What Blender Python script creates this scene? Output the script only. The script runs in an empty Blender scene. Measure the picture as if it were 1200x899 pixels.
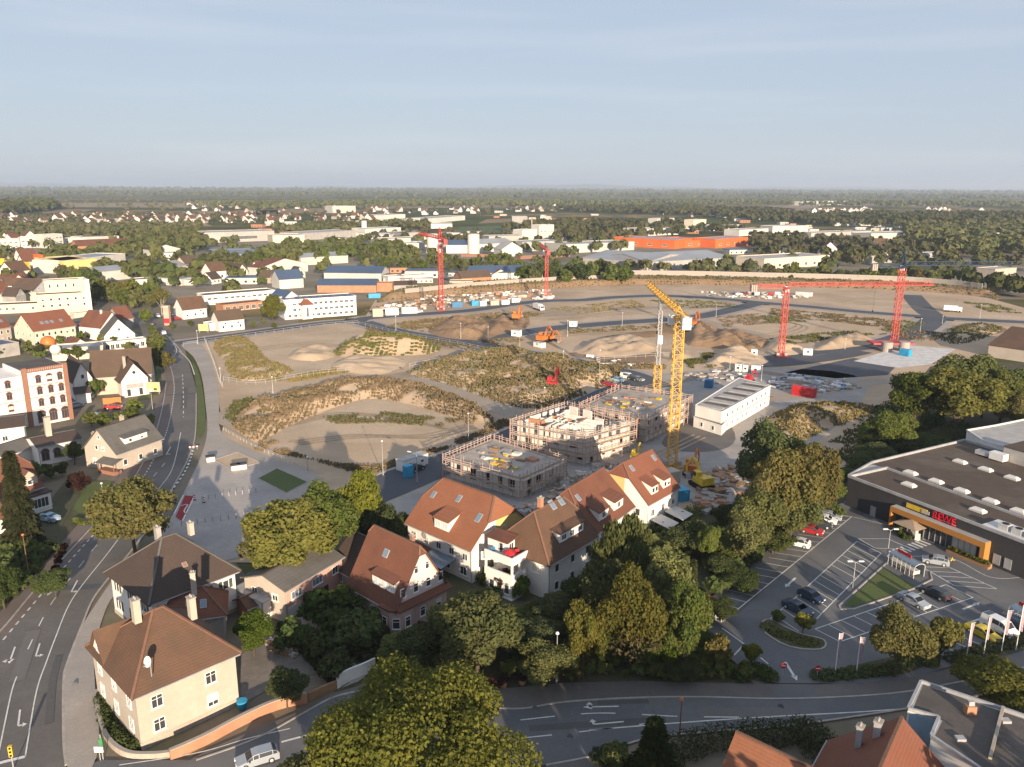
import bpy, bmesh, math, random
import numpy as np
from mathutils import Vector, Matrix
R = math.radians
rnd = random.Random(7)
SC = bpy.context.scene
COL = SC.collection
# ---------------------------------------------------------------- camera, sky, sun, exposure
HC, PITCH, ROLL, LENS = 62.0, R(13.85), R(0.25), 28.0
cam = bpy.data.cameras.new('camera'); cam.lens = LENS; cam.sensor_width = 36; cam.clip_start = 1; cam.clip_end = 80000
cob = bpy.data.objects.new('camera', cam); COL.objects.link(cob)
cob.matrix_world = Matrix.Translation((0, 0, HC)) @ Matrix.Rotation(R(90) - PITCH, 4, 'X') @ Matrix.Rotation(ROLL, 4, 'Z')
SC.camera = cob
SUN_EL, SUN_AZ = R(11.8), R(163)          # azimuth clockwise from +Y (behind the camera, a little to the right)
W = bpy.data.worlds.new("World"); SC.world = W; W.use_nodes = True
nt = W.node_tree; nt.nodes.clear()
sky = nt.nodes.new('ShaderNodeTexSky'); sky.sky_type = 'NISHITA'; sky.sun_disc = False
sky.sun_elevation = SUN_EL; sky.sun_rotation = SUN_AZ
sky.altitude = 200; sky.air_density = 1.0; sky.dust_density = 0.6; sky.ozone_density = 1.0
bg = nt.nodes.new('ShaderNodeBackground'); bg.inputs[1].default_value = 0.096
wo = nt.nodes.new('ShaderNodeOutputWorld')
hs = nt.nodes.new('ShaderNodeHueSaturation'); hs.inputs['Saturation'].default_value = 1.05; hs.inputs['Value'].default_value = 1
nt.links.new(sky.outputs[0], hs.inputs['Color']); mx = nt.nodes.new('ShaderNodeMix'); mx.data_type = 'RGBA'; mx.inputs['Factor'].default_value = .9; mx.inputs[7].default_value = (1.98, 2.3, 2.88, 1)
nt.links.new(hs.outputs[0], mx.inputs[6]); 
wt = nt.nodes.new('ShaderNodeTexCoord'); wm = nt.nodes.new('ShaderNodeMapping'); wm.inputs['Scale'].default_value = (1.2, 1.2, 16); wn = nt.nodes.new('ShaderNodeTexNoise'); wn.inputs['Scale'].default_value = 1.6; wn.inputs['Detail'].default_value = 6
wr = nt.nodes.new('ShaderNodeMapRange'); wr.inputs[1].default_value = .5; wr.inputs[2].default_value = .75; wr.inputs[4].default_value = .16
wx = nt.nodes.new('ShaderNodeMix'); wx.data_type = 'RGBA'; wx.inputs[7].default_value = (4.2, 4.2, 4.2, 1)       # thin streaks of high cloud
nt.links.new(wt.outputs['Generated'], wm.inputs[0]); nt.links.new(wm.outputs[0], wn.inputs['Vector']); nt.links.new(wn.outputs['Fac'], wr.inputs[0]); nt.links.new(wr.outputs[0], wx.inputs['Factor'])
nt.links.new(mx.outputs[2], wx.inputs[6]); nt.links.new(wx.outputs[2], bg.inputs[0]); nt.links.new(bg.outputs[0], wo.inputs[0])
sd = Vector((math.sin(SUN_AZ) * math.cos(SUN_EL), math.cos(SUN_AZ) * math.cos(SUN_EL), math.sin(SUN_EL)))
sl = bpy.data.lights.new('sun', 'SUN'); sl.energy = 3.9; sl.angle = R(0.5); sl.color = (1.0, 0.81, 0.59)
so = bpy.data.objects.new('sun', sl); COL.objects.link(so); so.rotation_euler = (-sd).to_track_quat('-Z', 'Y').to_euler()
so.location = (0, -50, 200)
SC.view_settings.view_transform = 'Standard'; SC.view_settings.look = 'None'; SC.view_settings.gamma = 1
SC.view_settings.use_curve_mapping = False; SC.view_settings.exposure = 1.3
cy = SC.cycles
cy.max_bounces = 4; cy.diffuse_bounces = 3; cy.glossy_bounces = 2; cy.transmission_bounces = 3; cy.volume_bounces = 1; cy.transparent_max_bounces = 4
# ---------------------------------------------------------------- pixel of the photograph (1200 x 899) -> point of the ground
F = LENS / 36 * 1200
_cp, _sp, _cr, _sr = math.cos(PITCH), math.sin(PITCH), math.cos(ROLL), math.sin(ROLL)
def ray(x, y):
    u = (x - 600) / F; v = -(y - 449.5) / F
    u, v = u * _cr - v * _sr, u * _sr + v * _cr
    return u, _cp + v * _sp, -_sp + v * _cp
def G(x, y, z=0.0):
    r = ray(x, y); t = (z - HC) / r[2]
    return Vector((r[0] * t, r[1] * t, z))
def HT(b, y2):
    r = ray(600, y2); return HC + r[2] * b[1] / r[1]
def PXM(p): return F / (p[1] * _cp + (HC - p[2]) * _sp)
def spline(p, n=6, closed=False):
    p = [Vector(q) for q in p]; o = []
    m = len(p)
    for i in range(m if closed else m - 1):
        a, b, c, d = (p[(i - 1) % m] if closed or i else p[0]), p[i], p[(i + 1) % m], (p[(i + 2) % m] if closed or i + 2 < m else p[-1])
        for k in range(n):
            t = k / n
            o.append(0.5 * ((2 * b) + (c - a) * t + (2 * a - 5 * b + 4 * c - d) * t * t + (3 * b - a - 3 * c + d) * t ** 3))
    if not closed: o.append(p[-1])
    return o
# ---------------------------------------------------------------- objects
def tag(o, label=None, cat=None, group=None, kind=None):
    if label: o['label'] = label
    if cat: o['category'] = cat
    if group: o['group'] = group
    if kind: o['kind'] = kind
    return o
def thing(name, label, cat, loc=(0, 0, 0), rz=0.0, group=None):
    o = bpy.data.objects.new(name, None); COL.objects.link(o); o.empty_display_size = .5
    o.location = loc; o.rotation_euler = (0, 0, rz)
    return tag(o, label, cat, group)
def inst(name, me, parent=None, loc=(0, 0, 0), rz=0.0, sc=None):
    o = bpy.data.objects.new(name, me); COL.objects.link(o)
    if parent: o.parent = parent
    o.location = loc; o.rotation_euler = (0, 0, rz)
    if sc: o.scale = sc if hasattr(sc, '__len__') else (sc, sc, sc)
    return o
def copy_tree(o, parent=None):
    c = o.copy(); COL.objects.link(c); c.parent = parent
    for ch in list(o.children): copy_tree(ch, c)
    return c
class MB:
    def __init__(s): s.v = []; s.f = []; s.m = []
    def add(s, vs, fs, mi=0):
        n = len(s.v); s.v += [tuple(v) for v in vs]
        for f in fs: s.f.append([i + n for i in f]); s.m.append(mi)
    def box(s, c, d, rz=0.0, mi=0):
        hx, hy, hz = d[0] / 2, d[1] / 2, d[2] / 2; co, si = math.cos(rz), math.sin(rz); vs = []
        for z in (-hz, hz):
            for x, y in ((-hx, -hy), (hx, -hy), (hx, hy), (-hx, hy)): vs.append((c[0] + x * co - y * si, c[1] + x * si + y * co, c[2] + z))
        s.add(vs, [(3, 2, 1, 0), (4, 5, 6, 7), (0, 1, 5, 4), (1, 2, 6, 5), (2, 3, 7, 6), (3, 0, 4, 7)], mi); return s
    def bx(s, x0, y0, z0, x1, y1, z1, mi=0): return s.box(((x0 + x1) / 2, (y0 + y1) / 2, (z0 + z1) / 2), (abs(x1 - x0), abs(y1 - y0), abs(z1 - z0)), 0, mi)
    def prism(s, pts, z0, z1, mi=0, cap=True):
        n = len(pts); vs = [(p[0], p[1], z0) for p in pts] + [(p[0], p[1], z1) for p in pts]
        fs = [(i, (i + 1) % n, n + (i + 1) % n, n + i) for i in range(n)]
        if cap: fs += [tuple(range(n - 1, -1, -1)), tuple(range(n, 2 * n))]
        s.add(vs, fs, mi); return s
    def bar(s, p, q, w, h=None, mi=0):
        p, q = Vector(p), Vector(q); d = q - p
        if d.length < 1e-6: return s
        h = h or w; d.normalize(); u = d.cross(Vector((0, 0, 1)))
        if u.length < 1e-3: u = Vector((1, 0, 0))
        u.normalize(); t = u.cross(d); vs = []
        for e in (p, q):
            for a, b in ((-1, -1), (1, -1), (1, 1), (-1, 1)): vs.append(e + u * (a * w / 2) + t * (b * h / 2))
        s.add(vs, [(3, 2, 1, 0), (4, 5, 6, 7), (0, 1, 5, 4), (1, 2, 6, 5), (2, 3, 7, 6), (3, 0, 4, 7)], mi); return s
    def cyl(s, p, q, r0, r1=None, n=10, mi=0):
        r1 = r0 if r1 is None else r1
        p, q = Vector(p), Vector(q); d = (q - p).normalized(); u = d.orthogonal().normalized(); t = d.cross(u); vs = []
        for e, r in ((p, r0), (q, r1)):
            for k in range(n):
                a = 2 * math.pi * k / n; vs.append(e + u * (math.cos(a) * r) + t * (math.sin(a) * r))
        fs = [(k, (k + 1) % n, n + (k + 1) % n, n + k) for k in range(n)] + [tuple(range(n - 1, -1, -1)), tuple(range(n, 2 * n))]
        s.add(vs, fs, mi); return s
    def poly(s, pts, mi=0): s.add(pts, [tuple(range(len(pts)))], mi); return s
    def slab(s, vs, fs, t, mi=0):       # a sheet given its top, thickened downwards
        n = len(vs); cnt = {}
        for f in fs:
            for a, b in zip(f, list(f[1:]) + [f[0]]): cnt[(a, b)] = 1
        allf = [tuple(f) for f in fs] + [tuple(i + n for i in reversed(f)) for f in fs]
        for (a, b) in cnt:
            if (b, a) not in cnt: allf.append((b, a, a + n, b + n))
        s.add([tuple(v) for v in vs] + [(v[0], v[1], v[2] - t) for v in vs], allf, mi); return s
    def mesh(s, name, mats, smooth=False, fix=True):
        me = bpy.data.meshes.new(name); me.from_pydata(s.v, [], s.f)
        for m in (mats if isinstance(mats, (list, tuple)) else [mats]): me.materials.append(m)
        if any(s.m): me.polygons.foreach_set('material_index', s.m)
        if fix:
            b = bmesh.new(); b.from_mesh(me); bmesh.ops.recalc_face_normals(b, faces=b.faces); b.to_mesh(me); b.free()
        if smooth: me.shade_smooth()
        return me
    def obj(s, name, mats, parent=None, loc=(0, 0, 0), rz=0.0, smooth=False, fix=True):
        return inst(name, s.mesh(name, mats, smooth, fix), parent, loc, rz)
def np_mesh(name, V, Q, mats, mi=None, smooth=False):
    me = bpy.data.meshes.new(name); V = np.asarray(V, np.float32); Q = np.asarray(Q, np.int32); k = Q.shape[1]
    me.vertices.add(len(V)); me.vertices.foreach_set('co', V.ravel())
    me.loops.add(Q.size); me.loops.foreach_set('vertex_index', Q.ravel())
    me.polygons.add(len(Q)); me.polygons.foreach_set('loop_start', np.arange(0, Q.size, k, dtype=np.int32))
    try: me.polygons.foreach_set('loop_total', np.full(len(Q), k, np.int32))
    except Exception: pass
    for m in (mats if isinstance(mats, (list, tuple)) else [mats]): me.materials.append(m)
    if mi is not None: me.polygons.foreach_set('material_index', np.asarray(mi, np.int32))
    me.update(calc_edges=True); me.validate()
    if smooth: me.shade_smooth()
    return me
# ---------------------------------------------------------------- materials
def _new(name):
    m = bpy.data.materials.new(name); m.use_nodes = True; n = m.node_tree; n.nodes.clear()
    o = n.nodes.new('ShaderNodeOutputMaterial'); return m, n, o
def _mix(n, f, a, b):
    x = n.nodes.new('ShaderNodeMix'); x.data_type = 'RGBA'
    if hasattr(f, 'is_linked') or not isinstance(f, (int, float)): n.links.new(f, x.inputs['Factor'])
    else: x.inputs['Factor'].default_value = f
    for s, k in ((a, 6), (b, 7)):
        if isinstance(s, (tuple, list)): x.inputs[k].default_value = (*s[:3], 1)
        else: n.links.new(s, x.inputs[k])
    return x.outputs[2]
def _noise(n, co, scale, detail=4, rough=.6, lo=.35, hi=.65):
    t = n.nodes.new('ShaderNodeTexNoise'); t.inputs['Scale'].default_value = scale; t.inputs['Detail'].default_value = detail
    t.inputs['Roughness'].default_value = rough; n.links.new(co, t.inputs['Vector'])
    r = n.nodes.new('ShaderNodeMapRange'); r.inputs[1].default_value = lo; r.inputs[2].default_value = hi
    n.links.new(t.outputs['Fac'], r.inputs[0]); return r.outputs[0]
def mat(name, col, col2=None, scale=.6, fine=6.0, rough=.85, bump=.0, bscale=None, spec=.25, metal=0.0, tiles=0.0, var=.18, stain=None, rand=0.0):
    m, n, o = _new(name)
    p = n.nodes.new('ShaderNodeBsdfPrincipled'); n.links.new(p.outputs[0], o.inputs[0])
    tc = n.nodes.new('ShaderNodeTexCoord'); co = tc.outputs['Object']
    c2 = col2 or tuple(c * (1 - var) for c in col); c1 = col if col2 else tuple(min(1, c * (1 + var)) for c in col)
    a = _mix(n, _noise(n, co, scale), c1, c2)
    d = tuple(c * .72 for c in col)
    f = n.nodes.new('ShaderNodeMath'); f.operation = 'MULTIPLY'; f.inputs[1].default_value = .18 if var < .11 else .55
    n.links.new(_noise(n, co, fine, 3), f.inputs[0]); a = _mix(n, f.outputs[0], a, d)
    if stain:
        f2 = n.nodes.new('ShaderNodeMath'); f2.operation = 'MULTIPLY'; f2.inputs[1].default_value = .85
        n.links.new(_noise(n, co, scale * .55, 5, .7, .48, .68), f2.inputs[0]); a = _mix(n, f2.outputs[0], a, stain)
    if rand:
        oi = n.nodes.new('ShaderNodeObjectInfo'); h = n.nodes.new('ShaderNodeHueSaturation'); n.links.new(a, h.inputs['Color'])
        r = n.nodes.new('ShaderNodeMapRange'); r.inputs[3].default_value = 1 - rand; r.inputs[4].default_value = 1 + rand
        n.links.new(oi.outputs['Random'], r.inputs[0]); n.links.new(r.outputs[0], h.inputs['Value']); a = h.outputs[0]
    hgt = None
    if tiles:
        w = n.nodes.new('ShaderNodeTexWave'); w.wave_type = 'BANDS'; w.bands_direction = 'Z'; w.wave_profile = 'SAW'
        w.inputs['Scale'].default_value = .314 / tiles; w.inputs['Distortion'].default_value = .4; w.inputs['Detail'].default_value = 1
        n.links.new(co, w.inputs['Vector'])
        f3 = n.nodes.new('ShaderNodeMath'); f3.operation = 'MULTIPLY'; f3.inputs[1].default_value = .35; n.links.new(w.outputs['Fac'], f3.inputs[0])
        a = _mix(n, f3.outputs[0], a, tuple(c * .5 for c in col)); hgt = w.outputs['Fac']
    n.links.new(a, p.inputs['Base Color']); p.inputs['Roughness'].default_value = rough
    p.inputs['Specular IOR Level'].default_value = spec; p.inputs['Metallic'].default_value = metal
    if bump:
        b = n.nodes.new('ShaderNodeBump'); b.inputs['Strength'].default_value = min(1, bump); b.inputs['Distance'].default_value = .12 if not tiles else .05
        if hgt is None: hgt = _noise(n, co, bscale or fine, 5, .65, 0, 1)
        n.links.new(hgt, b.inputs['Height']); n.links.new(b.outputs[0], p.inputs['Normal'])
    return m
def leafmat(name, c1, c2, c3=None, scale=.35, trans=.42):
    m, n, o = _new(name)
    tc = n.nodes.new('ShaderNodeTexCoord'); oi = n.nodes.new('ShaderNodeObjectInfo')
    a = _mix(n, _noise(n, tc.outputs['Object'], scale, 3, .6, .38, .62), c1, c2)
    if c3: a = _mix(n, _noise(n, tc.outputs['Object'], scale * 5, 2, .5, .5, .75), a, c3)
    h = n.nodes.new('ShaderNodeHueSaturation'); n.links.new(a, h.inputs['Color'])
    for lo, hi, k in ((.475, .515, 'Hue'), (.72, 1.25, 'Value'), (.8, 1.1, 'Saturation')):
        r = n.nodes.new('ShaderNodeMapRange'); r.inputs[3].default_value = lo; r.inputs[4].default_value = hi
        if k == 'Value':
            mm = n.nodes.new('ShaderNodeMath'); mm.operation = 'MULTIPLY'; mm.inputs[1].default_value = 7.13; fr = n.nodes.new('ShaderNodeMath'); fr.operation = 'FRACT'
            n.links.new(oi.outputs['Random'], mm.inputs[0]); n.links.new(mm.outputs[0], fr.inputs[0]); n.links.new(fr.outputs[0], r.inputs[0])
        else: n.links.new(oi.outputs['Random'], r.inputs[0])
        n.links.new(r.outputs[0], h.inputs[k])
    d = n.nodes.new('ShaderNodeBsdfDiffuse'); t = n.nodes.new('ShaderNodeBsdfTranslucent'); x = n.nodes.new('ShaderNodeMixShader'); x.inputs[0].default_value = trans
    n.links.new(h.outputs[0], d.inputs[0]); n.links.new(h.outputs[0], t.inputs[0])
    n.links.new(d.outputs[0], x.inputs[1]); n.links.new(t.outputs[0], x.inputs[2]); n.links.new(x.outputs[0], o.inputs[0])
    return m
def glassmat(name, col, rough=.08):
    m, n, o = _new(name); p = n.nodes.new('ShaderNodeBsdfPrincipled'); p.inputs['Base Color'].default_value = (*col, 1)
    p.inputs['Roughness'].default_value = rough; p.inputs['Specular IOR Level'].default_value = .6; n.links.new(p.outputs[0], o.inputs[0]); return m
M = {}
M['sand'] = mat('sand', (.57, .43, .30), (.42, .30, .195), .03, .5, .95, .6, 1.2, stain=(.34, .25, .165))
M['sand2'] = mat('pale_sand', (.57, .44, .31), (.48, .355, .24), .06, 1.0, .95, .6, 1.5, stain=(.37, .285, .2))
M['earth'] = mat('brown_earth', (.27, .17, .10), (.34, .23, .14), .08, .8, .95, .8, .8, stain=(.2, .125, .07))
M['track'] = mat('dirt_track', (.40, .335, .27), (.35, .285, .22), .08, 1.2, .95, .3, 2)
M['gravel'] = mat('grey_gravel', (.38, .355, .335), (.30, .275, .255), .1, 1.2, .95, .5, 3, stain=(.44, .38, .31))
M['asphalt'] = mat('asphalt', (.155, .142, .132), (.125, .115, .108), .08, 2.5, .85, .15, 8, stain=(.20, .178, .158))
M['asphalt_new'] = mat('dark_asphalt', (.10, .106, .12), (.082, .087, .10), .05, 2.5, .85, .15, 8)
M['asphalt_lot'] = mat('lot_asphalt', (.145, .147, .155), (.118, .12, .128), .09, 3, .85, .15, 8, stain=(.18, .17, .16))
M['bike'] = mat('reddish_asphalt', (.19, .15, .13), (.16, .128, .112), .12, 3, .9, .1)
M['pave'] = mat('pale_paving', (.42, .37, .325), (.35, .31, .275), .12, 2.2, .9, .25, 4, stain=(.30, .27, .24))
M['plaza'] = mat('plaza_paving', (.44, .395, .36), (.37, .335, .31), .1, 1.6, .9, .2, 3, stain=(.27, .25, .24))
M['kerb'] = mat('kerb_stone', (.4, .36, .32), scale=.8)
M['paint'] = mat('road_paint', (.68, .66, .62), scale=1.5, fine=8, var=.15)
M['redpaint'] = mat('red_paint', (.30, .035, .04), scale=1)
M['lawn'] = mat('lawn', (.095, .125, .04), (.12, .135, .05), .15, 3, .95, .6, 5)
M['gardensoil'] = mat('garden_ground', (.075, .08, .04), (.12, .10, .065), .2, 2, .95, .8, 3)
M['yard'] = mat('yard_ground', (.23, .19, .145), (.16, .135, .10), .06, .7, .95, .3, 2, stain=(.11, .115, .06))
M['indu'] = mat('industrial_ground', (.30, .25, .19), (.19, .165, .12), .02, .2, .95, stain=(.10, .11, .05))
M['white'] = mat('white_render', (.74, .71, .67), scale=.25, fine=2, var=.06, rough=.9)
M['offwhite'] = mat('off_white_wall', (.55, .53, .49), scale=.1, fine=1, var=.1, rough=.9, rand=.12)
M['cream'] = mat('cream_render', (.45, .39, .33), scale=.25, fine=2, var=.08, rough=.9)
M['yellowr'] = mat('yellow_render', (.66, .5, .2), scale=.25, fine=2, var=.08, rough=.9)
M['ochre'] = mat('ochre_render', (.66, .46, .2), scale=.25, fine=2, var=.06, rough=.9)
M['pink'] = mat('pink_render', (.52, .37, .33), scale=.25, fine=2, var=.1, rough=.9)
M['palepink'] = mat('pale_pink_render', (.62, .53, .51), scale=.3, fine=2, var=.08, rough=.9)
M['salmon'] = mat('salmon_render', (.55, .33, .27), scale=.25, fine=2, var=.1, rough=.9)
M['beige'] = mat('beige_render', (.62, .54, .43), scale=.2, fine=1.5, var=.08, rough=.9)
M['greyw'] = mat('grey_wall', (.36, .34, .33), scale=.3, fine=2, rough=.9)
M['plinth'] = mat('plinth', (.42, .36, .30), scale=.4, fine=3)
M['brick'] = mat('red_brick', (.31, .155, .11), (.26, .13, .09), .5, 6, .9)
M['brickwall'] = mat('orange_brick', (.46, .24, .15), (.38, .18, .11), .4, 5, .9)
M['r_red'] = mat('red_tiles', (.25, .10, .063), (.20, .082, .052), .25, 3, .8, .7, tiles=.24, stain=(.22, .075, .04))
M['r_orange'] = mat('orange_tiles', (.31, .128, .072), (.265, .108, .06), .3, 3, .8, .8, tiles=.24)
M['r_brown'] = mat('brown_tiles', (.16, .09, .058), (.115, .07, .048), .3, 3, .85, .7, tiles=.22, stain=(.09, .065, .048))
M['r_rust'] = mat('rust_tiles', (.21, .088, .055), (.16, .07, .048), .3, 3, .85, .7, tiles=.22, stain=(.12, .06, .042))
M['r_dark'] = mat('dark_tiles', (.092, .066, .055), (.075, .055, .047), .3, 3, .8, .6, tiles=.22)
M['ridge'] = mat('ridge_tile', (.21, .11, .075), (.16, .09, .062), 1, 4)
M['r_grey'] = mat('grey_tiles', (.155, .145, .135), (.12, .112, .106), .4, 3, .85, .6, tiles=.22, stain=(.09, .085, .08))
M['r_tan'] = mat('tan_brown_tiles', (.135, .092, .066), (.11, .076, .056), .2, 2, .85, .6, tiles=.22)
M['r_felt'] = mat('roof_felt', (.12, .105, .095), (.085, .075, .07), .25, 3, .9, .3, 5, stain=(.16, .135, .115))
M['r_gravel'] = mat('gravel_roof', (.115, .086, .066), (.08, .062, .05), .12, 2.5, .95, .4, 6, stain=(.15, .12, .095))
M['r_metal'] = mat('metal_roof', (.30, .31, .33), scale=.06, fine=.6, rough=.5, spec=.5, var=.1)
M['r_light'] = mat('pale_roof', (.42, .40, .38), scale=.05, fine=.5, rough=.7, var=.12)
M['r_white'] = mat('white_roof', (.62, .6, .57), scale=.05, fine=.5, rough=.7, var=.08)
M['r_blue'] = mat('blue_roof', (.065, .10, .17), (.05, .08, .14), .05, .8, .45, spec=.5)
M['solar'] = mat('solar_panels', (.03, .045, .10), (.04, .055, .115), .4, 2, .3, spec=.5)
M['metal'] = mat('grey_metal', (.35, .35, .36), rough=.5, spec=.5)
M['steel'] = mat('galvanised_steel', (.5, .5, .5), rough=.45, spec=.5)
M['dark'] = mat('dark_cladding', (.055, .055, .06), (.045, .045, .05), .3, 2, .7)
M['black'] = mat('black_rubber', (.02, .02, .02))
M['orange'] = mat('orange_cladding', (.40, .18, .045), scale=.2, var=.08)
M['orangered'] = mat('orange_red_cladding', (.58, .13, .035), scale=.05, var=.1)
M['wood'] = mat('wood', (.33, .2, .11), (.26, .155, .085), 1, 6)
M['plank'] = mat('scaffold_plank', (.52, .42, .34), (.43, .34, .27), 1, 6, rand=.15)
M['scaf'] = mat('scaffold_tube', (.48, .31, .27), rough=.6)
M['conc'] = mat('concrete', (.40, .36, .32), (.34, .305, .275), .3, 2.5, .9, .2)
M['concd'] = mat('concrete_deck', (.46, .40, .34), (.37, .32, .275), .35, 2, .9, .2, stain=(.22, .19, .165))
M['block'] = mat('pale_blockwork', (.72, .67, .61), (.63, .58, .52), .4, 3, .9)
M['cr_red'] = mat('crane_red', (.50, .055, .045), rough=.5, spec=.4)
M['cr_yel'] = mat('crane_yellow', (.62, .35, .05), rough=.5, spec=.4)
M['cr_blue'] = mat('crane_blue', (.03, .055, .095), rough=.5)
M['red'] = mat('red_enamel', (.48, .025, .03), rough=.45, spec=.4)
M['blue'] = mat('blue_enamel', (.03, .16, .34), rough=.5, spec=.4)
M['bluebr'] = mat('bright_blue', (.03, .30, .52), rough=.5, spec=.4)
M['yellow'] = mat('yellow_enamel', (.66, .45, .04), rough=.45, spec=.4)
M['orangem'] = mat('machine_orange', (.55, .17, .04), rough=.5, spec=.4)
M['whitep'] = mat('white_enamel', (.75, .74, .72), rough=.5, spec=.4, var=.05)
M['green'] = mat('green_enamel', (.05, .22, .08), rough=.5)
M['glass'] = glassmat('window_glass', (.045, .05, .06))
M['glassl'] = glassmat('sky_glass', (.16, .21, .27), .15)
M['shutter'] = mat('window_shutter', (.62, .58, .54), var=.05)
M['frame'] = mat('window_frame', (.76, .74, .71), var=.03)
M['dshutter'] = mat('dark_shutter', (.07, .085, .075))
M['bark'] = mat('bark', (.10, .075, .055), (.07, .055, .04), 1, 6, .95)
M['barkp'] = mat('pale_bark', (.38, .33, .27), (.28, .24, .2), 1, 6, .95)
M['weed'] = leafmat('dry_weeds', (.20, .15, .078), (.14, .118, .055), (.28, .21, .12), .12, .1)
M['weedg'] = leafmat('green_weeds', (.085, .105, .03), (.13, .125, .045), (.17, .13, .055), .12, .1)
M['flower'] = mat('red_flowers', (.42, .04, .05), scale=4)
M['lf_green'] = leafmat('leaf_green', (.10, .145, .036), (.14, .168, .042), (.19, .195, .055))
M['lf_dark'] = leafmat('leaf_dark', (.075, .105, .038), (.098, .122, .044), (.13, .14, .052))
M['lf_olive'] = leafmat('leaf_olive', (.155, .175, .048), (.118, .145, .042), (.21, .21, .062))
M['lf_yel'] = leafmat('leaf_yellowing', (.185, .182, .042), (.135, .148, .036), (.24, .215, .055))
M['lf_aut'] = leafmat('leaf_autumn', (.17, .148, .046), (.135, .138, .042), (.215, .16, .052))
M['lf_red'] = leafmat('leaf_purple', (.07, .03, .028), (.05, .03, .02))
M['lf_con'] = leafmat('needles', (.04, .058, .022), (.06, .07, .026), (.085, .085, .032))
M['lf_wil'] = leafmat('leaf_willow', (.10, .115, .04), (.075, .09, .03), (.14, .14, .05))
M['lf_far'] = leafmat('far_leaf', (.075, .09, .036), (.105, .108, .042), (.15, .135, .06), .02, .15)
M['rut'] = mat('wheel_ruts', (.33, .25, .175), (.42, .33, .24), .3, 2)
M['patch'] = mat('asphalt_patch_dark', (.105, .10, .098), (.12, .115, .112), .4, 4); M['patch2'] = mat('asphalt_patch_pale', (.18, .165, .155), (.155, .145, .14), .4, 4)
# ---------------------------------------------------------------- ground
def px(pts, z=0.0): return [G(p[0], p[1], z) for p in pts]
def sheet(name, pts, z, m, sm=0, world=False):
    P = pts if world else px(pts)
    if sm: P = spline(P, sm, True)
    mb = MB(); mb.poly([(p[0], p[1], z) for p in P])
    o = mb.obj(name, M[m] if isinstance(m, str) else m, fix=False)
    if o.data.polygons[0].normal.z < 0: o.data.flip_normals()
    return tag(o, kind='structure')
def band(name, L, Rr, z, m, sm=6):
    a = spline(px(L), sm); b = spline(px(Rr), sm)
    return sheet(name, a + b[::-1], z, m, 0, True)
def ribbon(name, pts, w, z, m, sm=6, kind='structure'):
    P = spline(px(pts), sm) if sm else px(pts)
    mb = MB(); vs = []
    for i, p in enumerate(P):
        d = (P[min(i + 1, len(P) - 1)] - P[max(i - 1, 0)]); n = Vector((-d.y, d.x, 0)).normalized() * w / 2
        vs += [(p.x - n.x, p.y - n.y, z), (p.x + n.x, p.y + n.y, z)]
    mb.add(vs, [(2 * i, 2 * i + 2, 2 * i + 3, 2 * i + 1) for i in range(len(P) - 1)])
    o = mb.obj(name, M[m], fix=False); o.data.update()
    if o.data.polygons[0].normal.z < 0: o.data.flip_normals()
    return tag(o, kind=kind)
def kerbline(pts, w=.28, h=.13, sm=6, z=0.0, m='kerb', name='kerb'):
    P = spline(px(pts), sm) if sm else px(pts); mb = MB(); vs = []
    for i, p in enumerate(P):
        d = (P[min(i + 1, len(P) - 1)] - P[max(i - 1, 0)]); n = Vector((-d.y, d.x, 0)).normalized() * w / 2
        for s in (-1, 1):
            for zz in (z, z + h): vs.append((p.x + s * n.x, p.y + s * n.y, zz))
    fs = []
    for i in range(len(P) - 1):
        a = 4 * i; b = a + 4
        fs += [(a + 1, b + 1, b + 3, a + 3), (a, b, b + 1, a + 1), (a + 2, a + 3, b + 3, b + 2)]
    fs += [(0, 1, 3, 2), (len(vs) - 4, len(vs) - 2, len(vs) - 1, len(vs) - 3)]
    mb.add(vs, fs); return tag(mb.obj(name, M[m]), kind='structure')
# base sheet: fields out to the horizon
def field_mat():
    m, n, o = _new('fields'); p = n.nodes.new('ShaderNodeBsdfDiffuse'); n.links.new(p.outputs[0], o.inputs[0])
    tc = n.nodes.new('ShaderNodeTexCoord'); mp = n.nodes.new('ShaderNodeMapping'); mp.inputs['Scale'].default_value = (1 / 420, 1 / 230, 1); mp.inputs['Rotation'].default_value = (0, 0, .5)
    n.links.new(tc.outputs['Object'], mp.inputs[0]); v = n.nodes.new('ShaderNodeTexVoronoi'); v.inputs['Scale'].default_value = 1; v.distance = 'CHEBYCHEV'; v.inputs['Randomness'].default_value = .8
    n.links.new(mp.outputs[0], v.inputs['Vector']); r = n.nodes.new('ShaderNodeValToRGB'); s = n.nodes.new('ShaderNodeSeparateColor'); n.links.new(v.outputs['Color'], s.inputs[0]); n.links.new(s.outputs[0], r.inputs[0])
    r.color_ramp.interpolation = 'CONSTANT'; e = r.color_ramp.elements
    cols = [(0, (.09, .10, .045)), (.26, (.15, .135, .06)), (.42, (.34, .24, .135)), (.66, (.10, .11, .05)), (.76, (.30, .22, .13)), (.9, (.10, .13, .045))]
    e[0].position = 0; e[0].color = (*cols[0][1], 1); e[1].position = cols[1][0]; e[1].color = (*cols[1][1], 1)
    for q, c in cols[2:]: k = e.new(q); k.color = (*c, 1)
    a = _mix(n, _noise(n, tc.outputs['Object'], .01, 5), r.outputs[0], (.06, .07, .03)); n.links.new(a, p.inputs[0]); return m
M['fields'] = field_mat()
_x = np.unique(np.concatenate([s * np.array([0, 20, 40, 60, 80, 100, 130, 160, 200, 260, 330, 420, 520, 660, 840, 1060, 1340, 1700, 2150, 2700, 3400, 4300, 5400, 6800, 8600, 11000, 14000, 18000, 23000, 30000.]) for s in (-1, 1)]))
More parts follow.
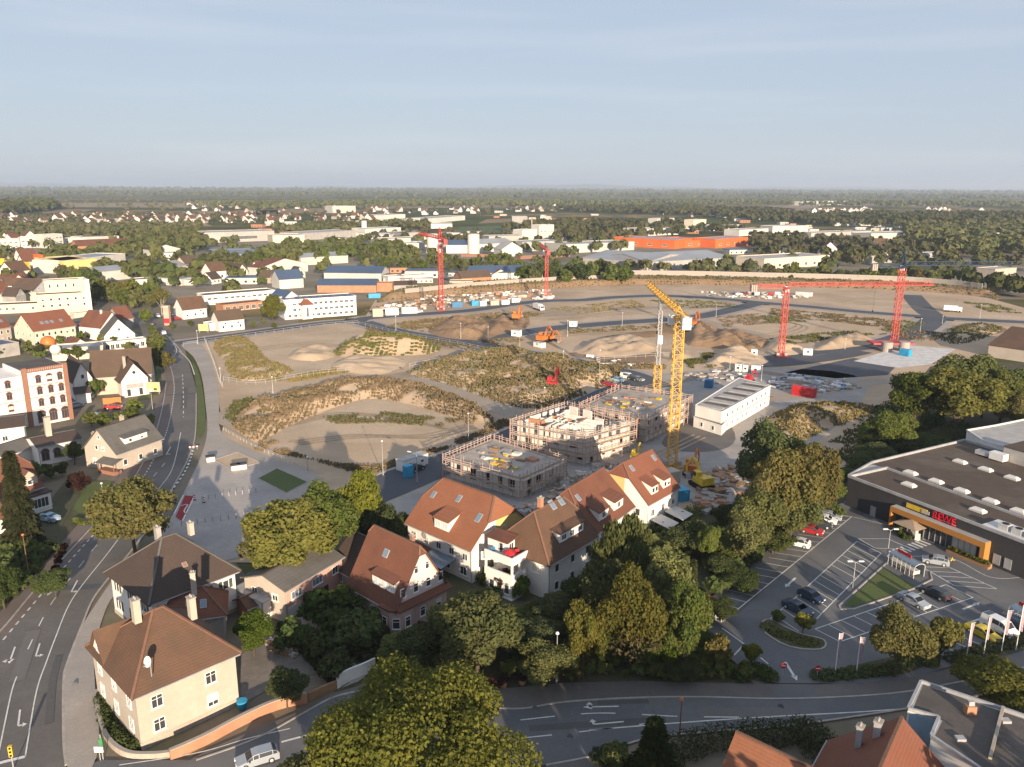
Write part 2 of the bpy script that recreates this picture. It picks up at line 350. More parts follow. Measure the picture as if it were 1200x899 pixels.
_y = np.array([-200, -100, -50] + list(range(0, 300, 20)) + [300, 330, 360, 400, 440, 490, 540, 600, 680, 760, 860, 980, 1100, 1260, 1440, 1650, 1900, 2200, 2500, 2900, 3300, 3800, 4400, 5100, 6000, 7000, 8200, 9600, 11500, 14000, 17000, 21000, 26000.])
_X, _Y = np.meshgrid(_x, _y); _i = np.arange(_X.size).reshape(_X.shape)
tag(inst('ground', np_mesh('ground', np.column_stack([_X.ravel(), _Y.ravel(), _X.ravel() * 0]), np.stack([_i[:-1, :-1], _i[:-1, 1:], _i[1:, 1:], _i[1:, :-1]], -1).reshape(-1, 4), M['fields'])), kind='structure')
sheet('industrial_ground', [(-40, 345), (-40, 292), (150, 283), (420, 272), (600, 280), (760, 276), (1000, 285), (1240, 300), (1240, 352), (900, 345), (600, 345), (300, 360)], .03, 'indu')
sheet('town_ground', [(-120, 800), (-60, 300), (140, 330), (210, 372), (350, 372), (350, 392), (215, 405), (250, 520), (180, 640), (60, 899)], .06, 'yard')
sheet('lawn', [(-60, 760), (-60, 590), (60, 585), (80, 560), (160, 566), (118, 612), (60, 660), (18, 712)], .085, 'gardensoil')
sheet('lawn', [(85, 596), (100, 566), (132, 564), (112, 592), (98, 606)], .10, 'lawn')
sheet('lawn', [(160, 470), (178, 468), (190, 448), (187, 425), (176, 432)], .10, 'lawn')
sheet('street_ground', [(60, 930), (84, 860), (88, 790), (110, 735), (165, 650), (260, 640), (300, 690), (600, 800), (1200, 765), (1300, 800), (1300, 1000), (60, 1000)], .075, 'yard')
sheet('garden_ground', [(285, 735), (300, 655), (440, 585), (480, 620), (640, 610), (800, 585), (880, 590), (930, 592), (1010, 480), (1080, 425), (1300, 425), (1250, 480), (1060, 568), (990, 587), (945, 612), (840, 705), (824, 735), (850, 770), (885, 803), (600, 812), (520, 800), (430, 800), (395, 815), (335, 745)], .09, 'gardensoil')
SITE = [(214, 402), (300, 391), (425, 376), (440, 352), (600, 338), (740, 330), (900, 333), (1090, 340), (1160, 350), (1240, 372), (1240, 400), (1090, 430), (1050, 480), (1010, 520), (930, 590), (800, 600), (660, 610), (520, 600), (440, 600), (300, 660), (190, 660), (238, 560), (262, 500), (250, 440)]
sheet('site_ground', SITE, .12, 'sand')
# construction site surfaces
sheet('gravel_yard', [(520, 560), (600, 508), (700, 458), (760, 440), (900, 432), (1000, 440), (1010, 470), (900, 560), (800, 590), (700, 600), (560, 620), (440, 600)], .15, 'gravel', 3)
sheet('gravel_yard', [(795, 500), (812, 490), (850, 495), (862, 515), (845, 528), (800, 530), (775, 520)], .17, 'asphalt', 3)
sheet('pale_sand', [(330, 500), (390, 480), (440, 466), (520, 482), (545, 500), (520, 515), (420, 520), (340, 515)], .14, 'sand2', 4)
sheet('pale_sand', [(310, 402), (360, 390), (420, 388), (440, 400), (420, 430), (360, 440), (300, 420)], .14, 'sand2', 4)
sheet('pale_sand', [(620, 420), (700, 405), (800, 412), (860, 425), (820, 440), (730, 438), (690, 425)], .14, 'sand2', 4)
sheet('pale_sand', [(690, 372), (780, 358), (840, 362), (800, 374), (700, 380)], .14, 'sand2', 4)
sheet('pale_sand', [(640, 375), (600, 382), (560, 376), (640, 362), (700, 362)], .14, 'sand2', 4)
sheet('pale_sand', [(870, 362), (960, 368), (940, 395), (890, 392), (850, 380)], .14, 'sand2', 4)
sheet('pale_sand', [(1000, 352), (1060, 354), (1110, 366), (1000, 362)], .14, 'sand2', 3)
sheet('earth_floor', [(650, 425), (700, 412), (745, 410), (780, 418), (700, 424)], .145, 'earth', 3)
sheet('excavation_floor', [(920, 437), (1000, 420), (1052, 428), (1040, 440), (980, 444)], .15, 'asphalt_new')
sheet('concrete_slab', [(1000, 424), (1060, 405), (1120, 410), (1090, 428), (1052, 432)], .25, mat('pale_slab', (.62, .60, .58), scale=.4))
sheet('earth_floor', [(1100, 462), (1000, 485), (920, 520), (900, 560), (1000, 545), (1060, 500)], .145, 'sand2', 3)
sheet('dirt_track', [(256, 484), (300, 472), (375, 452), (412, 443), (470, 437), (505, 424), (556, 404), (578, 408), (530, 425), (500, 436), (530, 446), (566, 462), (612, 478), (600, 490), (560, 478), (500, 458), (440, 450), (375, 462), (300, 484), (262, 500)], .16, 'track', 3)
ribbon('dirt_track', [(530, 447), (565, 440), (590, 438)], 8, .155, 'track')
ribbon('dirt_track', [(815, 374), (850, 384), (892, 393)], 9, .155, 'track')
ribbon('dirt_track', [(800, 520), (845, 500), (870, 478), (905, 466), (960, 460), (1040, 445)], 7, .165, 'track')
# site roads
ribbon('site_road', [(1068, 346), (1082, 362), (1096, 372)], 11, .19, 'asphalt_new', 5)
RD = [([(208, 403), (300, 390), (380, 379), (425, 376)], 9), ([(425, 378), (470, 390), (527, 399), (565, 405), (625, 416), (668, 424), (702, 431), (740, 440), (775, 455)], 10),
      ([(552, 404), (603, 392), (640, 386), (683, 382), (733, 378), (767, 376), (815, 372), (850, 365), (886, 356)], 10),
      ([(418, 377), (432, 373), (487, 369), (553, 364), (600, 357), (640, 353), (683, 352), (717, 349), (767, 347), (800, 348), (850, 351), (890, 355), (950, 360), (1000, 365), (1075, 371), (1117, 374), (1240, 380)], 9),
      ([(1096, 373), (1085, 383), (1067, 392), (1035, 402), (1000, 408), (950, 413), (925, 418), (880, 427)], 11)]
for p, w in RD: ribbon('site_road_verge', p, w + 6, .175, 'pave')
for i, (p, w) in enumerate(RD): ribbon('site_road', p, w, .185 + .004 * i, 'asphalt_new')
ribbon('site_road', [(870, 428), (920, 426), (980, 418), (1010, 412)], 9, .205, 'asphalt_new')
band('site_road', [(430, 560), (450, 555), (519, 532), (600, 502), (650, 480), (700, 458), (742, 444)], [(445, 592), (515, 562), (560, 540), (610, 518), (660, 496), (715, 466), (770, 448)], .21, 'asphalt_new')
kerbline([(440, 558), (450, 554), (519, 531), (600, 501), (650, 479), (700, 457)], 1.0, .12, z=.2)
# pale paving and plaza on the left
sheet('paved_path', [(212, 405), (230, 400), (243, 413), (252, 440), (257, 470), (259, 507), (300, 530), (377, 561), (360, 600), (300, 650), (180, 660), (205, 600), (222, 565), (237, 532), (243, 505), (241, 475), (236, 440), (226, 418)], .20, 'pave', 3)
sheet('plaza', [(238, 535), (262, 528), (300, 548), (330, 575), (312, 640), (255, 652), (190, 655), (210, 600)], .215, 'plaza')
sheet('lawn', [(302, 562), (325, 550), (361, 566), (335, 579)], .235, 'lawn')
kerbline([(302, 562), (325, 550), (361, 566), (335, 579), (302, 562)], .3, .1, 0, .2)
sheet('planting_bed', [(251, 540), (279, 531), (305, 543), (287, 548), (272, 552)], .235, 'sand')
kerbline([(251, 540), (279, 531), (305, 543), (287, 548), (272, 552), (251, 540)], .3, .12, 0, .2)
sheet('grass_verge', [(226, 425), (234, 440), (240, 475), (240, 505), (231, 510), (232, 470), (228, 440)], .225, 'lawn', 3)
# main street on the left
KL = [(-60, 800), (0, 742), (37, 698), (75, 655), (118, 608), (150, 572), (172, 535), (185, 500), (192, 470), (195, 447), (191, 428), (180, 405), (165, 385), (140, 362)]
KR = [(70, 960), (78, 899), (75, 867), (75, 800), (80, 777), (97, 733), (110, 703), (131, 675), (158, 642), (185, 605), (203, 572), (220, 540), (229, 510), (230, 462), (222, 430), (211, 412), (196, 390), (178, 368)]
band('street', [(-160, 960)] + KL, KR, .22, 'asphalt')
band('cycle_lane', KL[1:11], [(4, 752), (44, 704), (82, 659), (124, 613), (157, 577), (180, 540), (195, 505), (203, 470), (205, 450), (201, 430)], .226, 'bike')
band('pavement', [(-60, 765), (0, 719), (34, 684), (76, 634), (118, 586), (142, 556), (162, 524), (177, 492), (186, 468), (188, 448)], [(-60, 798), (-1, 741), (36, 697), (74, 654), (117, 607), (149, 571), (171, 534), (184, 499), (191, 469), (194, 447)], .30, 'bike')
kerbline(KL[:10], .3, .12, 6, .2)
kerbline(KR[1:14], .3, .12, 6, .2)
band('pavement', [(90, 930), (116, 880), (112, 812), (112, 760), (130, 705), (160, 680), (176, 650)], [(79, 930), (79, 899), (76, 867), (76, 800), (81, 777), (98, 733), (150, 655)], .31, 'pave')
ribbon('asphalt_patch', [(37, 690), (80, 690), (121, 688)], 1.6, .228, 'asphalt_new', 2)
ribbon('asphalt_patch', [(194, 464), (229, 462)], 1.3, .228, 'asphalt_new', 0)
# the street across the bottom
TOP = [(230, 893), (300, 868), (352, 840), (395, 818), (440, 812), (520, 822), (600, 833), (660, 825), (740, 820), (820, 819), (905, 821), (985, 819), (1060, 813), (1130, 800), (1210, 782), (1300, 765)]
BOT = [(330, 960), (400, 930), (480, 915), (560, 905), (640, 899), (695, 888), (757, 868), (830, 860), (920, 853), (1000, 842), (1065, 832), (1120, 822), (1210, 805), (1300, 790)]
sheet('pavement', [(200, 905), (250, 878), (345, 838), (392, 814), (440, 800), (520, 808), (598, 808), (660, 802), (750, 800), (870, 803), (960, 804), (1060, 797), (1130, 781), (1210, 763), (1300, 745), (1300, 770), (1130, 806), (985, 825), (820, 825), (660, 831), (600, 839), (440, 818), (350, 848), (240, 900)], .24, 'asphalt', 0)
sheet('street', px([(75, 960), (79, 905), (120, 893), (230, 893)]) + spline(px(TOP), 5) + spline(px(BOT), 5)[::-1], .25, 'asphalt_lot', 0, True)
kerbline(TOP, .25, .1, 5, .22)
kerbline(BOT[4:], .25, .1, 5, .22)
sheet('side_road', [(640, 899), (696, 886), (712, 892), (690, 960), (600, 960)], .256, 'asphalt')
# car park
sheet('car_park', [(800, 735), (838, 698), (890, 655), (925, 622), (966, 602), (998, 584), (1012, 582), (1080, 620), (1300, 700), (1300, 735), (1190, 770), (1140, 775), (1090, 790), (1060, 797), (1010, 802), (960, 803), (915, 803), (885, 798), (845, 765)], .262, 'asphalt_lot', 0)
sheet('lane', [(906, 806), (955, 806), (955, 822), (906, 822)], .268, 'asphalt_lot')
sheet('lawn', [(988, 712), (1035, 668), (1075, 690), (1000, 713)], .33, 'lawn')
kerbline([(985, 716), (983, 712), (1034, 666), (1046, 655), (1090, 672), (1092, 681), (1070, 692), (1000, 716), (985, 716)], .25, .12, 0, .25)
sheet('planting_bed', [(893, 732), (902, 728), (935, 744), (965, 752), (962, 763), (925, 760), (897, 744)], .33, 'gardensoil', 3)
kerbline([(893, 732), (902, 728), (935, 744), (965, 752), (962, 763), (925, 760), (897, 744), (893, 732)], .25, .12, 3, .25)
sheet('planting_bed', [(955, 792), (1010, 780), (1045, 772), (1070, 760), (1110, 772), (1060, 792), (960, 802)], .33, 'gardensoil', 0)
sheet('planting_bed', [(1110, 776), (1150, 757), (1240, 735), (1240, 752), (1180, 770), (1120, 785)], .33, 'gardensoil', 0)
# driveway of the pink house, yard of the corner house
band('driveway', [(400, 808), (412, 795), (385, 775), (360, 745), (348, 728), (335, 722)], [(420, 800), (428, 790), (405, 770), (382, 745), (375, 725), (380, 712)], .20, 'pave')
sheet('yard', [(282, 828), (330, 800), (372, 790), (345, 760), (305, 745), (282, 770)], .17, mat('yard_slabs', (.22, .19, .165), scale=.3, fine=2))
# ---------------------------------------------------------------- road markings (each run of one kind is flat print on the street)
def marks(runs, name='road_marking', m='paint', z=.275):
    mb = MB()
    for pts, w, dash, gap in runs:
        P = spline(px(pts), 8) if len(pts) > 2 else px(pts)
        acc = 0.0; on = True; lim = dash or 1e9
        for a, b in zip(P[:-1], P[1:]):
            L = (b - a).length; t = 0
            if L < 1e-4: continue
            d = (b - a) / L; n = Vector((-d.y, d.x, 0)) * w / 2
            while t < L - 1e-6:
                s = min(L - t, lim - acc)
                if on:
                    p, q = a + d * t, a + d * (t + s); mb.poly([(v.x, v.y, z) for v in (p - n, q - n, q + n, p + n)])
                t += s; acc += s
                if acc >= lim - 1e-6: acc = 0; on = not on; lim = dash if on else gap
    o = mb.obj(name, M[m], fix=False)
    for p in o.data.polygons:
        if p.normal.z < 0: p.flip()
    return tag(o, kind='structure')
marks([([(4, 752), (44, 704), (82, 659), (124, 613), (157, 577), (180, 540), (196, 505), (203, 470), (204, 450), (200, 431), (193, 415)], .25, 1.0, 1.0)])
marks([([(33, 763), (58, 713), (90, 670), (118, 635), (150, 596), (178, 562), (197, 540)], .16, 2.6, 3.6)])
marks([([(30, 889), (43, 813), (55, 777), (65, 750), (80, 713), (97, 687), (128, 648), (160, 605), (188, 572), (203, 548), (212, 508)], .16, 0, 0), ([(-4, 899), (13, 817), (20, 795)], .16, 0, 0), ([(-6, 898), (30, 889)], .5, 0, 0), ([(78, 873), (88, 902)], .45, 0, 0)])
marks([([(214, 440), (215, 465), (215, 490)], .2, 3, 3), ([(198, 424), (207, 410), (192, 390)], .2, 0, 0), ([(213, 413), (198, 395)], .2, 0, 0), ([(210, 412), (222, 424), (228, 440)], .3, 0, 0)])
marks([([(200, 578), (219, 550), (228, 522)], .45, 1.2, 1.2)])
marks([([(610, 846), (700, 838), (800, 842), (905, 843)], .18, 4.2, 3.2), ([(605, 868), (680, 860), (760, 850)], .18, 4.2, 3.2)])
marks([([(690, 858), (800, 849), (905, 842), (1000, 837), (1070, 832)], .18, 0, 0), ([(140, 899), (230, 885), (290, 868), (340, 856)], .16, 0, 0), ([(330, 872), (360, 864)], .3, 0, 0)])
def arrow(a, b, w=.22, side=0, z=.28, head=1.0):     # tail -> tip, with a bent head for turning lanes
    p, q = G(*a), G(*b); d = (q - p); L = d.length; d.normalize(); n = Vector((-d.y, d.x, 0)); mb = MB()
    def pl(pts): mb.poly([(v.x, v.y, z) for v in pts])
    pl([p - n * w / 2, p + d * (L - .9) - n * w / 2, p + d * (L - .9) + n * w / 2, p + n * w / 2])
    if side in (0, 2, -2): pl([q - d * 1.1 - n * .45 * head, q, q - d * 1.1 + n * .45 * head])
    if side:
        s = .55 if side > 0 else -.55; c = p + d * (L * .8)
        pl([c - d * .15, c + n * s * .9 - d * .15, c + n * s * .9 + d * .15, c + d * .15]); pl([c + n * s * .8 - d * .45, c + n * s * 1.7, c + n * s * .8 + d * .45])
    o = mb.obj('road_arrow', M['paint'], fix=False)
    for f in o.data.polygons:
        if f.normal.z < 0: f.flip()
    return tag(o, kind='structure')
for a, b, s in (((18, 760), (11, 780), -2), ((47, 756), (41, 775), 1), ((24, 834), (21, 858), 1), ((66, 683), (56, 700), -2), ((91, 682), (82, 699), 1),
                ((725, 830), (683, 831), -2), ((731, 848), (687, 852), -1), ((200, 525), (194, 536), 1)):
    arrow(a, b, side=s)
arrow((932, 679), (920, 690), .35); arrow((1128, 716), (1148, 708), .35); arrow((920, 778), (934, 800), .35); arrow((1134, 732), (1158, 724), .35)
def lerp(a, b, t): return (a[0] + (b[0] - a[0]) * t, a[1] + (b[1] - a[1]) * t)
def bays(a, b, ca, cb, n, sides=(1, 1)):     # bay lines between line a-b and line ca-cb, evenly spaced on the ground
    A, B, C, D = (G(*v) for v in (a, b, ca, cb)); mb = MB(); z = .276
    def ln(p, q, w=.13):
        d = (q - p).normalized(); nn = Vector((-d.y, d.x, 0)) * w / 2
        mb.poly([(v.x, v.y, z) for v in (p - nn, q - nn, q + nn, p + nn)])
    for i in range(n + 1): ln(A.lerp(B, i / n), C.lerp(D, i / n))
    if sides[0]: ln(A, B, .16)
    if sides[1]: ln(C, D, .16)
    o = mb.obj('parking_marking', M['paint'], fix=False)
    for f in o.data.polygons:
        if f.normal.z < 0: f.flip()
    return tag(o, kind='structure')
bays((998, 607), (846, 731), (966, 604), (815, 722), 20, (1, 0))
bays((1004, 636), (932, 702), (1032.5, 650), (962.5, 721), 11)
bays((1108, 687), (955, 739), (1140, 702), (984, 754), 11)
bays((1118, 688), (1080, 666), (1168, 692), (1113, 667), 4)
bays((1122, 746), (1100, 768), (1150, 758), (1128, 780), 3, (1, 0))
bays((1006, 633), (1025, 644), (1040, 633), (1070, 646), 1)
marks([([(932, 702), (898, 731)], .15, 0, 0), ([(962.5, 721), (957, 727)], .15, 0, 0), ([(917, 716), (940, 731)], .13, 0, 0), ([(917, 729), (936, 742)], .13, 0, 0), ([(998, 607), (968, 603)], .13, 0, 0), ([(998, 607), (1040, 617)], .13, 0, 0), ([(1040, 655), (1110, 655), (1160, 678), (1200, 678)], .13, 0, 0), ([(846, 738), (872, 757), (880, 765)], .2, 0, 0), ([(860, 770), (872, 757)], .2, 0, 0), ([(872, 757), (900, 780)], .2, 2, 1.5)], z=.274)
# zebra crossing
mb = MB(); A, B, C, D = G(1040, 648), G(1092, 629), G(1052, 654), G(1106, 634)
for i in range(12):
    p, q, r, s = A.lerp(B, (i + .1) / 12), A.lerp(B, (i + .6) / 12), C.lerp(D, (i + .6) / 12), C.lerp(D, (i + .1) / 12)
    mb.poly([(v.x, v.y, .279) for v in (p, q, r, s)])
o = mb.obj('zebra_crossing', M['paint'], fix=False)
for f in o.data.polygons:
    if f.normal.z < 0: f.flip()
tag(o, kind='structure')
o = sheet('red_road_panel', [(206, 607), (217, 582), (228, 583), (213, 612)], .272, 'redpaint')
marks([([(204, 604), (215, 582)], .3, 0, 0), ([(214, 612), (228, 583)], .3, 0, 0), ([(212, 594), (220, 593), (216, 600), (219, 604)], .25, 0, 0)], z=.278)
# wet dark drain covers
mb = MB()
for q in ((88, 803), (915, 829), (627, 831), (668, 864)): mb.cyl(G(*q, .27), G(*q, .285), .38, n=14)
tag(mb.obj('manhole_covers', M['asphalt_new']), kind='structure')
# ---------------------------------------------------------------- earth mounds with weeds
HF = {}
def mound(name, poly, H, slope, m, step=1.2, seed=0, rough=.35, sm=3, z0=.0):
    P = spline(px(poly), sm, True) if sm else px(poly); A = np.array([(p.x, p.y) for p in P])
    x0, y0 = A.min(0) - step; x1, y1 = A.max(0) + step
    nx, ny = int((x1 - x0) / step) + 1, int((y1 - y0) / step) + 1
    X, Y = np.meshgrid(np.linspace(x0, x1, nx), np.linspace(y0, y1, ny)); pts = np.stack([X.ravel(), Y.ravel()], 1)
    B = np.roll(A, -1, 0); dm = np.full(len(pts), 1e9); ins = np.zeros(len(pts), bool)
    for a, b in zip(A, B):
        d = b - a; t = np.clip(((pts - a) @ d) / max(1e-9, d @ d), 0, 1); dm = np.minimum(dm, np.hypot(*(pts - a - t[:, None] * d).T))
        c = (a[1] > pts[:, 1]) != (b[1] > pts[:, 1]); xi = a[0] + (pts[:, 1] - a[1]) / (b[1] - a[1] + 1e-12) * d[0]; ins ^= c & (pts[:, 0] < xi)
    g = np.random.default_rng(seed + 11); nz = np.zeros(len(pts))
    for k in range(7):
        f = .08 * 1.65 ** k; th = g.uniform(0, 6.3); nz += np.sin((pts[:, 0] * math.cos(th) + pts[:, 1] * math.sin(th)) * f * 3 + g.uniform(0, 6)) / 1.35 ** k
    s = np.clip(dm / slope, 0, 1); s = s * s * (3 - 2 * s)
    h = np.where(ins, H * s * (1 + rough * nz / 2.2), -.25 - dm * .15); h = np.where(ins, np.maximum(h, .02) + z0 + .1, h)
    keep = ins | (dm < step * 1.5); idx = np.arange(nx * ny).reshape(ny, nx)
    q = np.stack([idx[:-1, :-1], idx[:-1, 1:], idx[1:, 1:], idx[1:, :-1]], -1).reshape(-1, 4); q = q[keep[q].all(1)]
    used = np.unique(q); rm = np.full(nx * ny, -1); rm[used] = np.arange(len(used))
    o = inst(name, np_mesh(name, np.column_stack([pts, h])[used], rm[q], M[m], None, True)); tag(o, kind='structure')
    inn = np.where(ins & (dm > .5))[0]; HF[name + str(seed)] = np.column_stack([pts[inn], h[inn]]); return HF[name + str(seed)]
def tufts(name, P, n, m, hmin, hmax, seed=1, wide=.5):
    g = np.random.default_rng(seed); n = int(n * 2.1); q = np.sin(P[:, 0] * .31 + seed) + np.sin(P[:, 1] * .37 + P[:, 0] * .13) + np.sin(P[:, 0] * .83 - P[:, 1] * .5) * .7; P = P[q > -1.05]; hmin *= .48; hmax *= .5; P = P[g.integers(0, len(P), n)] + np.column_stack([g.uniform(-.6, .6, (n, 2)), np.zeros(n)])
    V = []; k = 3
    hh = g.uniform(hmin, hmax, n) * g.uniform(.6, 1.1, n)
    for j in range(k):
        a = g.uniform(0, math.pi, n); w = hh * wide; d = np.column_stack([np.cos(a) * w, np.sin(a) * w, np.zeros(n)]); l = g.normal(0, .25, (n, 3)) * hh[:, None]; l[:, 2] = 0
        up = np.column_stack([np.zeros((n, 2)), hh]); dn = np.array([0, 0, -.15])
        V.append(np.stack([P - d * .5 + dn, P + d * .5 + dn, P + d * .8 + up + l, P - d * .8 + up * g.uniform(.6, 1, (n, 1)) + l], 1))
    V = np.concatenate(V).reshape(-1, 3); return tag(inst(name, np_mesh(name, V, np.arange(len(V)).reshape(-1, 4), M[m])), kind='stuff')
def rect_pts(poly, n, z=.15, seed=0):
    A = np.array([(p.x, p.y) for p in px(poly)]); g = np.random.default_rng(seed); out = []
    lo, hi = A.min(0), A.max(0); B = np.roll(A, -1, 0)
    while len(out) < n:
        p = g.uniform(lo, hi, (4000, 2)); ins = np.zeros(len(p), bool)
        for a, b in zip(A, B):
            c = (a[1] > p[:, 1]) != (b[1] > p[:, 1]); ins ^= c & (p[:, 0] < a[0] + (p[:, 1] - a[1]) / (b[1] - a[1] + 1e-12) * (b[0] - a[0]))
        out += [(*q, z) for q in p[ins]]
    return np.array(out[:n])
b1 = mound('earth_berm', [(272, 496), (300, 474), (345, 462), (400, 452), (440, 450), (500, 456), (560, 478), (580, 495), (570, 508), (545, 496), (500, 480), (440, 468), (400, 476), (350, 496), (318, 512), (300, 522)], 2.6, 4.5, 'sand', 1.0, 1)
b2 = mound('earth_berm', [(476, 438), (520, 424), (575, 414), (610, 413), (690, 428), (735, 440), (705, 455), (660, 474), (615, 480), (570, 468), (520, 450)], 2.8, 7, 'sand', 1.2, 2)
b3 = mound('earth_berm', [(388, 414), (430, 400), (470, 400), (518, 408), (500, 416), (460, 418), (430, 424)], 4.5, 8, 'sand', 1.5, 3)
b4 = mound('earth_berm', [(250, 402), (290, 396), (312, 420), (345, 436), (280, 448), (262, 425)], 1.3, 4, 'sand', 1.2, 4)
for i, (p, H, s, m) in enumerate([
    ([(500, 392), (520, 374), (570, 376), (620, 384), (600, 390), (560, 400)], 4.5, 12, 'earth'), ([(335, 420), (350, 408), (385, 406), (398, 416), (370, 424)], 2.8, 5, 'sand2'),
    ([(385, 432), (410, 418), (470, 420), (478, 428), (440, 440)], 3.0, 6, 'sand2'), ([(668, 412), (700, 396), (745, 392), (775, 410), (720, 420)], 4.0, 10, 'sand'),
    ([(800, 402), (812, 380), (870, 392), (910, 404), (880, 412), (830, 408)], 4.5, 6, 'earth'), ([(820, 428), (840, 410), (868, 408), (905, 424), (870, 432)], 4.5, 9, 'sand2'),
    ([(780, 424), (800, 408), (812, 420)], 4, 7, 'sand'), ([(885, 410), (905, 396), (935, 405), (955, 412), (920, 418)], 4.2, 9, 'sand2'), ([(950, 408), (975, 394), (1010, 392), (1030, 402), (1000, 408), (960, 412)], 4.0, 8, 'sand'),
    ([(890, 500), (930, 475), (990, 472), (1030, 480), (1000, 495), (960, 510), (920, 530)], 3.6, 9, 'sand'), ([(1100, 395), (1130, 380), (1175, 384), (1160, 396), (1120, 404)], 2.4, 8, 'sand'),
    ([(612, 455), (660, 448), (690, 455), (650, 470)], 2.6, 7, 'sand'), ([(600, 385), (602, 372), (622, 374), (618, 384)], 3, 6, 'earth'), ([(700, 396), (760, 388), (790, 392), (740, 398)], 1.5, 5, 'earth'),
    ([(575, 376), (585, 370), (600, 372), (596, 380)], 3.2, 6, 'earth')]):
    mound('earth_mound', p, H * .5, s, m, 1.1, 20 + i, .6)
tufts('dry_weeds', b1, 5200, 'weed', .5, 1.25, 1); tufts('green_weeds', b1, 900, 'weedg', .4, 1.1, 2)
tufts('dry_weeds', b2, 6500, 'weed', .5, 1.3, 3); tufts('green_weeds', b2, 2600, 'weedg', .5, 1.3, 4)
tufts('green_weeds', b3, 4200, 'weedg', .6, 1.3, 5); tufts('dry_weeds', b4, 2600, 'weed', .5, 1.2, 6); tufts('green_weeds', b4, 1200, 'weedg', .5, 1.2, 7)
tufts('green_weeds', HF['earth_mound30'], 900, 'weedg', .6, 1.4, 8); tufts('dry_weeds', HF['earth_mound29'], 1200, 'weed', .6, 1.4, 9); tufts('green_weeds', HF['earth_mound31'], 1100, 'weedg', .6, 1.4, 10)
for i, (p, n, m) in enumerate([([(300, 528), (318, 515), (340, 530), (420, 556), (440, 556), (520, 528), (600, 498), (590, 492), (560, 508), (500, 528), (440, 548), (400, 545)], 1800, 'weed'),
    ([(380, 490), (450, 484), (540, 494), (530, 502), (450, 496), (390, 498)], 900, 'weedg'), ([(440, 384), (500, 374), (590, 366), (600, 372), (520, 384)], 900, 'weed'), ([(645, 362), (740, 352), (760, 360), (680, 368)], 700, 'weed'),
    ([(760, 352), (830, 352), (870, 360), (800, 362)], 700, 'weedg'), ([(905, 362), (1000, 370), (1060, 378), (1050, 386), (960, 376), (900, 372)], 1600, 'weed'), ([(840, 372), (890, 368), (900, 380), (850, 384)], 500, 'weed'),
    ([(1030, 386), (1060, 376), (1085, 380), (1050, 392)], 400, 'weedg'), ([(615, 398), (600, 408), (560, 400), (600, 396)], 300, 'weed'), ([(1090, 470), (1040, 470), (1000, 500), (960, 530), (1000, 545), (1060, 500)], 1500, 'weedg'),
    ([(262, 490), (276, 470), (300, 465), (290, 480), (275, 500)], 300, 'weedg'), ([(420, 372), (500, 358), (600, 346), (600, 340), (480, 350), (430, 362)], 1000, 'weed'), ([(840, 490), (880, 470), (905, 466), (880, 482), (845, 498)], 400, 'weed')]):
    tufts('dry_weeds' if m == 'weed' else 'green_weeds', rect_pts(p, n, .2, 40 + i), n, m, .4, 1.1, 60 + i)
# embankment with the noise wall along the back of the site
em = mound('embankment', [(440, 356), (480, 350), (600, 342), (740, 334), (900, 336), (1060, 341), (1150, 348), (1168, 352), (1160, 343), (1060, 331), (900, 326), (740, 325), (600, 331), (470, 342)], 3.2, 7, 'earth', 2.2, 90, .12)
tufts('green_weeds', em, 2600, 'weedg', .8, 2.0, 91); tufts('dry_weeds', em, 1500, 'weed', .6, 1.6, 92)
def wall_line(pts, h, w, z, m, name, label, cat):
    P = spline(px(pts), 5); t = thing(name, label, cat, P[0]); L = 0; seg = []
    for a, b in zip(P[:-1], P[1:]):
        k = max(1, round((b - a).length / 5.0))
        for i in range(k): seg.append((a.lerp(b, i / k), a.lerp(b, (i + 1) / k)))
    me = MB().bx(0, -w / 2, 0, 1, w / 2, h).mesh('panel', M[m]); post = MB().bx(-.15, -w / 2 - .06, 0, .15, w / 2 + .06, h + .12).mesh('post', M['conc'])
    for i, (a, b) in enumerate(seg):
        d = b - a; rz = math.atan2(d.y, d.x)
        inst('panel', me, t, a - P[0] + Vector((0, 0, z)), rz, (d.length - .3, 1, 1)).location += d.normalized() * .15
        inst('post', post, t, a - P[0] + Vector((0, 0, z)), rz)
    return t
wall_line([(736, 328), (820, 329), (900, 331), (980, 333), (1060, 336), (1110, 340), (1150, 345)], 3.4, .4, 3.2, 'conc', 'noise_wall', 'long pale concrete noise wall on the embankment behind the building site', 'wall')
wall_line([(475, 350), (540, 343), (600, 338), (660, 334), (733, 331)], 2.6, .4, 3.0, 'conc', 'noise_wall', 'lower beige wall on the bank behind the tall red crane', 'wall')

# wheel ruts on the sand and patched asphalt on the streets
for i, p in enumerate([[(330, 500), (400, 486), (470, 492), (540, 508)], [(345, 520), (420, 512), (500, 512), (560, 498)], [(300, 410), (360, 404), (420, 410), (470, 432)], [(620, 424), (700, 414), (780, 420), (850, 432)], [(640, 374), (720, 368), (800, 362)], [(560, 402), (640, 394), (740, 388), (820, 392)], [(690, 418), (740, 408), (800, 414)], [(880, 372), (940, 382), (900, 394), (850, 388)], [(1000, 355), (1050, 358), (1100, 364)], [(470, 440), (520, 436), (560, 452), (620, 476)], [(265, 482), (330, 464), (400, 449), (480, 440)], [(640, 590), (690, 562), (760, 540), (820, 512)], [(700, 470), (780, 450), (860, 436), (920, 440)], [(1000, 474), (960, 482), (930, 500)]]):
    for d in (-3, 0, 3): ribbon('wheel_ruts', [(x + d * 2.2 * (1 if i % 2 else .4), y + d * .55) for x, y in p], .7, .262 if i > 8 else .222 + .002 * (i % 5), 'rut')
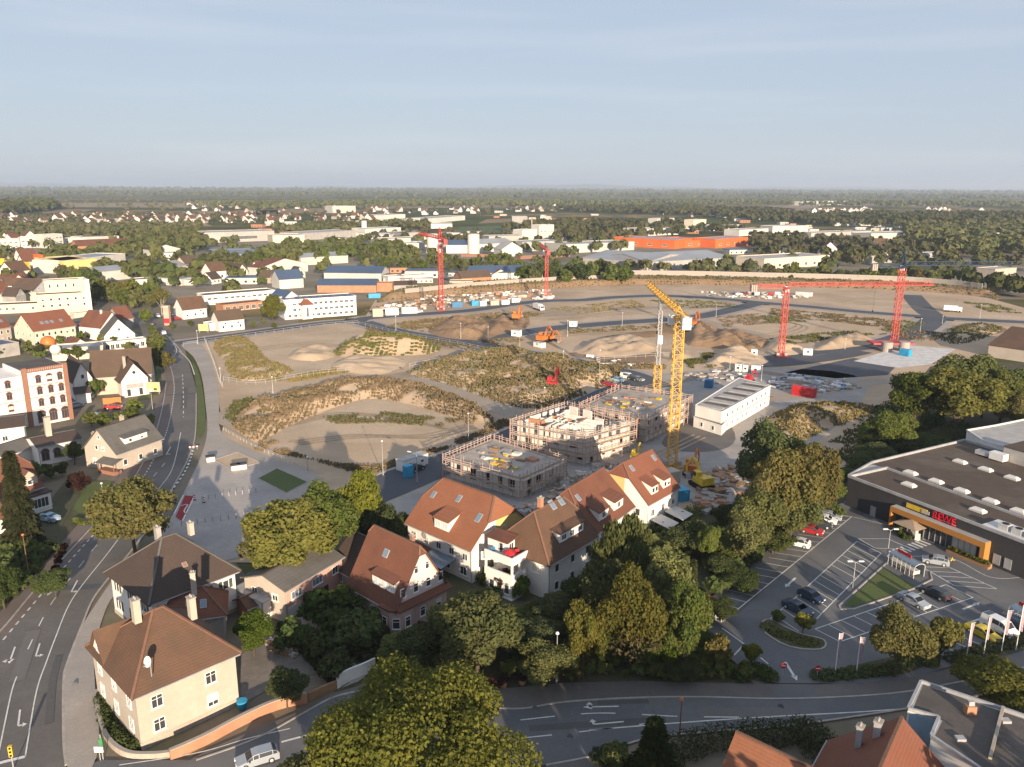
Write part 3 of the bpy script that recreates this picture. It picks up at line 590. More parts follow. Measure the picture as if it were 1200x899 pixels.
for i, (p, w) in enumerate([([(20, 800), (40, 740)], 1.8), ([(58, 850), (62, 800), (70, 770)], .9), ([(150, 600), (175, 565)], 1.4), ([(215, 480), (217, 455)], 1.6), ([(105, 640), (130, 610)], .8), ([(620, 856), (780, 845)], 1.1), ([(820, 838), (930, 836)], 1.8), ([(860, 720), (930, 655)], 1.3), ([(1020, 725), (1060, 745)], 2.2), ([(980, 610), (1010, 600)], 2.5), ([(1120, 720), (1160, 705)], 1.2), ([(700, 826), (760, 824)], .8)]): ribbon('asphalt_patch', p, w, .2705, 'patch' if i % 2 else 'patch2', 2)
for i, (p, m) in enumerate([([(505, 386), (540, 378), (600, 382), (625, 388), (560, 398)], 'earth'), ([(800, 398), (830, 384), (900, 398), (880, 408)], 'earth'), ([(660, 424), (690, 408), (760, 414), (770, 424), (720, 428)], 'earth'), ([(940, 400), (1000, 390), (1040, 398), (1000, 408)], 'sand2'), ([(760, 378), (810, 376), (830, 384), (790, 392)], 'earth'), ([(430, 392), (520, 404), (540, 410), (470, 404)], 'rut'), ([(610, 366), (690, 360), (700, 366), (630, 372)], 'rut'), ([(540, 476), (590, 492), (600, 498), (560, 500)], 'rut'), ([(1110, 386), (1160, 382), (1180, 388), (1130, 398)], 'earth')]): sheet('bare_earth', p, .148 + .0015 * i, m, 4)
for i, (p, n, m) in enumerate([([(426, 384), (520, 400), (600, 414), (590, 417), (500, 404), (430, 390)], 700, 'weed'), ([(470, 378), (540, 372), (560, 376), (500, 390), (470, 386)], 900, 'weed'), ([(640, 388), (740, 382), (800, 380), (800, 384), (700, 390), (640, 394)], 500, 'weed'), ([(900, 398), (950, 392), (1010, 388), (1040, 392), (980, 398), (920, 406)], 900, 'weedg'), ([(1040, 384), (1110, 392), (1090, 402), (1050, 396)], 500, 'weed'), ([(660, 430), (700, 424), (780, 428), (780, 433), (720, 434)], 500, 'weed'), ([(800, 424), (830, 414), (850, 418), (840, 432), (810, 432)], 700, 'weedg'), ([(300, 446), (345, 440), (412, 430), (415, 436), (345, 448)], 700, 'weed'), ([(560, 372), (610, 366), (640, 368), (600, 378)], 500, 'weed'), ([(870, 374), (900, 370), (950, 378), (900, 380)], 500, 'weedg'), ([(1120, 352), (1170, 358), (1200, 368), (1160, 366)], 400, 'weedg')]): tufts('dry_weeds' if m == 'weed' else 'green_weeds', rect_pts(p, n, .2, 140 + i), n, m, .5, 1.2, 160 + i)
# ---------------------------------------------------------------- buildings
_WM = {}
def win_meshes(w, h, style):
    k = (round(w, 2), round(h, 2), style)
    if k not in _WM:
        t = .09; fm = {'dark': 'dark', 'arch': 'brick'}.get(style, 'frame'); mb = MB()
        for x0, x1, z0, z1 in ((-w / 2, -w / 2 + t, 0, h), (w / 2 - t, w / 2, 0, h), (-w / 2 + t, w / 2 - t, 0, t), (-w / 2 + t, w / 2 - t, h - t, h)): mb.bx(x0, -.09, z0, x1, .03, z1)
        n = max(1, round(w / .75)) if style != 'plain' else 1
        for i in range(1, n): x = -w / 2 + w * i / n; mb.bx(x - .035, -.07, t, x + .035, .02, h - t)
        if style == 'cross': mb.bx(-w / 2 + t, -.065, h * .66, w / 2 - t, .02, h * .66 + .06)
        mb.bx(-w / 2 - .08, -.16, -.1, w / 2 + .08, .03, -.003)
        if style == 'arch':
            pts = [(-w / 2 - .18, h - .2)] + [(math.cos(a) * (w / 2 + .18) * -1, h - .2 + math.sin(a) * (w / 2 + .18)) for a in [math.pi * i / 8 for i in range(1, 8)]] + [(w / 2 + .18, h - .2)]
            pin = [(-w / 2 + .02, h - .2)] + [(math.cos(a) * (w / 2 - .02) * -1, h - .2 + math.sin(a) * (w / 2 - .02)) for a in [math.pi * i / 8 for i in range(1, 8)]] + [(w / 2 - .02, h - .2)]
            for i in range(8):
                q = [pts[i], pts[i + 1], pin[i + 1], pin[i]]
                vs = [(p[0], y, p[1]) for y in (-.1, .03) for p in q]
                mb.add(vs, [(0, 1, 2, 3), (7, 6, 5, 4), (0, 4, 5, 1), (1, 5, 6, 2), (2, 6, 7, 3), (3, 7, 4, 0)])
        f = mb.mesh('window', M[fm])
        pm = 'shutter' if style == 'shut' else 'glassl' if style == 'sky' else 'glass'
        pb = MB(); pb.bx(-w / 2 + t, -.035, t, w / 2 - t, .02, h - t)
        if style == 'arch': pb.add([(p[0], y, p[1]) for y in (-.03, .02) for p in pin], [tuple(range(9)), tuple(range(17, 8, -1))])
        _WM[k] = (f, pb.mesh('pane', M[pm]))
        if style == 'shutters':
            s = MB()
            s.bx(w / 2 + .06, -.07, 0, w / 2 + .55, .02, h)
            _WM[k] += (s.mesh('shutter', M['dshutter']),)
    return _WM[k]
_BM = {}
def blind_mesh(w):
    w = round(w, 2)
    if w not in _BM: _BM[w] = MB().bx(-w / 2 + .09, -.05, 0, w / 2 - .09, -.036, 1).mesh('roller_blind', M['shutter'])
    return _BM[w]
def win(parent, x, y, z, ang, w=1.2, h=1.3, style=''):
    ms = win_meshes(w, h, style); f = inst('window', ms[0], parent, (x, y, z), ang); inst('pane', ms[1], f)
    if h < 2 and len(ms) < 4 and rnd.random() < .12: bh = h * rnd.choice((.25, .4, .6)); inst('roller_blind', blind_mesh(w), f, (0, 0, h - .09 - bh), 0, (1, 1, bh))
    if len(ms) > 2: inst('shutter', ms[2], f); inst('shutter', ms[2], f, (-w - .61, 0, 0))
    return f
FA = {'f': 0, 'r': math.pi / 2, 'b': math.pi, 'l': -math.pi / 2}
class House:
    def __init__(s, name, label, A, B, ze, zr, W=None, C=None, L=None, roof='r_red', wall='white', axis='x', k=(0, 0), hip=1.0, o=.5, og=.35, cat='house', group=None, plinth=0.0, base=0.0, rt=.2, gutter=True, pw='plinth', flip=False, world=None):
        a, b = G(*A, ze), G(*B, ze); s.L = L or (b - a).length; rz = math.atan2(b.y - a.y, b.x - a.x)
        if C: c = G(*C, ze); nn = Vector((-math.sin(rz), math.cos(rz), 0)); W = abs((c - a).dot(nn))
        s.W = W; s.ze, s.zr = ze, zr
        if flip: rz += math.pi; a = b
        if world: a = Vector((world[0], world[1], 0)); rz = world[2]; s.L = world[3]; s.W = W = world[4]
        s.t = thing(name, label, cat, (a.x, a.y, base), rz, group); s.rz = rz
        s.axis = axis; L, W = s.L, s.W; s.S = L if axis == 'x' else W; s.T = W if axis == 'x' else L
        s.m = (zr - ze) / (s.T / 2); s.rt = rt
        s.wall = s._walls(k, hip).obj('wall', M[wall], s.t)
        if plinth: MB().bx(-.06, -.06, -.3, L + .06, W + .06, plinth).obj('plinth', M[pw], s.t)
        s.roof = s._roof(k, hip, o, og).obj('roof', M[roof], s.t); s.rm = roof; s.wm = wall
        if roof.startswith('r_') and gutter and roof not in ('r_felt', 'r_blue'):
            for p_, q_ in s.caps:
                if (Vector(q_) - Vector(p_)).length > .5: MB().bar(Vector(p_) + Vector((0, 0, .02)), Vector(q_) + Vector((0, 0, .02)), .3, .16).obj('ridge_tiles', M[{'r_dark': 'r_grey', 'r_grey': 'r_dark'}.get(roof, 'ridge')], s.roof)
        if gutter:
            g = MB(); zo = ze - s.m * o + rt * .4
            for t in (-o - .07, s.T + o + .07): g.bar(s.P(-og, t, zo), s.P(s.S + og, t, zo), .13)
            g.obj('gutter', M['metal'], s.t)
            for u in (.12, s.S - .12): a_ = s.P(u, -.1, 0); MB().cyl((a_[0], a_[1], 0), (a_[0], a_[1], ze - .1), .06, n=6).obj('downpipe', M['metal'], s.t)
    def P(s, u, t, z): return (u, t, z) if s.axis == 'x' else (t, u, z)
    def _walls(s, k, hip):
        S, T, ze, zr = s.S, s.T, s.ze, s.zr; mb = MB(); e = .04
        for u, kk in ((0, k[0]), (S, k[1])):
            pts = [s.P(u, 0, -.3), s.P(u, T, -.3), s.P(u, T, ze)]
            if kk < 1:
                zc = zr - kk * (zr - ze) - e; tc = (zc - ze) / s.m
                pts += ([s.P(u, T - tc, zc), s.P(u, tc, zc)] if kk > 0 else [s.P(u, T / 2, zc)])
            pts.append(s.P(u, 0, ze)); mb.poly(pts)
        for t in (0, T): mb.poly([s.P(0, t, -.3), s.P(S, t, -.3), s.P(S, t, ze), s.P(0, t, ze)])
        return mb
    def _roof(s, k, hip, o, og):
        S, T, m, rt = s.S, s.T, s.m, s.rt; zr = s.zr + rt; zo = s.ze - m * o + rt; V = []; I = {}
        def v(u, t, z):
            q = (round(u, 3), round(t, 3), round(z, 3))
            if q not in I: I[q] = len(V); V.append(s.P(u, t, z))
            return I[q]
        E = []
        for e in (0, 1):
            kk = k[e]; og2 = o if kk >= 1 else og; u = -og2 if e == 0 else S + og2; sg = 1 if e == 0 else -1
            zc = zr - kk * (zr - zo); tc = -o + (zc - zo) / m if m else T / 2; r = u + sg * (kk * hip * (T / 2) + (o if kk >= 1 else 0) * 0)
            E.append((v(u, -o, zo), v(u, tc, zc), v(r, T / 2, zr), v(u, T - tc, zc), v(u, T + o, zo)))
        def dd(f):
            q = []
            for i in f:
                if not q or q[-1] != i: q.append(i)
            if q[0] == q[-1]: q.pop()
            return q
        a, b = E; fs = [dd([a[0], b[0], b[1], b[2], a[2], a[1]]), dd([b[4], a[4], a[3], a[2], b[2], b[3]])]
        s.caps = [(V[a[2]], V[b[2]])] + [(V[e[2]], V[e[q]]) for e, kk in ((a, k[0]), (b, k[1])) if kk > 0 for q in (1, 3)]
        if k[0] > 0: fs.append(dd([a[3], a[1], a[2]]))
        if k[1] > 0: fs.append(dd([b[1], b[3], b[2]]))
        return MB().slab(V, fs, rt)
    def row(s, face, n, z, w=1.2, h=1.3, style='', u0=None, u1=None, us=None):
        Lf = s.L if face in 'fb' else s.W
        if us is None:
            u0 = 0 if u0 is None else u0; u1 = Lf if u1 is None else u1; us = [u0 + (u1 - u0) * (i + .5) / n for i in range(n)]
        for u in us:
            x, y = {'f': (u, 0), 'b': (u, s.W), 'l': (0, u), 'r': (s.L, u)}[face]; win(s.t, x, y, z, FA[face], w, h, style)
    def door(s, face, u, w=1.1, h=2.1, m='wood', z=.0):
        x, y = {'f': (u, 0), 'b': (u, s.W), 'l': (0, u), 'r': (s.L, u)}[face]
        d = MB().bx(-w / 2, -.07, 0, w / 2, .05, h).obj('door', M[m], s.t, (x, y, z), FA[face])
        MB().bx(w / 2 - .18, -.12, h * .45, w / 2 - .1, -.071, h * .52).obj('handle', M['metal'], d)
    def slope(s, side, t): return s.ze + s.m * t + s.rt
    def pt(s, side, u, t, z): return s.P(u, t if side == 'f' else s.T - t, z)
    def ang(s, side): return {('x', 'f'): 0, ('x', 'b'): math.pi, ('y', 'f'): -math.pi / 2, ('y', 'b'): math.pi / 2}[(s.axis, side)]
    def chimney(s, u, t, ztop, w=.7, m='plinth', cap=True):
        x, y, _ = s.P(u, t, 0); z0 = s.ze + s.m * min(t, s.T - t) - .5
        c = MB().bx(-w / 2, -w * .42, z0, w / 2, w * .42, ztop).obj('chimney', M[m], s.roof, (x, y, 0))
        if cap:
            b = MB().bx(-w / 2 - .08, -w * .42 - .08, ztop + .003, w / 2 + .08, w * .42 + .08, ztop + .12)
            for i in (-1, 1): b.cyl((i * w * .2, 0, ztop + .12), (i * w * .2, 0, ztop + .4), .1)
            b.obj('chimney_cap', M['conc'], c)
    def skylight(s, side, u, t, w=.9, h=1.3, m='glassl'):
        th = math.atan(s.m); mb = MB(); dt = h * math.cos(th) / 2; dz = h * math.sin(th) / 2; z = s.slope(side, t); n = (-math.sin(th) if 1 else 0, math.cos(th))
        def q(uu, e, up): return s.pt(side, u + uu, t + e * dt + up * n[0], z + e * dz + up * n[1])
        def slabq(w2, e2, a, b): return [q(-w2, -e2, a), q(w2, -e2, a), q(w2, e2, a), q(-w2, e2, a), q(-w2, -e2, b), q(w2, -e2, b), q(w2, e2, b), q(-w2, e2, b)]
        FS = [(3, 2, 1, 0), (4, 5, 6, 7), (0, 1, 5, 4), (1, 2, 6, 5), (2, 3, 7, 6), (3, 0, 4, 7)]
        f = MB(); f.add(slabq(w / 2, 1, -.05, .1), FS); fo = f.obj('skylight', M['metal'], s.roof)
        g = MB(); g.add(slabq(w / 2 - .08, .86, .02, .115), FS); g.obj('pane', M[m], fo)
    def dormer(s, side, u0, u1, tf, hgt, pitch=.25, wall=None, roof=None, wins=1, ww=.9, wh=.8, style='', o=.25):
        z0 = s.ze + s.m * tf; zt = z0 + hgt; tb = (zt - pitch * tf - s.ze) / (s.m - pitch); zb = s.ze + s.m * tb
        cs = [(tf, z0 - .05), (tf, zt), (tb, zb)]; mb = MB()
        vs = [s.pt(side, u, t, z) for u in (u0, u1) for t, z in cs]; mb.add(vs, [(0, 1, 2), (5, 4, 3), (0, 3, 4, 1), (1, 4, 5, 2), (2, 5, 3, 0)])
        d = mb.obj('dormer', M[wall or s.wm], s.roof)
        r = MB(); a = [s.pt(side, u0 - o, tf - o, zt - pitch * o + .16), s.pt(side, u1 + o, tf - o, zt - pitch * o + .16), s.pt(side, u1 + o, tb + .5, zb + pitch * .5 + .16), s.pt(side, u0 - o, tb + .5, zb + pitch * .5 + .16)]
        r.slab(a, [(0, 1, 2, 3)], .14); r.obj('dormer_roof', M[roof or s.rm], d)
        for i in range(wins):
            p = s.pt(side, u0 + (u1 - u0) * (i + .5) / wins, tf, z0 + (hgt - wh) * .55); win(s.roof, *p, s.ang(side), ww, wh, style)
    def gdormer(s, side, u, w, tf, hgt, ph, wall=None, roof=None, ww=.9, wh=1.0, o=.2, style=''):    # gabled dormer
        z0 = s.ze + s.m * tf; zt = z0 + hgt; zp = zt + ph; tb1 = (zt - s.ze) / s.m; tb2 = (zp - s.ze) / s.m; mb = MB(); h = w / 2
        vs = [s.pt(side, u - h, tf, z0 - .05), s.pt(side, u + h, tf, z0 - .05), s.pt(side, u + h, tf, zt), s.pt(side, u, tf, zp), s.pt(side, u - h, tf, zt), s.pt(side, u + h, tb1, zt), s.pt(side, u - h, tb1, zt)]
        mb.add(vs, [(0, 1, 2, 3, 4), (1, 5, 2), (0, 4, 6)]); d = mb.obj('dormer', M[wall or s.wm], s.roof)
        m2 = ph / h; q = .14; r = MB()
        a = [s.pt(side, u - h - o, tf - o, zt - m2 * o + q), s.pt(side, u, tf - o, zp + q), s.pt(side, u + h + o, tf - o, zt - m2 * o + q), s.pt(side, u + h + o, tb1 - .0, zt - m2 * o + q), s.pt(side, u, tb2 + .3, zp + q), s.pt(side, u - h - o, tb1, zt - m2 * o + q)]
        r.slab(a, [(0, 1, 4, 5), (1, 2, 3, 4)], .13); r.obj('dormer_roof', M[roof or s.rm], d)
        win(s.roof, *s.pt(side, u, tf, z0 + .2), s.ang(side), ww, wh, style)
    def part(s, mb, name, m, label=None):
        o = mb.obj(name, M[m], s.t); return tag(o, label)
PI = math.pi
# corner house, bottom left
h = House('house', 'cream corner house with brown hipped roof and a satellite dish, at the street junction', (107, 755), (158, 812), 7.5, 12.6, C=(278, 765), roof='r_brown', wall='cream', axis='y', k=(1, 1), hip=.86, o=.6, plinth=1.0)
h.row('r', 2, 4.6, 1.35, 1.6, 'cross', us=[2.2, h.W - 3.2]); h.row('r', 2, 1.6, 1.35, 1.6, 'cross', us=[2.2, h.W - 3.2])
h.row('f', 3, 4.6, 1.2, 1.6, 'cross'); h.row('f', 3, 1.6, 1.2, 1.6, 'cross'); h.door('l', 4)
h.chimney(h.S * .30, h.T * .46, 14.6, .95, 'cream'); h.chimney(h.S * .78, h.T * .63, 13.6, .9, 'cream')
# white gablet on the street side
mb = MB(); d = MB()
for (u0, u1, zp) in ((.8, 5.2, 10.6),):
    um = (u0 + u1) / 2
    g_ = MB(); g_.add([(u0, -.1, 7.4), (u1, -.1, 7.4), (um, -.1, zp), (um, (zp - 7.5) / ((12.6 - 7.5) / (h.W / 2)) + .3, zp)], [(0, 1, 2), (1, 3, 2), (0, 2, 3)])
    go = g_.obj('street_gable', M['white'], h.t)
    r_ = MB(); q = (zp - 7.5) / ((12.6 - 7.5) / (h.W / 2)) + .8
    r_.slab([(u0 - .4, -.5, 7.2), (um, -.5, zp + .2), (u1 + .4, -.5, 7.2), (um, q, zp + .2)], [(0, 1, 3), (1, 2, 3)], .16); r_.obj('gable_roof', M['r_brown'], go)
    win(go, um, -.1, 8.0, 0, .9, 1.1)
dish = thing('satellite_dish', 'white satellite dish on the brown roof of the cream corner house', 'satellite dish', tuple(G(176, 778, 10.2)), R(-30))
mb = MB()
for i in range(6):
    r0, r1 = .62 * i / 6, .62 * (i + 1) / 6
    vs = [(math.cos(a) * r, -.18 + r * r * -.35 + .0, math.sin(a) * r) for r in (r0, r1) for a in [PI * k / 8 for k in range(16)]]
    mb.add(vs, [(k, (k + 1) % 16, 16 + (k + 1) % 16, 16 + k) for k in range(16)])
mb.obj('reflector', M['whitep'], dish, (0, 0, .3)).rotation_euler = (R(-20), 0, 0)
MB().bar((0, 0, -1.6), (0, 0, .3), .08).bar((0, 0, -.1), (0, -.75, .1), .04).box((0, -.75, .1), (.12, .12, .12)).obj('mast', M['metal'], dish)
# white house with dark hipped roof
h = House('house', 'white two storey house with dark hipped roof behind the cream corner house', (129, 668), (177, 703), 7, 12.2, C=(276, 667), roof='r_dark', wall='white', axis='y', k=(1, 1), hip=.9, o=.7, plinth=.7)
h.row('f', 3, 4.3, 1.0, 1.5, 'shutters'); h.row('f', 3, 1.4, 1.0, 1.5, 'shutters'); h.row('r', 4, 4.3, 1.0, 1.4, 'shutters'); h.row('r', 3, 1.4, 1.1, 1.4, 'cross')
h.chimney(h.S * .42, h.T * .4, 13.6, .85, 'greyw'); h.chimney(h.S * .76, h.T * .52, 13.4, .8, 'cream'); h.skylight('b', h.S * .5, 2.4, .7, .8, 'brick')
h = House('house', 'low annex with rust tiled roof and tall chimney, between cream corner house and white house', (200, 727), (262, 718), 4, 6.6, W=6.5, roof='r_rust', wall='greyw', k=(0, 1), cat='outbuilding')
h.chimney(h.L * .45, 2.6, 9.4, .7, 'cream'); h.skylight('f', h.L * .35, 1.4); h.skylight('f', h.L * .62, 1.2); h.row('r', 1, 1.3, 1, 1.1)
# salmon garage house
h = House('house', 'salmon pink two storey house with grey shed roof and garage doors', (334, 692), (400, 653), 5.3, 6.7, W=8.2, roof='r_grey', wall='salmon', k=(0, 0), o=.4, rt=.2)
h.row('f', 2, 3.2, 2.2, 1.25, 'sky', us=[2.2, 6.6]); h.row('f', 1, 3.2, 1.3, 1.3, us=[10.6]); h.row('l', 2, 3.1, 1.2, 1.2)
q = MB(); q.poly([(-.03, .02, -.2), (-.03, h.W - .02, -.2), (-.03, h.W - .02, 5.3), (-.03, h.W / 2, 6.6), (-.03, .02, 5.3)]); h.part(q, 'gable_cladding', 'cream')
for u in (1.7, 5.2): h.part(MB().bx(u - 1.4, -.1, 0, u + 1.4, .05, 2.3), 'garage_door', 'shutter')
h.door('f', 8.3, 1.2, 2.2, 'dark'); h.chimney(h.L * .5, 6.6, 8.4, .6, 'greyw'); h.row('r', 1, 3.2, 1.2, 1.3)
h = House('garage', 'white flat roofed garage joined to the salmon pink house', (276, 690), (308, 706), 3.2, 3.5, W=7, roof='metal', wall='white', cat='garage', o=.15, rt=.15); h.part(MB().bx(.6, -.08, 0, 3.4, .05, 2.2), 'garage_door', 'brick')
h = House('carport', 'small lean-to with rusty tiled roof in front of the white garage', (290, 712), (312, 703), 2.4, 3.2, W=3.2, roof='r_brown', wall='brick', cat='shed', k=(0, 0))
# tall pink house
h = House('house', 'tall pink house with steep rust red half hipped roof and pale gable', (410, 682), (465, 712), 5.2, 12.6, C=(514, 680), roof='r_rust', wall='pink', axis='x', k=(.12, .12), o=.5, plinth=.9, og=.4)
h.row('r', 4, 6.2, .95, 1.4, 'cross'); h.row('r', 2, 9.0, .8, 1.2, 'cross', u0=2.6, u1=h.W - 2.6); h.row('r', 3, 2.0, 1.0, 1.5, 'cross')
h.row('f', 3, 2.0, 1.0, 1.5, 'cross'); h.dormer('f', h.L * .42, h.L * .88, .7, 1.7, .35, wall='white', wins=3, ww=1.1, wh=1.0, style='shut'); h.skylight('f', h.L * .45, 3.1, 1.1, 1.2); h.chimney(h.L * .78, h.W * .55, 13.6, .6, 'brick')
gw = MB(); gw.poly([(h.L + .03, .3, 5.35), (h.L + .03, h.W - .3, 5.35), (h.L + .03, h.W / 2 + .5, 11.4), (h.L + .03, h.W / 2 - .5, 11.4)]); h.part(gw, 'gable_cladding', 'palepink')
sk = MB(); sk.slab([(h.L + .05, -.3, 5.6), (h.L + 1.0, -.4, 4.9), (h.L + 1.0, h.W + .4, 4.9), (h.L + .05, h.W + .3, 5.6)], [(0, 1, 2, 3)], .15); h.part(sk, 'skirt_roof', 'r_rust')
bay = [(h.L - 2.6, -.9), (h.L - .6, -.9), (h.L + .7, .4), (h.L + .7, 2.2), (h.L - .1, 2.6), (h.L - 2.9, .2)]; h.part(MB().prism(bay, -.2, 4.7), 'bay', 'pink')
h.part(MB().prism([(x + (.25 if x > h.L - 1 else -.1), y - .2) for x, y in bay], 4.703, 4.95), 'bay_roof', 'r_rust')
win(h.t, h.L - 1.6, -.92, 2.0, 0, 1.0, 1.6, 'cross'); win(h.t, h.L + .07, -.24, 2.0, PI / 4, 1.1, 1.6, 'cross'); win(h.t, h.L + .72, 1.3, 2.0, PI / 2, 1.0, 1.6, 'cross')
h = House('house', 'dark brown roofed barn behind the salmon pink house', (388, 660), (410, 672), 3.5, 7.5, W=9, roof='r_dark', wall='greyw', cat='barn'); h.row('f', 1, 1.3, 1, 1)
# orange roofed white terrace with yellow gable
h = House('house', 'white and yellow house with bright orange red half hipped roof and shed dormer', (478, 610), (553, 642), 6.3, 12.4, C=(600, 604), roof='r_orange', wall='white', k=(.45, .45), hip=.62, o=.6, og=.3)
h.row('f', 5, 3.6, 1.2, 1.2); h.row('f', 4, .9, 1.5, 1.5); h.row('r', 2, 6.6, 1.1, 1.2, us=[4, 7.4]); h.row('r', 2, 3.5, 1.2, 1.3, us=[3, 8])
y_ = MB(); y_.poly([(h.L + .04, h.W * .40, -.2), (h.L + .04, h.W - .02, -.2), (h.L + .04, h.W - .02, 6.2), (h.L + .04, h.W * .74, 9.3), (h.L + .04, h.W * .40, 9.3)]); h.part(y_, 'yellow_wall', 'yellowr')
h.dormer('f', h.L * .40, h.L * .62, .5, 1.9, .3, wins=2, ww=1.3, wh=1.1, style='shut'); h.skylight('f', h.L * .12, 4.3); h.skylight('f', h.L * .48, 5.0); h.skylight('f', h.L * .87, 3.6, 1, 1.6)
pv = MB(); pv.slab([(6.5, -3.4, 2.6), (12, -3.4, 2.6), (12, -.1, 3.2), (6.5, -.1, 3.2)], [(0, 1, 2, 3)], .08)
for x in (6.6, 9.2, 11.9): pv.bar((x, -3.3, -.2), (x, -3.3, 2.6), .1)
h.part(pv, 'veranda', 'glassl'); h.part(MB().bx(2.5, -3, -.2, 6.2, -.02, 2.5), 'extension', 'white'); h.part(MB().slab([(2.3, -3.3, 2.6), (6.4, -3.3, 2.6), (6.4, 0, 3.1), (2.3, 0, 3.1)], [(0, 1, 2, 3)], .1), 'extension_roof', 'r_rust'); h.part(MB().cyl((4.4, -.05, 4.9), (4.4, -.25, 4.9), .55, n=14), 'wall_clock_dish', 'metal')
# white house with balconies
h = House('house', 'white house with dark brown hipped roof, stacked balconies and blue skylights', (643, 658), (697, 626), 6.6, 12.0, W=11, roof='r_brown', wall='white', axis='x', k=(1, .4), hip=.72, o=.6)
h.row('f', 3, 4.0, 1.1, 1.4); h.row('f', 3, 1.0, 1.1, 1.5); h.row('l', 2, 4.0, 1.6, 1.4, 'shut', us=[2.5, 6]); h.row('l', 1, 1.0, 1.2, 1.5)
h.dormer('f', h.L * .33, h.L * .85, 1.0, 1.7, .12, wins=3, ww=1.3, wh=1.0); h.chimney(h.L * .42, h.W * .52, 13.8, .8, 'brickwall')
h.skylight('f', h.L * .62, 5.2, 1.1, 1.7); h.skylight('f', h.L * .80, 5.2, 1.1, 1.7)
bl = MB(); X0, Y0, Y1 = -3.9, 4.0, 9.6
bl.bx(X0, Y0, -.3, -.02, Y1, .25).bx(X0, Y0, 3.1, -.02, Y1, 3.35).bx(X0, Y0, 5.9, -.02, Y1, 6.197)
for z in (3.35, 6.2): bl.bx(X0, Y0, z, X0 + .25, Y1, z + 1.0).bx(X0 + .253, Y0, z, -.02, Y0 + .25, z + 1.0)
for x, y in ((X0 + .16, Y0 + .16), (X0 + .16, Y1 - .2), (X0 + 2, Y0 + .16)): bl.bx(x - .14, y - .14, 4.353, x + .14, y + .14, 5.897)
h.part(bl, 'balcony', 'white'); h.part(MB().bx(X0 + .2, Y0 + .2, .253, -.1, Y1 - .1, 3.097), 'ground_floor_room', 'white')
for y in (5.2, 6.7, 8.2): win(h.t, X0 + .19, y, .9, -PI / 2, 1.1, 1.6)
win(h.t, -1.9, Y0 + .19, .9, 0, 1.6, 1.6)
h.part(MB().bx(-1.9, 6.6, 6.2, -.05, 10.6, 8.4), 'roof_room', 'white'); h.part(MB().slab([(-2.3, 6.2, 8.5), (.6, 6.2, 8.9), (.6, 11, 8.9), (-2.3, 11, 8.5)], [(0, 1, 2, 3)], .15), 'roof_room_roof', 'r_rust'); win(h.t, -1.92, 7.8, 6.4, -PI / 2, .9, 1.7); win(h.t, -1.0, 6.58, 6.4, 0, 1.2, 1.7)
BALC = h
# three red roofed row houses towards the crane
h = House('house', 'row house with rust red roof and ochre gable, middle of the red terrace', (699, 623), (742, 592), 6.3, 12.0, W=12.5, roof='r_rust', wall='white', k=(.35, 0), hip=.6, o=.4, og=.2)
q = MB(); q.poly([(-.04, 5, -.2), (-.04, h.W - .03, -.2), (-.04, h.W - .03, 6.2), (-.04, h.W * .64, 10), (-.04, 5, 10)]); h.part(q, 'ochre_wall', 'ochre'); h.row('l', 2, 6.8, .8, 1.2, us=[6.6, 8]); h.row('f', 3, 3.5, 1.2, 1.3)
h.dormer('f', h.L * .15, h.L * .4, .7, 1.8, .3, wins=1, ww=1.4, wh=1.1); h.dormer('f', h.L * .55, h.L * .8, .7, 1.8, .3, wins=1, ww=1.4, wh=1.1)
h.skylight('f', h.L * .12, 4.6)
h = House('house', 'white row house with red roof and two shed dormers, nearest the yellow crane', (759, 590), (795, 570), 6.5, 12.4, W=12.5, roof='r_red', wall='white', k=(.35, 0), hip=.6, o=.4, og=.2)
q = MB(); q.poly([(-.04, 5, -.2), (-.04, h.W - .03, -.2), (-.04, h.W - .03, 6.4), (-.04, h.W * .64, 10.5), (-.04, 5, 10.5)]); h.part(q, 'ochre_wall', 'ochre'); h.row('f', 3, 3.4, 1.2, 1.4); h.row('f', 3, .6, 1.4, 2.0); h.row('l', 2, 3.6, 1.1, 1.4, us=[2, 4.5])
for a, b in ((.2, .4), (.58, .8)): h.dormer('f', h.L * a, h.L * b, .6, 1.9, .3, wins=2, ww=1.0, wh=1.0)
h.skylight('f', h.L * .2, 5); h.skylight('f', h.L * .9, 5)
aw = MB(); aw.slab([(h.L * .1, -4, 2.3), (h.L * .42, -4, 2.3), (h.L * .42, -.05, 3), (h.L * .1, -.05, 3)], [(0, 1, 2, 3)], .06); aw.slab([(h.L * .55, -4, 2.3), (h.L * .9, -4, 2.3), (h.L * .9, -.05, 3), (h.L * .55, -.05, 3)], [(0, 1, 2, 3)], .06); h.part(aw, 'awning', 'r_white')
# bottom right roofs
def gab(name, label, A, B, ze, zr, **k): return House(name, label, A, B, ze, zr, **k)
def ridge_house(label, p0, p1, zr, ze, W, Lx, **k):
    a, b = G(*p0, zr), G(*p1, zr); d = (b - a).normalized(); n = Vector((-d.y, d.x, 0)); o = a - n * W / 2
    return House('house', label, (600, 700), (610, 700), ze, zr, world=(o.x, o.y, math.atan2(d.y, d.x), Lx, W), **k)
h = ridge_house('house with bright orange tiled gable roof cut by the bottom edge of the picture', (866, 861), (945, 899), 9.5, 4.5, 11, 14, roof='r_orange', wall='white'); h.row('l', 2, 1.5)
h = ridge_house('house with orange and rust tiled roof and two metal chimneys, beside the flat grey roof', (1056, 844), (1032, 899), 10, 4.5, 12.5, 13, roof='r_red', wall='white'); h.chimney(2.2, 4.6, 10.4, .8, 'metal'); h.chimney(3.2, 3.2, 9.8, .7, 'metal'); h.row('l', 2, 1.5)
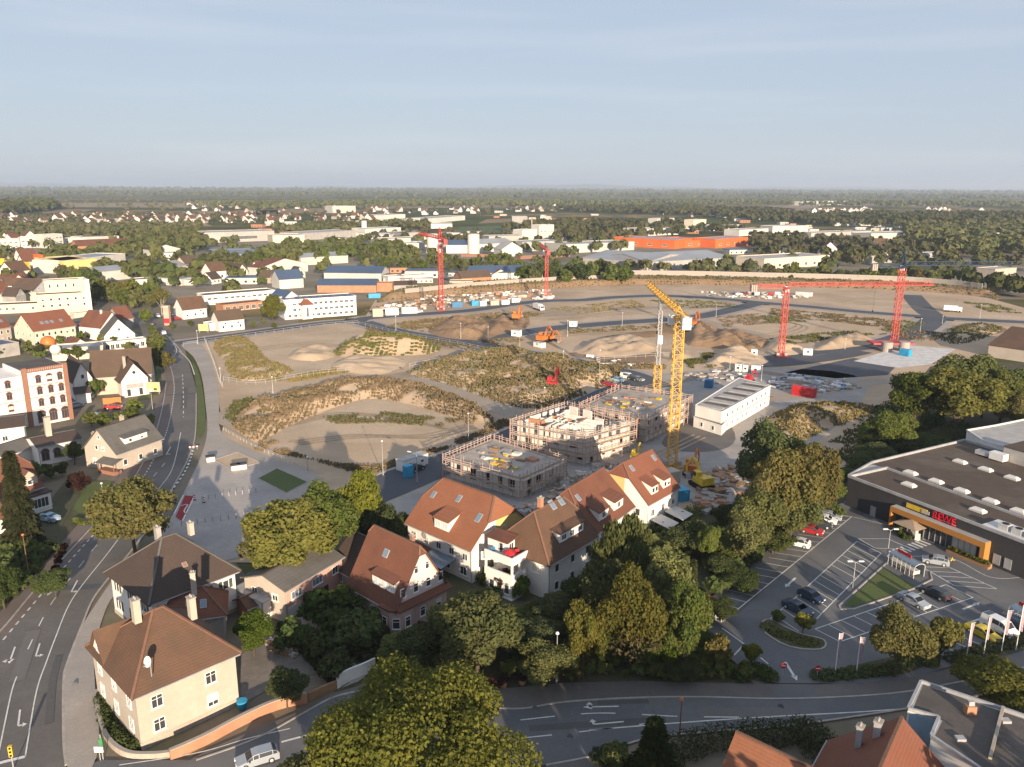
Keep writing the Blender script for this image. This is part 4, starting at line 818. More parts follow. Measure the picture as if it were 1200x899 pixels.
def flatblock(name, label, roofpx, h, wall, roof, cat='building', parapet=.35, coping='metal', group=None, base=-.3, world=None, th=.3):
    P = world or [G(*p, h) for p in roofpx]
    if sum((b.x - a.x) * (b.y + a.y) for a, b in zip(P, P[1:] + P[:1])) > 0: P = P[::-1]
    c = sum(P, Vector()) / len(P); t = thing(name, label, cat, (c.x, c.y, 0), 0, group); Q = [Vector((p.x - c.x, p.y - c.y)) for p in P]
    MB().prism(Q, base, h - .05).obj('wall', M[wall], t)
    In = [q - q.normalized() * th * 1.3 for q in Q]
    MB().prism(In, h - .1, h + .02).obj('roof', M[roof], t)
    if parapet:
        mb = MB(); n = len(Q)
        for i in range(n): 
            a, b = Q[i], Q[(i + 1) % n]; mb.bar((a.x, a.y, h + parapet / 2 - .02), (b.x, b.y, h + parapet / 2 - .02 + .003 * i), th, parapet)
        mb.obj('parapet', M[coping], t)
    t['_h'] = h; del t['_h']
    return t, Q, c
def facewin(t, a, b, n, z, w, h, style='', m0=.08):
    d = b - a; L = d.length; ang = math.atan2(d.y, d.x)
    for i in range(n):
        p = a + d * (m0 + (1 - 2 * m0) * (i + .5) / n); win(t, p.x, p.y, z, ang, w, h, style)
t, Q, c = flatblock('flat_roofed_house', 'white and pale blue flat roofed building with grey felt roof, bottom corner by the street', [(1079, 800), (1175, 832), (1260, 862), (1230, 960), (1152, 905), (1091, 864), (1100, 842), (1064, 832)], 8.0, 'white', 'r_felt', 'building')
rc = G(1136, 836, 8) - c
ch = MB().box((rc.x, rc.y, 8.5), (1.0, .8, 1.0)).obj('chimney', M['brickwall'], t)
MB().bx(rc.x - .3, rc.y - .2, 9.0, rc.x + .3, rc.y + .2, 9.5).obj('flue', M['metal'], ch)
w0, w1 = G(1175, 832, 8) - c, G(1160, 890, 8) - c; MB().bar((w0.x, w0.y, 8.25), (w1.x, w1.y, 8.25), .3, .5).obj('roof_wall', M['plinth'], t)
v0, v1 = G(1066, 834, 7.9) - c, G(1099, 843, 7.9) - c; n_ = Vector((v1.y - v0.y, -(v1.x - v0.x), 0)).normalized() * .04
b_ = MB(); b_.poly([(v0.x + n_.x, v0.y + n_.y, -.2), (v1.x + n_.x, v1.y + n_.y, -.2), (v1.x + n_.x, v1.y + n_.y, 7.8), (v0.x + n_.x, v0.y + n_.y, 7.8)]); b_.obj('blue_cladding', mat('blue_cladding_paint', (.26, .36, .45)), t)
for p in ((1125, 867), (1178, 846)):
    q = G(*p, 8) - c; MB().box((q.x, q.y, 8.15), (.9, .7, .3)).obj('roof_vent', M['metal'], t)
# ---------------------------------------------------------------- trees
def leaf_cloud(lobes, n, size, seed, shell=.55, flat=0.0, droop=0.0):
    g = np.random.default_rng(seed); lb = np.array(lobes, float); w = (lb[:, 3] * lb[:, 4] + lb[:, 3] * lb[:, 5]); k = g.choice(len(lb), n, p=w / w.sum())
    d = g.normal(size=(n, 3)); d /= np.linalg.norm(d, axis=1)[:, None]; r = shell + (1 - shell) * g.uniform(0, 1, n) ** .6; r *= g.normal(1, .05, n)
    c = lb[k, :3] + d * lb[k, 3:6] * r[:, None]
    nn = d + g.normal(0, .75, (n, 3)); nn[:, 2] += .25
    if droop: nn[:, 2] *= .2
    nn /= np.linalg.norm(nn, axis=1)[:, None]
    a = np.cross(nn, g.normal(size=(n, 3))); a /= np.linalg.norm(a, axis=1)[:, None]; b = np.cross(nn, a)
    s = size * g.uniform(.35, 1.65, n)[:, None] * .5
    if droop: a = np.tile([0, 0, 1.0], (n, 1)) + g.normal(0, .15, (n, 3)); a *= droop
    V = np.stack([c - a * s - b * s * .55, c + a * s * .1 - b * s, c + a * s * 1.05 + b * s * .1, c + a * s * .1 + b * s], 1).reshape(-1, 3)
    return V, np.arange(4 * n).reshape(-1, 4)
def lobes_broad(H, cw, seed, th=.22, n=13, top=1.0, squash=1.0):
    g = np.random.default_rng(seed); r = cw / 2; zc = H * (th + (1 - th) * .5); rz = H * (1 - th) * .5; L = [(0, 0, zc, r * .72, r * .72, rz * .8)]
    for i in range(n):
        el = math.asin(g.uniform(-.55, 1)); az = i * 2.4 + g.uniform(-.4, .4); q = g.uniform(.17, .44); e = .62 + .30 * g.uniform()
        L.append((math.cos(az) * math.cos(el) * r * e, math.sin(az) * math.cos(el) * r * e, zc + math.sin(el) * rz * .68, r * q, r * q, r * q * squash * g.uniform(.75, 1.05)))
    return L
def trunk_mesh(H, r, lobes, m, limbs=6, frac=.55):
    mb = MB(); mb.cyl((0, 0, -.3), (0, 0, H * .3), r * 1.25, r * .8, 8); mb.cyl((0, 0, H * .3), (.1, .05, H * frac), r * .8, r * .45, 7)
    for l in lobes[1:1 + limbs]:
        z = H * (.22 + .05 * (hash(round(l[0], 2)) % 5) / 4); mid = Vector((l[0] * .5, l[1] * .5, z + (l[2] - z) * .6)); mb.cyl((0, 0, z), mid, r * .45, r * .28, 6); mb.cyl(mid, (l[0], l[1], l[2]), r * .28, r * .1, 5)
    return mb.mesh('trunk', M[m])
def conifer(H, cw, seed, n, size):
    g = np.random.default_rng(seed); t = g.uniform(0, 1, n) ** .75; rr = (1 - t) * cw / 2 * (0.82 + .18 * np.sin(t * 46)) + .15
    az = g.uniform(0, 6.283, n); lob = np.sin(az * 7 + t * 30) * .12 + 1; q = g.uniform(.35, 1, n) ** .5; r = rr * q * lob
    c = np.column_stack([np.cos(az) * r, np.sin(az) * r, H * (.04 + .95 * t) - q * rr * .28])
    o = np.column_stack([np.cos(az), np.sin(az), np.full(n, -.45)]) + g.normal(0, .25, (n, 3)); o /= np.linalg.norm(o, axis=1)[:, None]
    b = np.cross(o, g.normal(size=(n, 3)) * .6 + [0, 0, 1]); b /= np.linalg.norm(b, axis=1)[:, None]; s = size * g.uniform(.6, 1.3, n)[:, None]
    V = np.stack([c - b * s * .35, c + o * s * .6 - b * s * .3, c + o * s * 1.1, c + o * s * .4 + b * s * .38], 1).reshape(-1, 3)
    return V, np.arange(4 * n).reshape(-1, 4)
TP = {}
def proto(kind, seed, H, cw, lm, n, size, bark='bark'):
    k = (kind, seed, lm, H, cw)
    if k in TP: return TP[k]
    if kind == 'con': V, Q = conifer(H, cw, seed, n, size); tr = MB().cyl((0, 0, -.2), (0, 0, H * .9), H * .018, .03, 7).mesh('trunk', M[bark])
    else:
        th, sq, sh, nl = {'broad': (.2, 1, .5, 15), 'tall': (.12, 1.3, .5, 14), 'round': (.3, 1, .5, 10), 'shrub': (.0, 1, .45, 10), 'willow': (.12, 1.2, .4, 13), 'bare': (.25, 1, .3, 16), 'low': (.12, .9, .5, 20)}[kind]
        L = lobes_broad(H, cw, seed, th, nl, squash=sq); V, Q = leaf_cloud(L, n, size, seed, sh, droop=1.5 if kind == 'willow' else 0)
        tr = trunk_mesh(H, max(.07, H * .018), L, bark, 12 if kind == 'bare' else 7)
    TP[k] = (tr, np_mesh('crown', V, Q, M[lm]))
    return TP[k]
KINDS = {'green': ('broad', 'lf_green', 10, 8, 12500, .27), 'olive': ('broad', 'lf_olive', 10, 8, 12500, .27), 'yel': ('broad', 'lf_yel', 10, 8, 12500, .27), 'aut': ('broad', 'lf_aut', 10, 8, 12500, .27), 'dark': ('broad', 'lf_dark', 10, 8.5, 12500, .27),
         'tall': ('tall', 'lf_green', 14, 7, 13000, .28), 'tallo': ('tall', 'lf_olive', 14, 7, 13000, .28), 'talld': ('tall', 'lf_dark', 14, 7, 13000, .28), 'willow': ('willow', 'lf_wil', 12, 9, 11000, .34), 'bare': ('bare', 'lf_aut', 11, 8, 900, .4),
         'round': ('round', 'lf_yel', 5, 3.6, 3200, .24), 'rounda': ('round', 'lf_aut', 5, 3.6, 3200, .24), 'shrub': ('shrub', 'lf_dark', 2.4, 3, 1700, .24), 'shrubg': ('shrub', 'lf_green', 2.4, 3, 1700, .24), 'shrubo': ('shrub', 'lf_olive', 2.4, 3, 1700, .24), 'shrubr': ('shrub', 'lf_red', 2.4, 3, 1500, .24), 'con': ('con', 'lf_con', 14, 6, 5200, .8)}
def tree(kind, base, H, cw, label, name='tree', cat=None, group=None, seed=None, rz=None, z=0.0):
    kd, lm, pH, pc, n, size = KINDS[kind]; seed = (len(TP) * 7 + 3) % 3 if seed is None else seed
    tr, cr = proto(kd, seed, pH, pc, lm, n, size, 'barkp' if kind == 'bare' else 'bark')
    p = base if isinstance(base, Vector) else G(*base); t = thing(name, label, cat or ('shrub' if kd == 'shrub' else 'tree'), (p.x, p.y, z), rnd.uniform(0, 6.28) if rz is None else rz, group)
    sx, sz = cw / pc, H / pH
    sy = sx * rnd.uniform(.86, 1.14); inst('trunk', tr, t, sc=(sx, sy, sz)); inst('crown', cr, t, sc=(sx, sy, sz)); t.rotation_euler = (rnd.uniform(-.04, .04), rnd.uniform(-.04, .04), t.rotation_euler[2]); return t
def ptree(kind, cx, top, by, w, label, **k):      # crown centre column, top row, foot row and crown width, read off the photograph
    p = G(cx, by); H = max(1.2, HT(p, top) if abs(by - top) > 2 else 2); return tree(kind, p, H, w / PXM(Vector((p.x, p.y, H * .5))), label, **k)
# big foreground crown, finer leaves
KINDS['fore'] = ('low', 'lf_yel', 13, 15, 62000, .21); KINDS['fore2'] = ('low', 'lf_olive', 12, 10, 26000, .22)
tree('fore', Vector((-9.3, 66, 0)), 16.6, 20, 'largest yellow green tree, cut by the bottom edge of the picture', seed=1, rz=.4)
tree('fore2', Vector((-16.4, 64, 0)), 12.6, 10, 'yellow green tree at the bottom edge, lower neighbour of the largest foreground tree', seed=2)
tree('fore2', Vector((-13.5, 77, 0)), 10, 7, 'olive tree peeping up behind the largest foreground tree, by the white gate', seed=0)
# roadside and gardens
ptree('yel', 160, 562, 655, 92, 'broad green tree at the edge of the main street, before the red road panel', seed=0)
ptree('yel', 340, 580, 686, 106, 'large yellow green tree by the paved plaza, with the widest crown there', seed=1); ptree('yel', 314, 612, 680, 62, 'yellow green tree overhanging the plaza, in front of the widest crown', seed=2)
ptree('yel', 424, 552, 655, 58, 'yellow green tree with a bare stem beside the gravel yard road', seed=2); ptree('green', 386, 566, 668, 74, 'darker green tree between the plaza trees and the gravel yard', seed=0); ptree('dark', 450, 592, 668, 50, 'dark tree behind the orange roofed house', seed=0); ptree('dark', 470, 600, 640, 40, 'small dark tree touching the orange roofed house', seed=1)
ptree('con', 29, 529, 640, 42, 'tall narrow spruce in the front garden on the main street', name='spruce_tree', seed=0)
ptree('dark', 66, 668, 702, 40, 'dark bushy tree behind the street lamp on the main street', seed=1); ptree('dark', 6, 668, 716, 40, 'dark tree in the lower garden at the picture edge', seed=2)
ptree('green', 298, 715, 770, 42, 'leafy green tree between the cream corner house and the driveway', seed=1); ptree('dark', 337, 785, 832, 46, 'small dark tree by the garden wall of the corner house', seed=2)
for i, (x, y, w, tp, lb) in enumerate([(395, 742, 70, 695, 'dark rounded shrub mass in the front garden of the tall pink house'), (425, 762, 60, 715, 'dark evergreen shrub along the driveway of the pink house'), (375, 720, 40, 690, 'dark shrub beside the garage doors'), (440, 740, 50, 712, 'dark shrub below the bay of the pink house'), (372, 775, 46, 740, 'dark hedge shrub at the bend of the driveway'), (395, 795, 40, 765, 'hedge shrub beside the white gate'), (345, 760, 44, 728, 'dark shrub above the yard of the corner house')]):
    ptree('shrub', x, tp, y, w, lb, name='shrub', seed=i % 3)
ptree('dark', 490, 738, 800, 70, 'dark green tree in the garden below the pink house', seed=0); ptree('green', 470, 745, 790, 52, 'green garden tree near the bay of the pink house', seed=2)
ptree('green', 560, 692, 790, 100, 'broad green tree right of the tall pink house', seed=1); ptree('olive', 535, 700, 770, 60, 'olive green tree touching the tall pink house', seed=2); ptree('shrubg', 608, 672, 700, 26, 'clipped round shrub below the balconies', name='shrub', seed=0); ptree('shrubr', 590, 665, 695, 22, 'purple leaved shrub below the balconies', name='shrub', seed=1); ptree('shrubo', 575, 655, 672, 30, 'yellow green shrub beside the glass veranda', name='shrub', seed=2)
ptree('olive', 640, 750, 806, 62, 'round light green tree at the street edge, by the street lamp', seed=0); ptree('aut', 683, 700, 796, 52, 'orange brown tree between the light green street tree and the largest autumn tree', seed=1); ptree('aut', 738, 664, 790, 78, 'largest round autumn tree in the middle of the wood above the street', seed=0); ptree('bare', 748, 722, 790, 64, 'half bare tree with pale branches above the street', seed=1)
ptree('tall', 798, 668, 792, 52, 'tall green tree on the edge of the wood beside the trolley shelter', seed=0); ptree('tallo', 778, 630, 745, 60, 'tall olive tree behind the autumn trees', seed=1); ptree('con', 806, 655, 745, 26, 'slender spruce beside the upper trolley shelter', name='spruce_tree', seed=1); ptree('willow', 735, 606, 705, 70, 'drooping willow beside the red row houses', seed=0); ptree('dark', 684, 672, 735, 52, 'dark green tree in front of the white balcony house', seed=1); ptree('green', 706, 655, 745, 62, 'green tree right of the white balcony house', seed=0); ptree('dark', 652, 695, 745, 56, 'dark tree below the white balcony house', seed=2); ptree('olive', 770, 655, 720, 50, 'olive tree behind the slender spruce', seed=2)
ptree('dark', 810, 612, 650, 54, 'dark garden tree right of the last red row house', seed=2); ptree('olive', 830, 612, 665, 28, 'small light green tree in the gap above the car park', seed=1); ptree('rounda', 842, 742, 792, 30, 'small yellowing tree at the car park entrance', seed=0); ptree('round', 880, 754, 783, 24, 'tiny round tree on the entrance verge', seed=1); ptree('round', 940, 716, 745, 22, 'tiny bushy tree on the curved bed of the car park', seed=2); ptree('shrubo', 910, 714, 730, 16, 'yellowing bush at the tip of the curved bed', name='shrub', seed=1)
NM = {'dark': 'smaller dark green', 'green': 'smaller mid green', 'olive': 'smaller olive', 'aut': 'smaller brownish'}
UL = ['left of the light green street tree', 'below the balcony house garden', 'in front of the largest autumn tree, left side', 'in front of the tall green edge tree', 'nearest the lower trolley shelter', 'behind the largest autumn tree, left side', 'touching the street lamp tree', 'at the kerb below the tall green edge tree', 'right of the broad garden tree', 'directly beside the trolley shelter']
for i, (x, y, w, tp, k_) in enumerate([(620, 770, 60, 725, 'dark'), (640, 748, 44, 715, 'green'), (705, 775, 44, 735, 'olive'), (770, 785, 50, 735, 'green'), (820, 770, 40, 740, 'green'), (715, 735, 60, 690, 'dark'), (665, 795, 40, 765, 'aut'), (800, 800, 40, 772, 'dark'), (585, 760, 60, 715, 'dark'), (845, 730, 30, 700, 'dark')]):
    ptree(k_, x, tp, y, w * 1.15, NM[k_] + ' tree by the street, ' + UL[i], seed=i % 3)
# wood between site and car park
ptree('dark', 900, 492, 600, 80, 'tall dark green tree at the far end of the car park wood', seed=0); ptree('aut', 940, 512, 625, 74, 'largest orange brown tree beside the supermarket', seed=1); ptree('aut', 915, 525, 632, 70, 'orange brown tree in front of the tall dark one', seed=2); ptree('olive', 885, 565, 655, 64, 'olive tree above the left row of parked cars', seed=1); ptree('bare', 893, 545, 640, 56, 'half bare tree with pale stems in the car park wood', seed=0); ptree('tallo', 868, 585, 668, 46, 'slim olive tree at the lower end of the car park wood', seed=2); ptree('olive', 962, 535, 610, 46, 'light olive tree nearest the supermarket wall', seed=0); ptree('green', 925, 570, 640, 56, 'green tree overhanging the parked cars', seed=2); ptree('shrubg', 980, 590, 606, 18, 'small green shrub by the supermarket side wall', name='shrub', seed=2)
BL = ['above the white small car', 'at the lower end of the left bays', 'above the lower end of the left bays', 'above the red hatchback', 'behind the last garden', 'under the tall dark tree', 'left of the supermarket side wall', 'behind the slim olive tree', 'behind the largest orange brown tree', 'at the supermarket back corner', 'first along the supermarket back wall', 'second along the supermarket back wall', 'fourth along the supermarket back wall', 'on the slope above the back wall', 'fifth along the supermarket back wall', 'sixth along the supermarket back wall', 'last before the white annex']
for i, (x, y, w, tp, k_) in enumerate([(850, 655, 40, 630, 'green'), (865, 690, 36, 665, 'dark'), (845, 680, 36, 652, 'dark'), (905, 650, 40, 620, 'green'), (830, 640, 30, 618, 'dark'), (885, 625, 50, 585, 'dark'), (935, 612, 36, 585, 'olive'), (855, 625, 40, 590, 'dark'), (955, 600, 30, 575, 'dark'), (985, 570, 30, 545, 'dark'), (1005, 555, 34, 530, 'dark'), (1025, 545, 34, 518, 'dark'), (1060, 535, 40, 512, 'dark'), (1035, 525, 36, 500, 'dark'), (1085, 528, 40, 508, 'dark'), (1110, 522, 36, 500, 'dark'), (1135, 515, 36, 496, 'dark')]):
    ptree(k_, x, tp, y, w * 1.2, NM[k_].replace('smaller', 'bushy') + ' tree, ' + BL[i], seed=i % 3)
ptree('yel', 1118, 424, 512, 90, 'largest yellow green tree behind the supermarket', seed=1); ptree('green', 1128, 412, 495, 90, 'big dark topped tree behind the largest yellow green one', seed=0); ptree('olive', 1070, 432, 505, 62, 'olive tree at the site edge of the clump behind the supermarket', seed=2); ptree('tallo', 1170, 424, 502, 44, 'pale stemmed tree at the right of the clump behind the supermarket', seed=1); ptree('yel', 1185, 455, 506, 44, 'yellow green tree above the supermarket corner', seed=0); ptree('dark', 1195, 425, 490, 50, 'dark tree at the picture edge above the supermarket', seed=1); ptree('olive', 1046, 480, 530, 46, 'small loose olive tree on the slope below the site', seed=0); ptree('shrubg', 1034, 518, 540, 20, 'bright green shrub on the slope below the site', name='shrub', seed=0); ptree('dark', 1150, 422, 490, 70, 'dark tree filling the back of the clump behind the supermarket', seed=2)
# car park and bottom right
ptree('yel', 1048, 708, 795, 66, 'larger golden topped tree on the car park verge', seed=0); ptree('round', 1100, 722, 780, 40, 'smaller round golden tree on the car park verge', seed=1); ptree('yel', 1165, 775, 830, 90, 'yellow green tree behind the flat roofed building', seed=2); ptree('yel', 1205, 785, 835, 70, 'yellow green tree at the right picture edge by the street', seed=1)
ptree('con', 765, 842, 915, 56, 'small spruce by the bottom edge of the picture', name='spruce_tree', seed=2); ptree('shrubg', 722, 870, 900, 36, 'rounded light green shrub beside the small spruce', name='shrub', seed=1)
def hedge(pts, h, w, label, m='shrub', step=1.4, group=None):
    P = spline(px(pts), 4); L = []; acc = 0; c = P[0]; lob = []
    for a, b in zip(P[:-1], P[1:]):
        n = max(1, int((b - a).length / step))
        for i in range(n):
            q = a.lerp(b, i / n) - c; lob.append((q.x + rnd.uniform(-.2, .2), q.y + rnd.uniform(-.2, .2), h * .48, w * .55, w * .55, h * rnd.uniform(.46, .58)))
    t = thing('hedge', label, 'hedge', (c.x, c.y, 0), 0, group); V, Q = leaf_cloud(lob, int(len(lob) * 330), .24, len(lob), .6)
    inst('foliage', np_mesh('foliage', V, Q, M[KINDS[m][1]]), t)
    mb = MB()
    for l in lob[::3]: mb.cyl((l[0], l[1], -.1), (l[0], l[1], h * .6), .06, .03, 5)
    mb.obj('stem', M['bark'], t)
hedge([(793, 885), (850, 872), (905, 868), (950, 866), (958, 890)], 2.2, 4.2, 'broad dark hedge along the lower side of the street'); hedge([(705, 893), (740, 900), (800, 900)], 1.5, 2.5, 'low dark hedge around the small spruce')
hedge([(961, 797), (1000, 793), (1040, 788), (1075, 775), (1095, 768)], 1.2, 2.2, 'dark hedge between the flags and the street'); hedge([(1118, 776), (1160, 764), (1215, 750)], 1.3, 2.4, 'dark hedge in front of the yellow car'); hedge([(898, 738), (925, 750), (955, 757)], .9, 2, 'low yellowing hedge on the curved bed', 'shrubo'); hedge([(868, 797), (888, 790), (905, 800)], 1.4, 2.6, 'dark hedge corner at the car park entrance')
hedge([(1068, 765), (1080, 775), (1092, 782)], 1.1, 2, 'yellow green hedge between the two golden trees', 'shrubo'); hedge([(585, 700), (560, 680), (540, 665), (525, 655)], 1.8, 1.6, 'trimmed green hedge behind the pink house', 'shrubg'); hedge([(120, 820), (125, 845), (138, 868), (160, 880)], 1.2, 1.8, 'planted strip between the cream corner house and its low wall'); hedge([(330, 742), (350, 760), (375, 785), (392, 800)], 1.8, 1.5, 'hedge between the corner house yard and the driveway'); hedge([(107, 462), (125, 455), (140, 460)], 3, 4, 'green shrubbery in front of the brown roofed hall', 'shrubo')
hedge([(60, 680), (70, 655), (78, 640)], 1, 1.2, 'rusty brown hedge along the pavement', 'shrubr'); hedge([(90, 612), (100, 616), (116, 612)], .9, 1.2, 'low flowering hedge beside the lawn', 'shrubo'); hedge([(160, 535), (166, 520), (172, 505), (178, 488)], 1.4, 2, 'front garden bushes along the pavement by the cream gable house', 'shrubo'); hedge([(828, 640), (850, 620), (870, 600)], 2.2, 5, 'scrub beside the last row house'); hedge([(770, 605), (800, 610), (815, 600)], 1.6, 4, 'clipped green garden hedge of the last row house', 'shrubg')
# unseen tree crowns below the frame, added to shade street and car park
g = np.random.default_rng(5); lob = []
for x in np.arange(14, 150, 3.4): lob.append((x + g.uniform(-1, 1), 40 + g.uniform(-5, 4), g.uniform(6.5, 9.0), 3.2, 3.2, g.uniform(6, 7.6)))
V, Q = leaf_cloud(lob, 16000, 1.1, 77, .5); tag(inst('shade_woodland', np_mesh('shade_woodland', V, Q, M['lf_dark'])), kind='stuff')
# ---------------------------------------------------------------- supermarket
t, SQ, sc_ = flatblock('supermarket', 'dark clad flat roofed supermarket with orange entrance canopy, beside the car park', [(994, 559), (1240, 652), (1400, 600), (1130, 517), (1022, 543)], 6.2, 'dark', 'r_gravel', 'supermarket', parapet=.5, coping='metal', th=.35)
fa, fb = G(994, 559, 6.2), G(1240, 652, 6.2); fd = (fb - fa).normalized(); fd.z = 0; fd.normalize(); fn = Vector((fd.y, -fd.x, 0)); FRZ = math.atan2(fd.y, fd.x)
def onface(x, y):
    r = Vector(ray(x, y)); o = Vector((0, 0, HC)); k = (fa - o).dot(fn) / r.dot(fn); p = o + r * k; return (p - fa).dot(fd), p.z
fl = Vector((fa.x - sc_.x, fa.y - sc_.y, 0))
def fpart(mb, name, m, parent=None, label=None): return tag(mb.obj(name, M[m], parent or t, fl if parent is None else (0, 0, 0), FRZ if parent is None else 0), label)
u0, _ = onface(1049, 600); u1, _ = onface(1161, 640)
fpart(MB().bx(u0, -1.6, 3.4, u1, -.02, 4.4), 'canopy', 'orange'); fpart(MB().bx(u0 + .1, -1.5, 4.403, u1 - .1, -.03, 4.46), 'canopy_roof', 'r_light')
fpart(MB().bx(u0, -1.6, -.1, u0 + .3, -.02, 3.397), 'canopy_wall', 'orange'); fpart(MB().bx(u1 - .8, -1.6, -.1, u1, -.02, 3.397), 'canopy_wall', 'orange')
um = (u0 + u1) / 2
k_ = 0
for i in range(14):
    a = u0 + .8 + i * (u1 - u0 - 3) / 14; b = a + (u1 - u0 - 3) / 14
    gp = fpart(MB().bx(a + .05, -.12, .1, b - .05, -.03, 3.2), 'shop_window', 'shutter' if i > 9 else 'glass')
    fpart(MB().bx(b - .05, -.2, 0, b + .05, -.02, 3.25), 'window_post', 'metal')
fpart(MB().bx(um - 4.2, -1.5, 0, um - 3.5, -.8, 3.39), 'entrance_pillar', 'shutter')
ua, za = onface(1093, 605); ub, zb = onface(1120, 614); uc, zc = onface(1063, 592); ud, zd = onface(1087, 602)
fpart(MB().bx(uc, -.22, 4.75, ud, -.02, 5.6), 'yellow_sign', 'yellow'); fpart(MB().bx(ud - 1.0, -.3, 4.85, ud + .5, -.225, 5.5), 'yellow_emblem', 'cream')
cu = bpy.data.curves.new('sign_text', 'FONT'); cu.body = 'REWE'; cu.size = 2.05; cu.extrude = .09; cu.space_character = 1.0; cu.align_x = 'LEFT'
tob = bpy.data.objects.new('sign_text', cu); COL.objects.link(tob); bpy.context.view_layer.update()
tm = bpy.data.meshes.new_from_object(tob.evaluated_get(bpy.context.evaluated_depsgraph_get())); bpy.data.objects.remove(tob); tm.materials.clear(); tm.materials.append(mat('sign_red', (.62, .012, .03), rough=.4, spec=.4))
wd = max(v.co.x for v in tm.vertices)
sg = inst('sign_lettering', tm, t, fl + fd * ua + fn * .14 + Vector((0, 0, 4.6)), FRZ, ((ub - ua) / wd, 1, 1)); sg.rotation_euler = (PI / 2, 0, FRZ); sg['kind'] = 'stuff'
fpart(MB().bx(ua - .1, -.06, 4.7, ub + .1, -.02, 4.85), 'sign_rail', 'metal')
ug, _ = onface(1023, 600); fpart(MB().bx(ug - .6, -.1, 0, ug + .6, .02, 2.3), 'side_door', 'metal')
for px_ in (1168, 1182): uu, _ = onface(px_, 655); fpart(MB().bx(uu - .6, -.08, .8, uu + .6, .02, 2.6), 'wall_panel', 'metal')
dome = MB(); dome.bx(-1.25, -.75, -.1, 1.25, .75, .3); dome.slab([(-1.2, -.7, .3), (1.2, -.7, .3), (1.2, .7, .3), (-1.2, .7, .3), (-.8, -.35, .62), (.8, -.35, .62), (.8, .35, .62), (-.8, .35, .62)], [(0, 1, 5, 4), (1, 2, 6, 5), (2, 3, 7, 6), (3, 0, 4, 7), (4, 5, 6, 7)], .05)
dme = dome.mesh('skylight_dome', M['r_white'])
for p in ((1067, 555), (1097, 565), (1127, 576), (1161, 588), (1194, 600), (1065, 569), (1146, 599), (1125, 542), (1155, 551), (1186, 561)):
    q = G(*p, 6.25) - sc_; inst('skylight_dome', dme, t, (q.x, q.y, 6.25), FRZ)
p0, p1 = G(1040, 549, 6.4) - sc_, G(1300, 643, 6.4) - sc_; MB().bar((p0.x, p0.y, 6.4), (p1.x, p1.y, 6.4), .35, .45).obj('roof_divider', M['metal'], t)
q0, q1 = G(996, 559, 6.3) - sc_, G(1040, 549, 6.3) - sc_; MB().bar((q0.x, q0.y, 6.46), (q1.x, q1.y, 6.46), .35, .5).obj('roof_divider', M['metal'], t)
MB().prism([Vector((v.x, v.y)) for v in (G(1000, 557, 6.3) - sc_, G(1038, 548, 6.3) - sc_, G(1022, 544.5, 6.3) - sc_, G(1002, 551, 6.3) - sc_)], 6.1, 6.32).obj('pale_roof', M['r_light'], t)
pl = thing('roof_plant_room', 'white plant room with ventilation units on the supermarket roof', 'plant room', tuple(G(1200, 545, 6.2)), FRZ)
MB().bx(-4, -1, 0, 6, 6, 3.0).obj('wall', M['r_light'], pl); MB().bx(-4.15, -1.15, 3.003, 6.15, 6.15, 3.2).obj('roof', M['r_gravel'], pl); MB().bx(-5.6, -3.2, .3, -2.6, -1.3, 1.8).obj('ventilation_unit', M['whitep'], pl); MB().bx(-8.8, -3.0, .4, -6, -1.4, 1.2).obj('duct', M['steel'], pl)
ac = thing('cooling_unit', 'pale rooftop cooling units in a sunken bay near the front corner of the supermarket', 'cooling unit', tuple(G(1190, 628, 6.25)), FRZ)
MB().bx(-5, -1.5, .0, 6, 3.4, .35).obj('tray', M['r_white'], ac)
for x in (-2, .2, 2.4):
    f_ = MB().bx(x - .8, -.4, .353, x + .8, 1.2, 1.3).obj('fan_box', M['steel'], ac); MB().cyl((x, .4, 1.303), (x, .4, 1.36), .55, n=14).obj('fan', M['black'], f_)
ta, TQ, tc_ = flatblock('white_annex', 'white rear annex with pale roof behind the dark supermarket', [(1133, 505), (1152, 517), (1300, 560), (1330, 500), (1270, 478), (1168, 499)], 7.4, 'white', 'r_light', 'building', coping='r_white')
# trolley shelters, parasol, stands
def shelter(a, b, depth, label, n=6, h=2.3):
    A, B = G(*a), G(*b); d = B - A; rz = math.atan2(d.y, d.x); L = d.length; t = thing('trolley_shelter', label, 'trolley shelter', (A.x, A.y, .26), rz)
    for i in range(n + 1):
        x = L * i / n; mb = MB(); mb.bar((x, 0, 0), (x, 0, h * .8), .06).bar((x, depth, 0), (x, depth, h * .8), .06)
        pts = [(x, depth / 2 - math.cos(k * PI / 6) * depth / 2, h * .8 + math.sin(k * PI / 6) * h * .25) for k in range(7)]
        for p, q in zip(pts[:-1], pts[1:]): mb.bar(p, q, .06)
        mb.obj('hoop', M['whitep'], t)
    r = MB(); pts = [(depth / 2 - math.cos(k * PI / 6) * depth / 2, h * .8 + math.sin(k * PI / 6) * h * .25 + .06) for k in range(7)]
    r.slab([(x, y, z) for x in (0, L) for y, z in pts], [(k, 7 + k, 8 + k, k + 1) for k in range(6)], .03); r.obj('roof', M['glassl'], t)
    MB().bx(0, depth - .03, .2, L, depth, h * .78).obj('back_panel', M['glassl'], t)
    MB().bx(L * .1, depth * .55, h * 1.07, L * .62, depth * .62, h * 1.07 + .5).obj('sign', M['red'], t)
    tr = MB()
    for i in range(int(L / .35)): tr.bx(.3 + i * .33, .35, .35, .34 + i * .33, depth - .4, 1.0)
    tr.bx(.3, .35, .3, L - .4, .4, .36).bx(.3, depth - .45, .3, L - .4, depth - .4, .36)
    o = tr.obj('trolleys', M['steel'], t); o['kind'] = 'stuff'
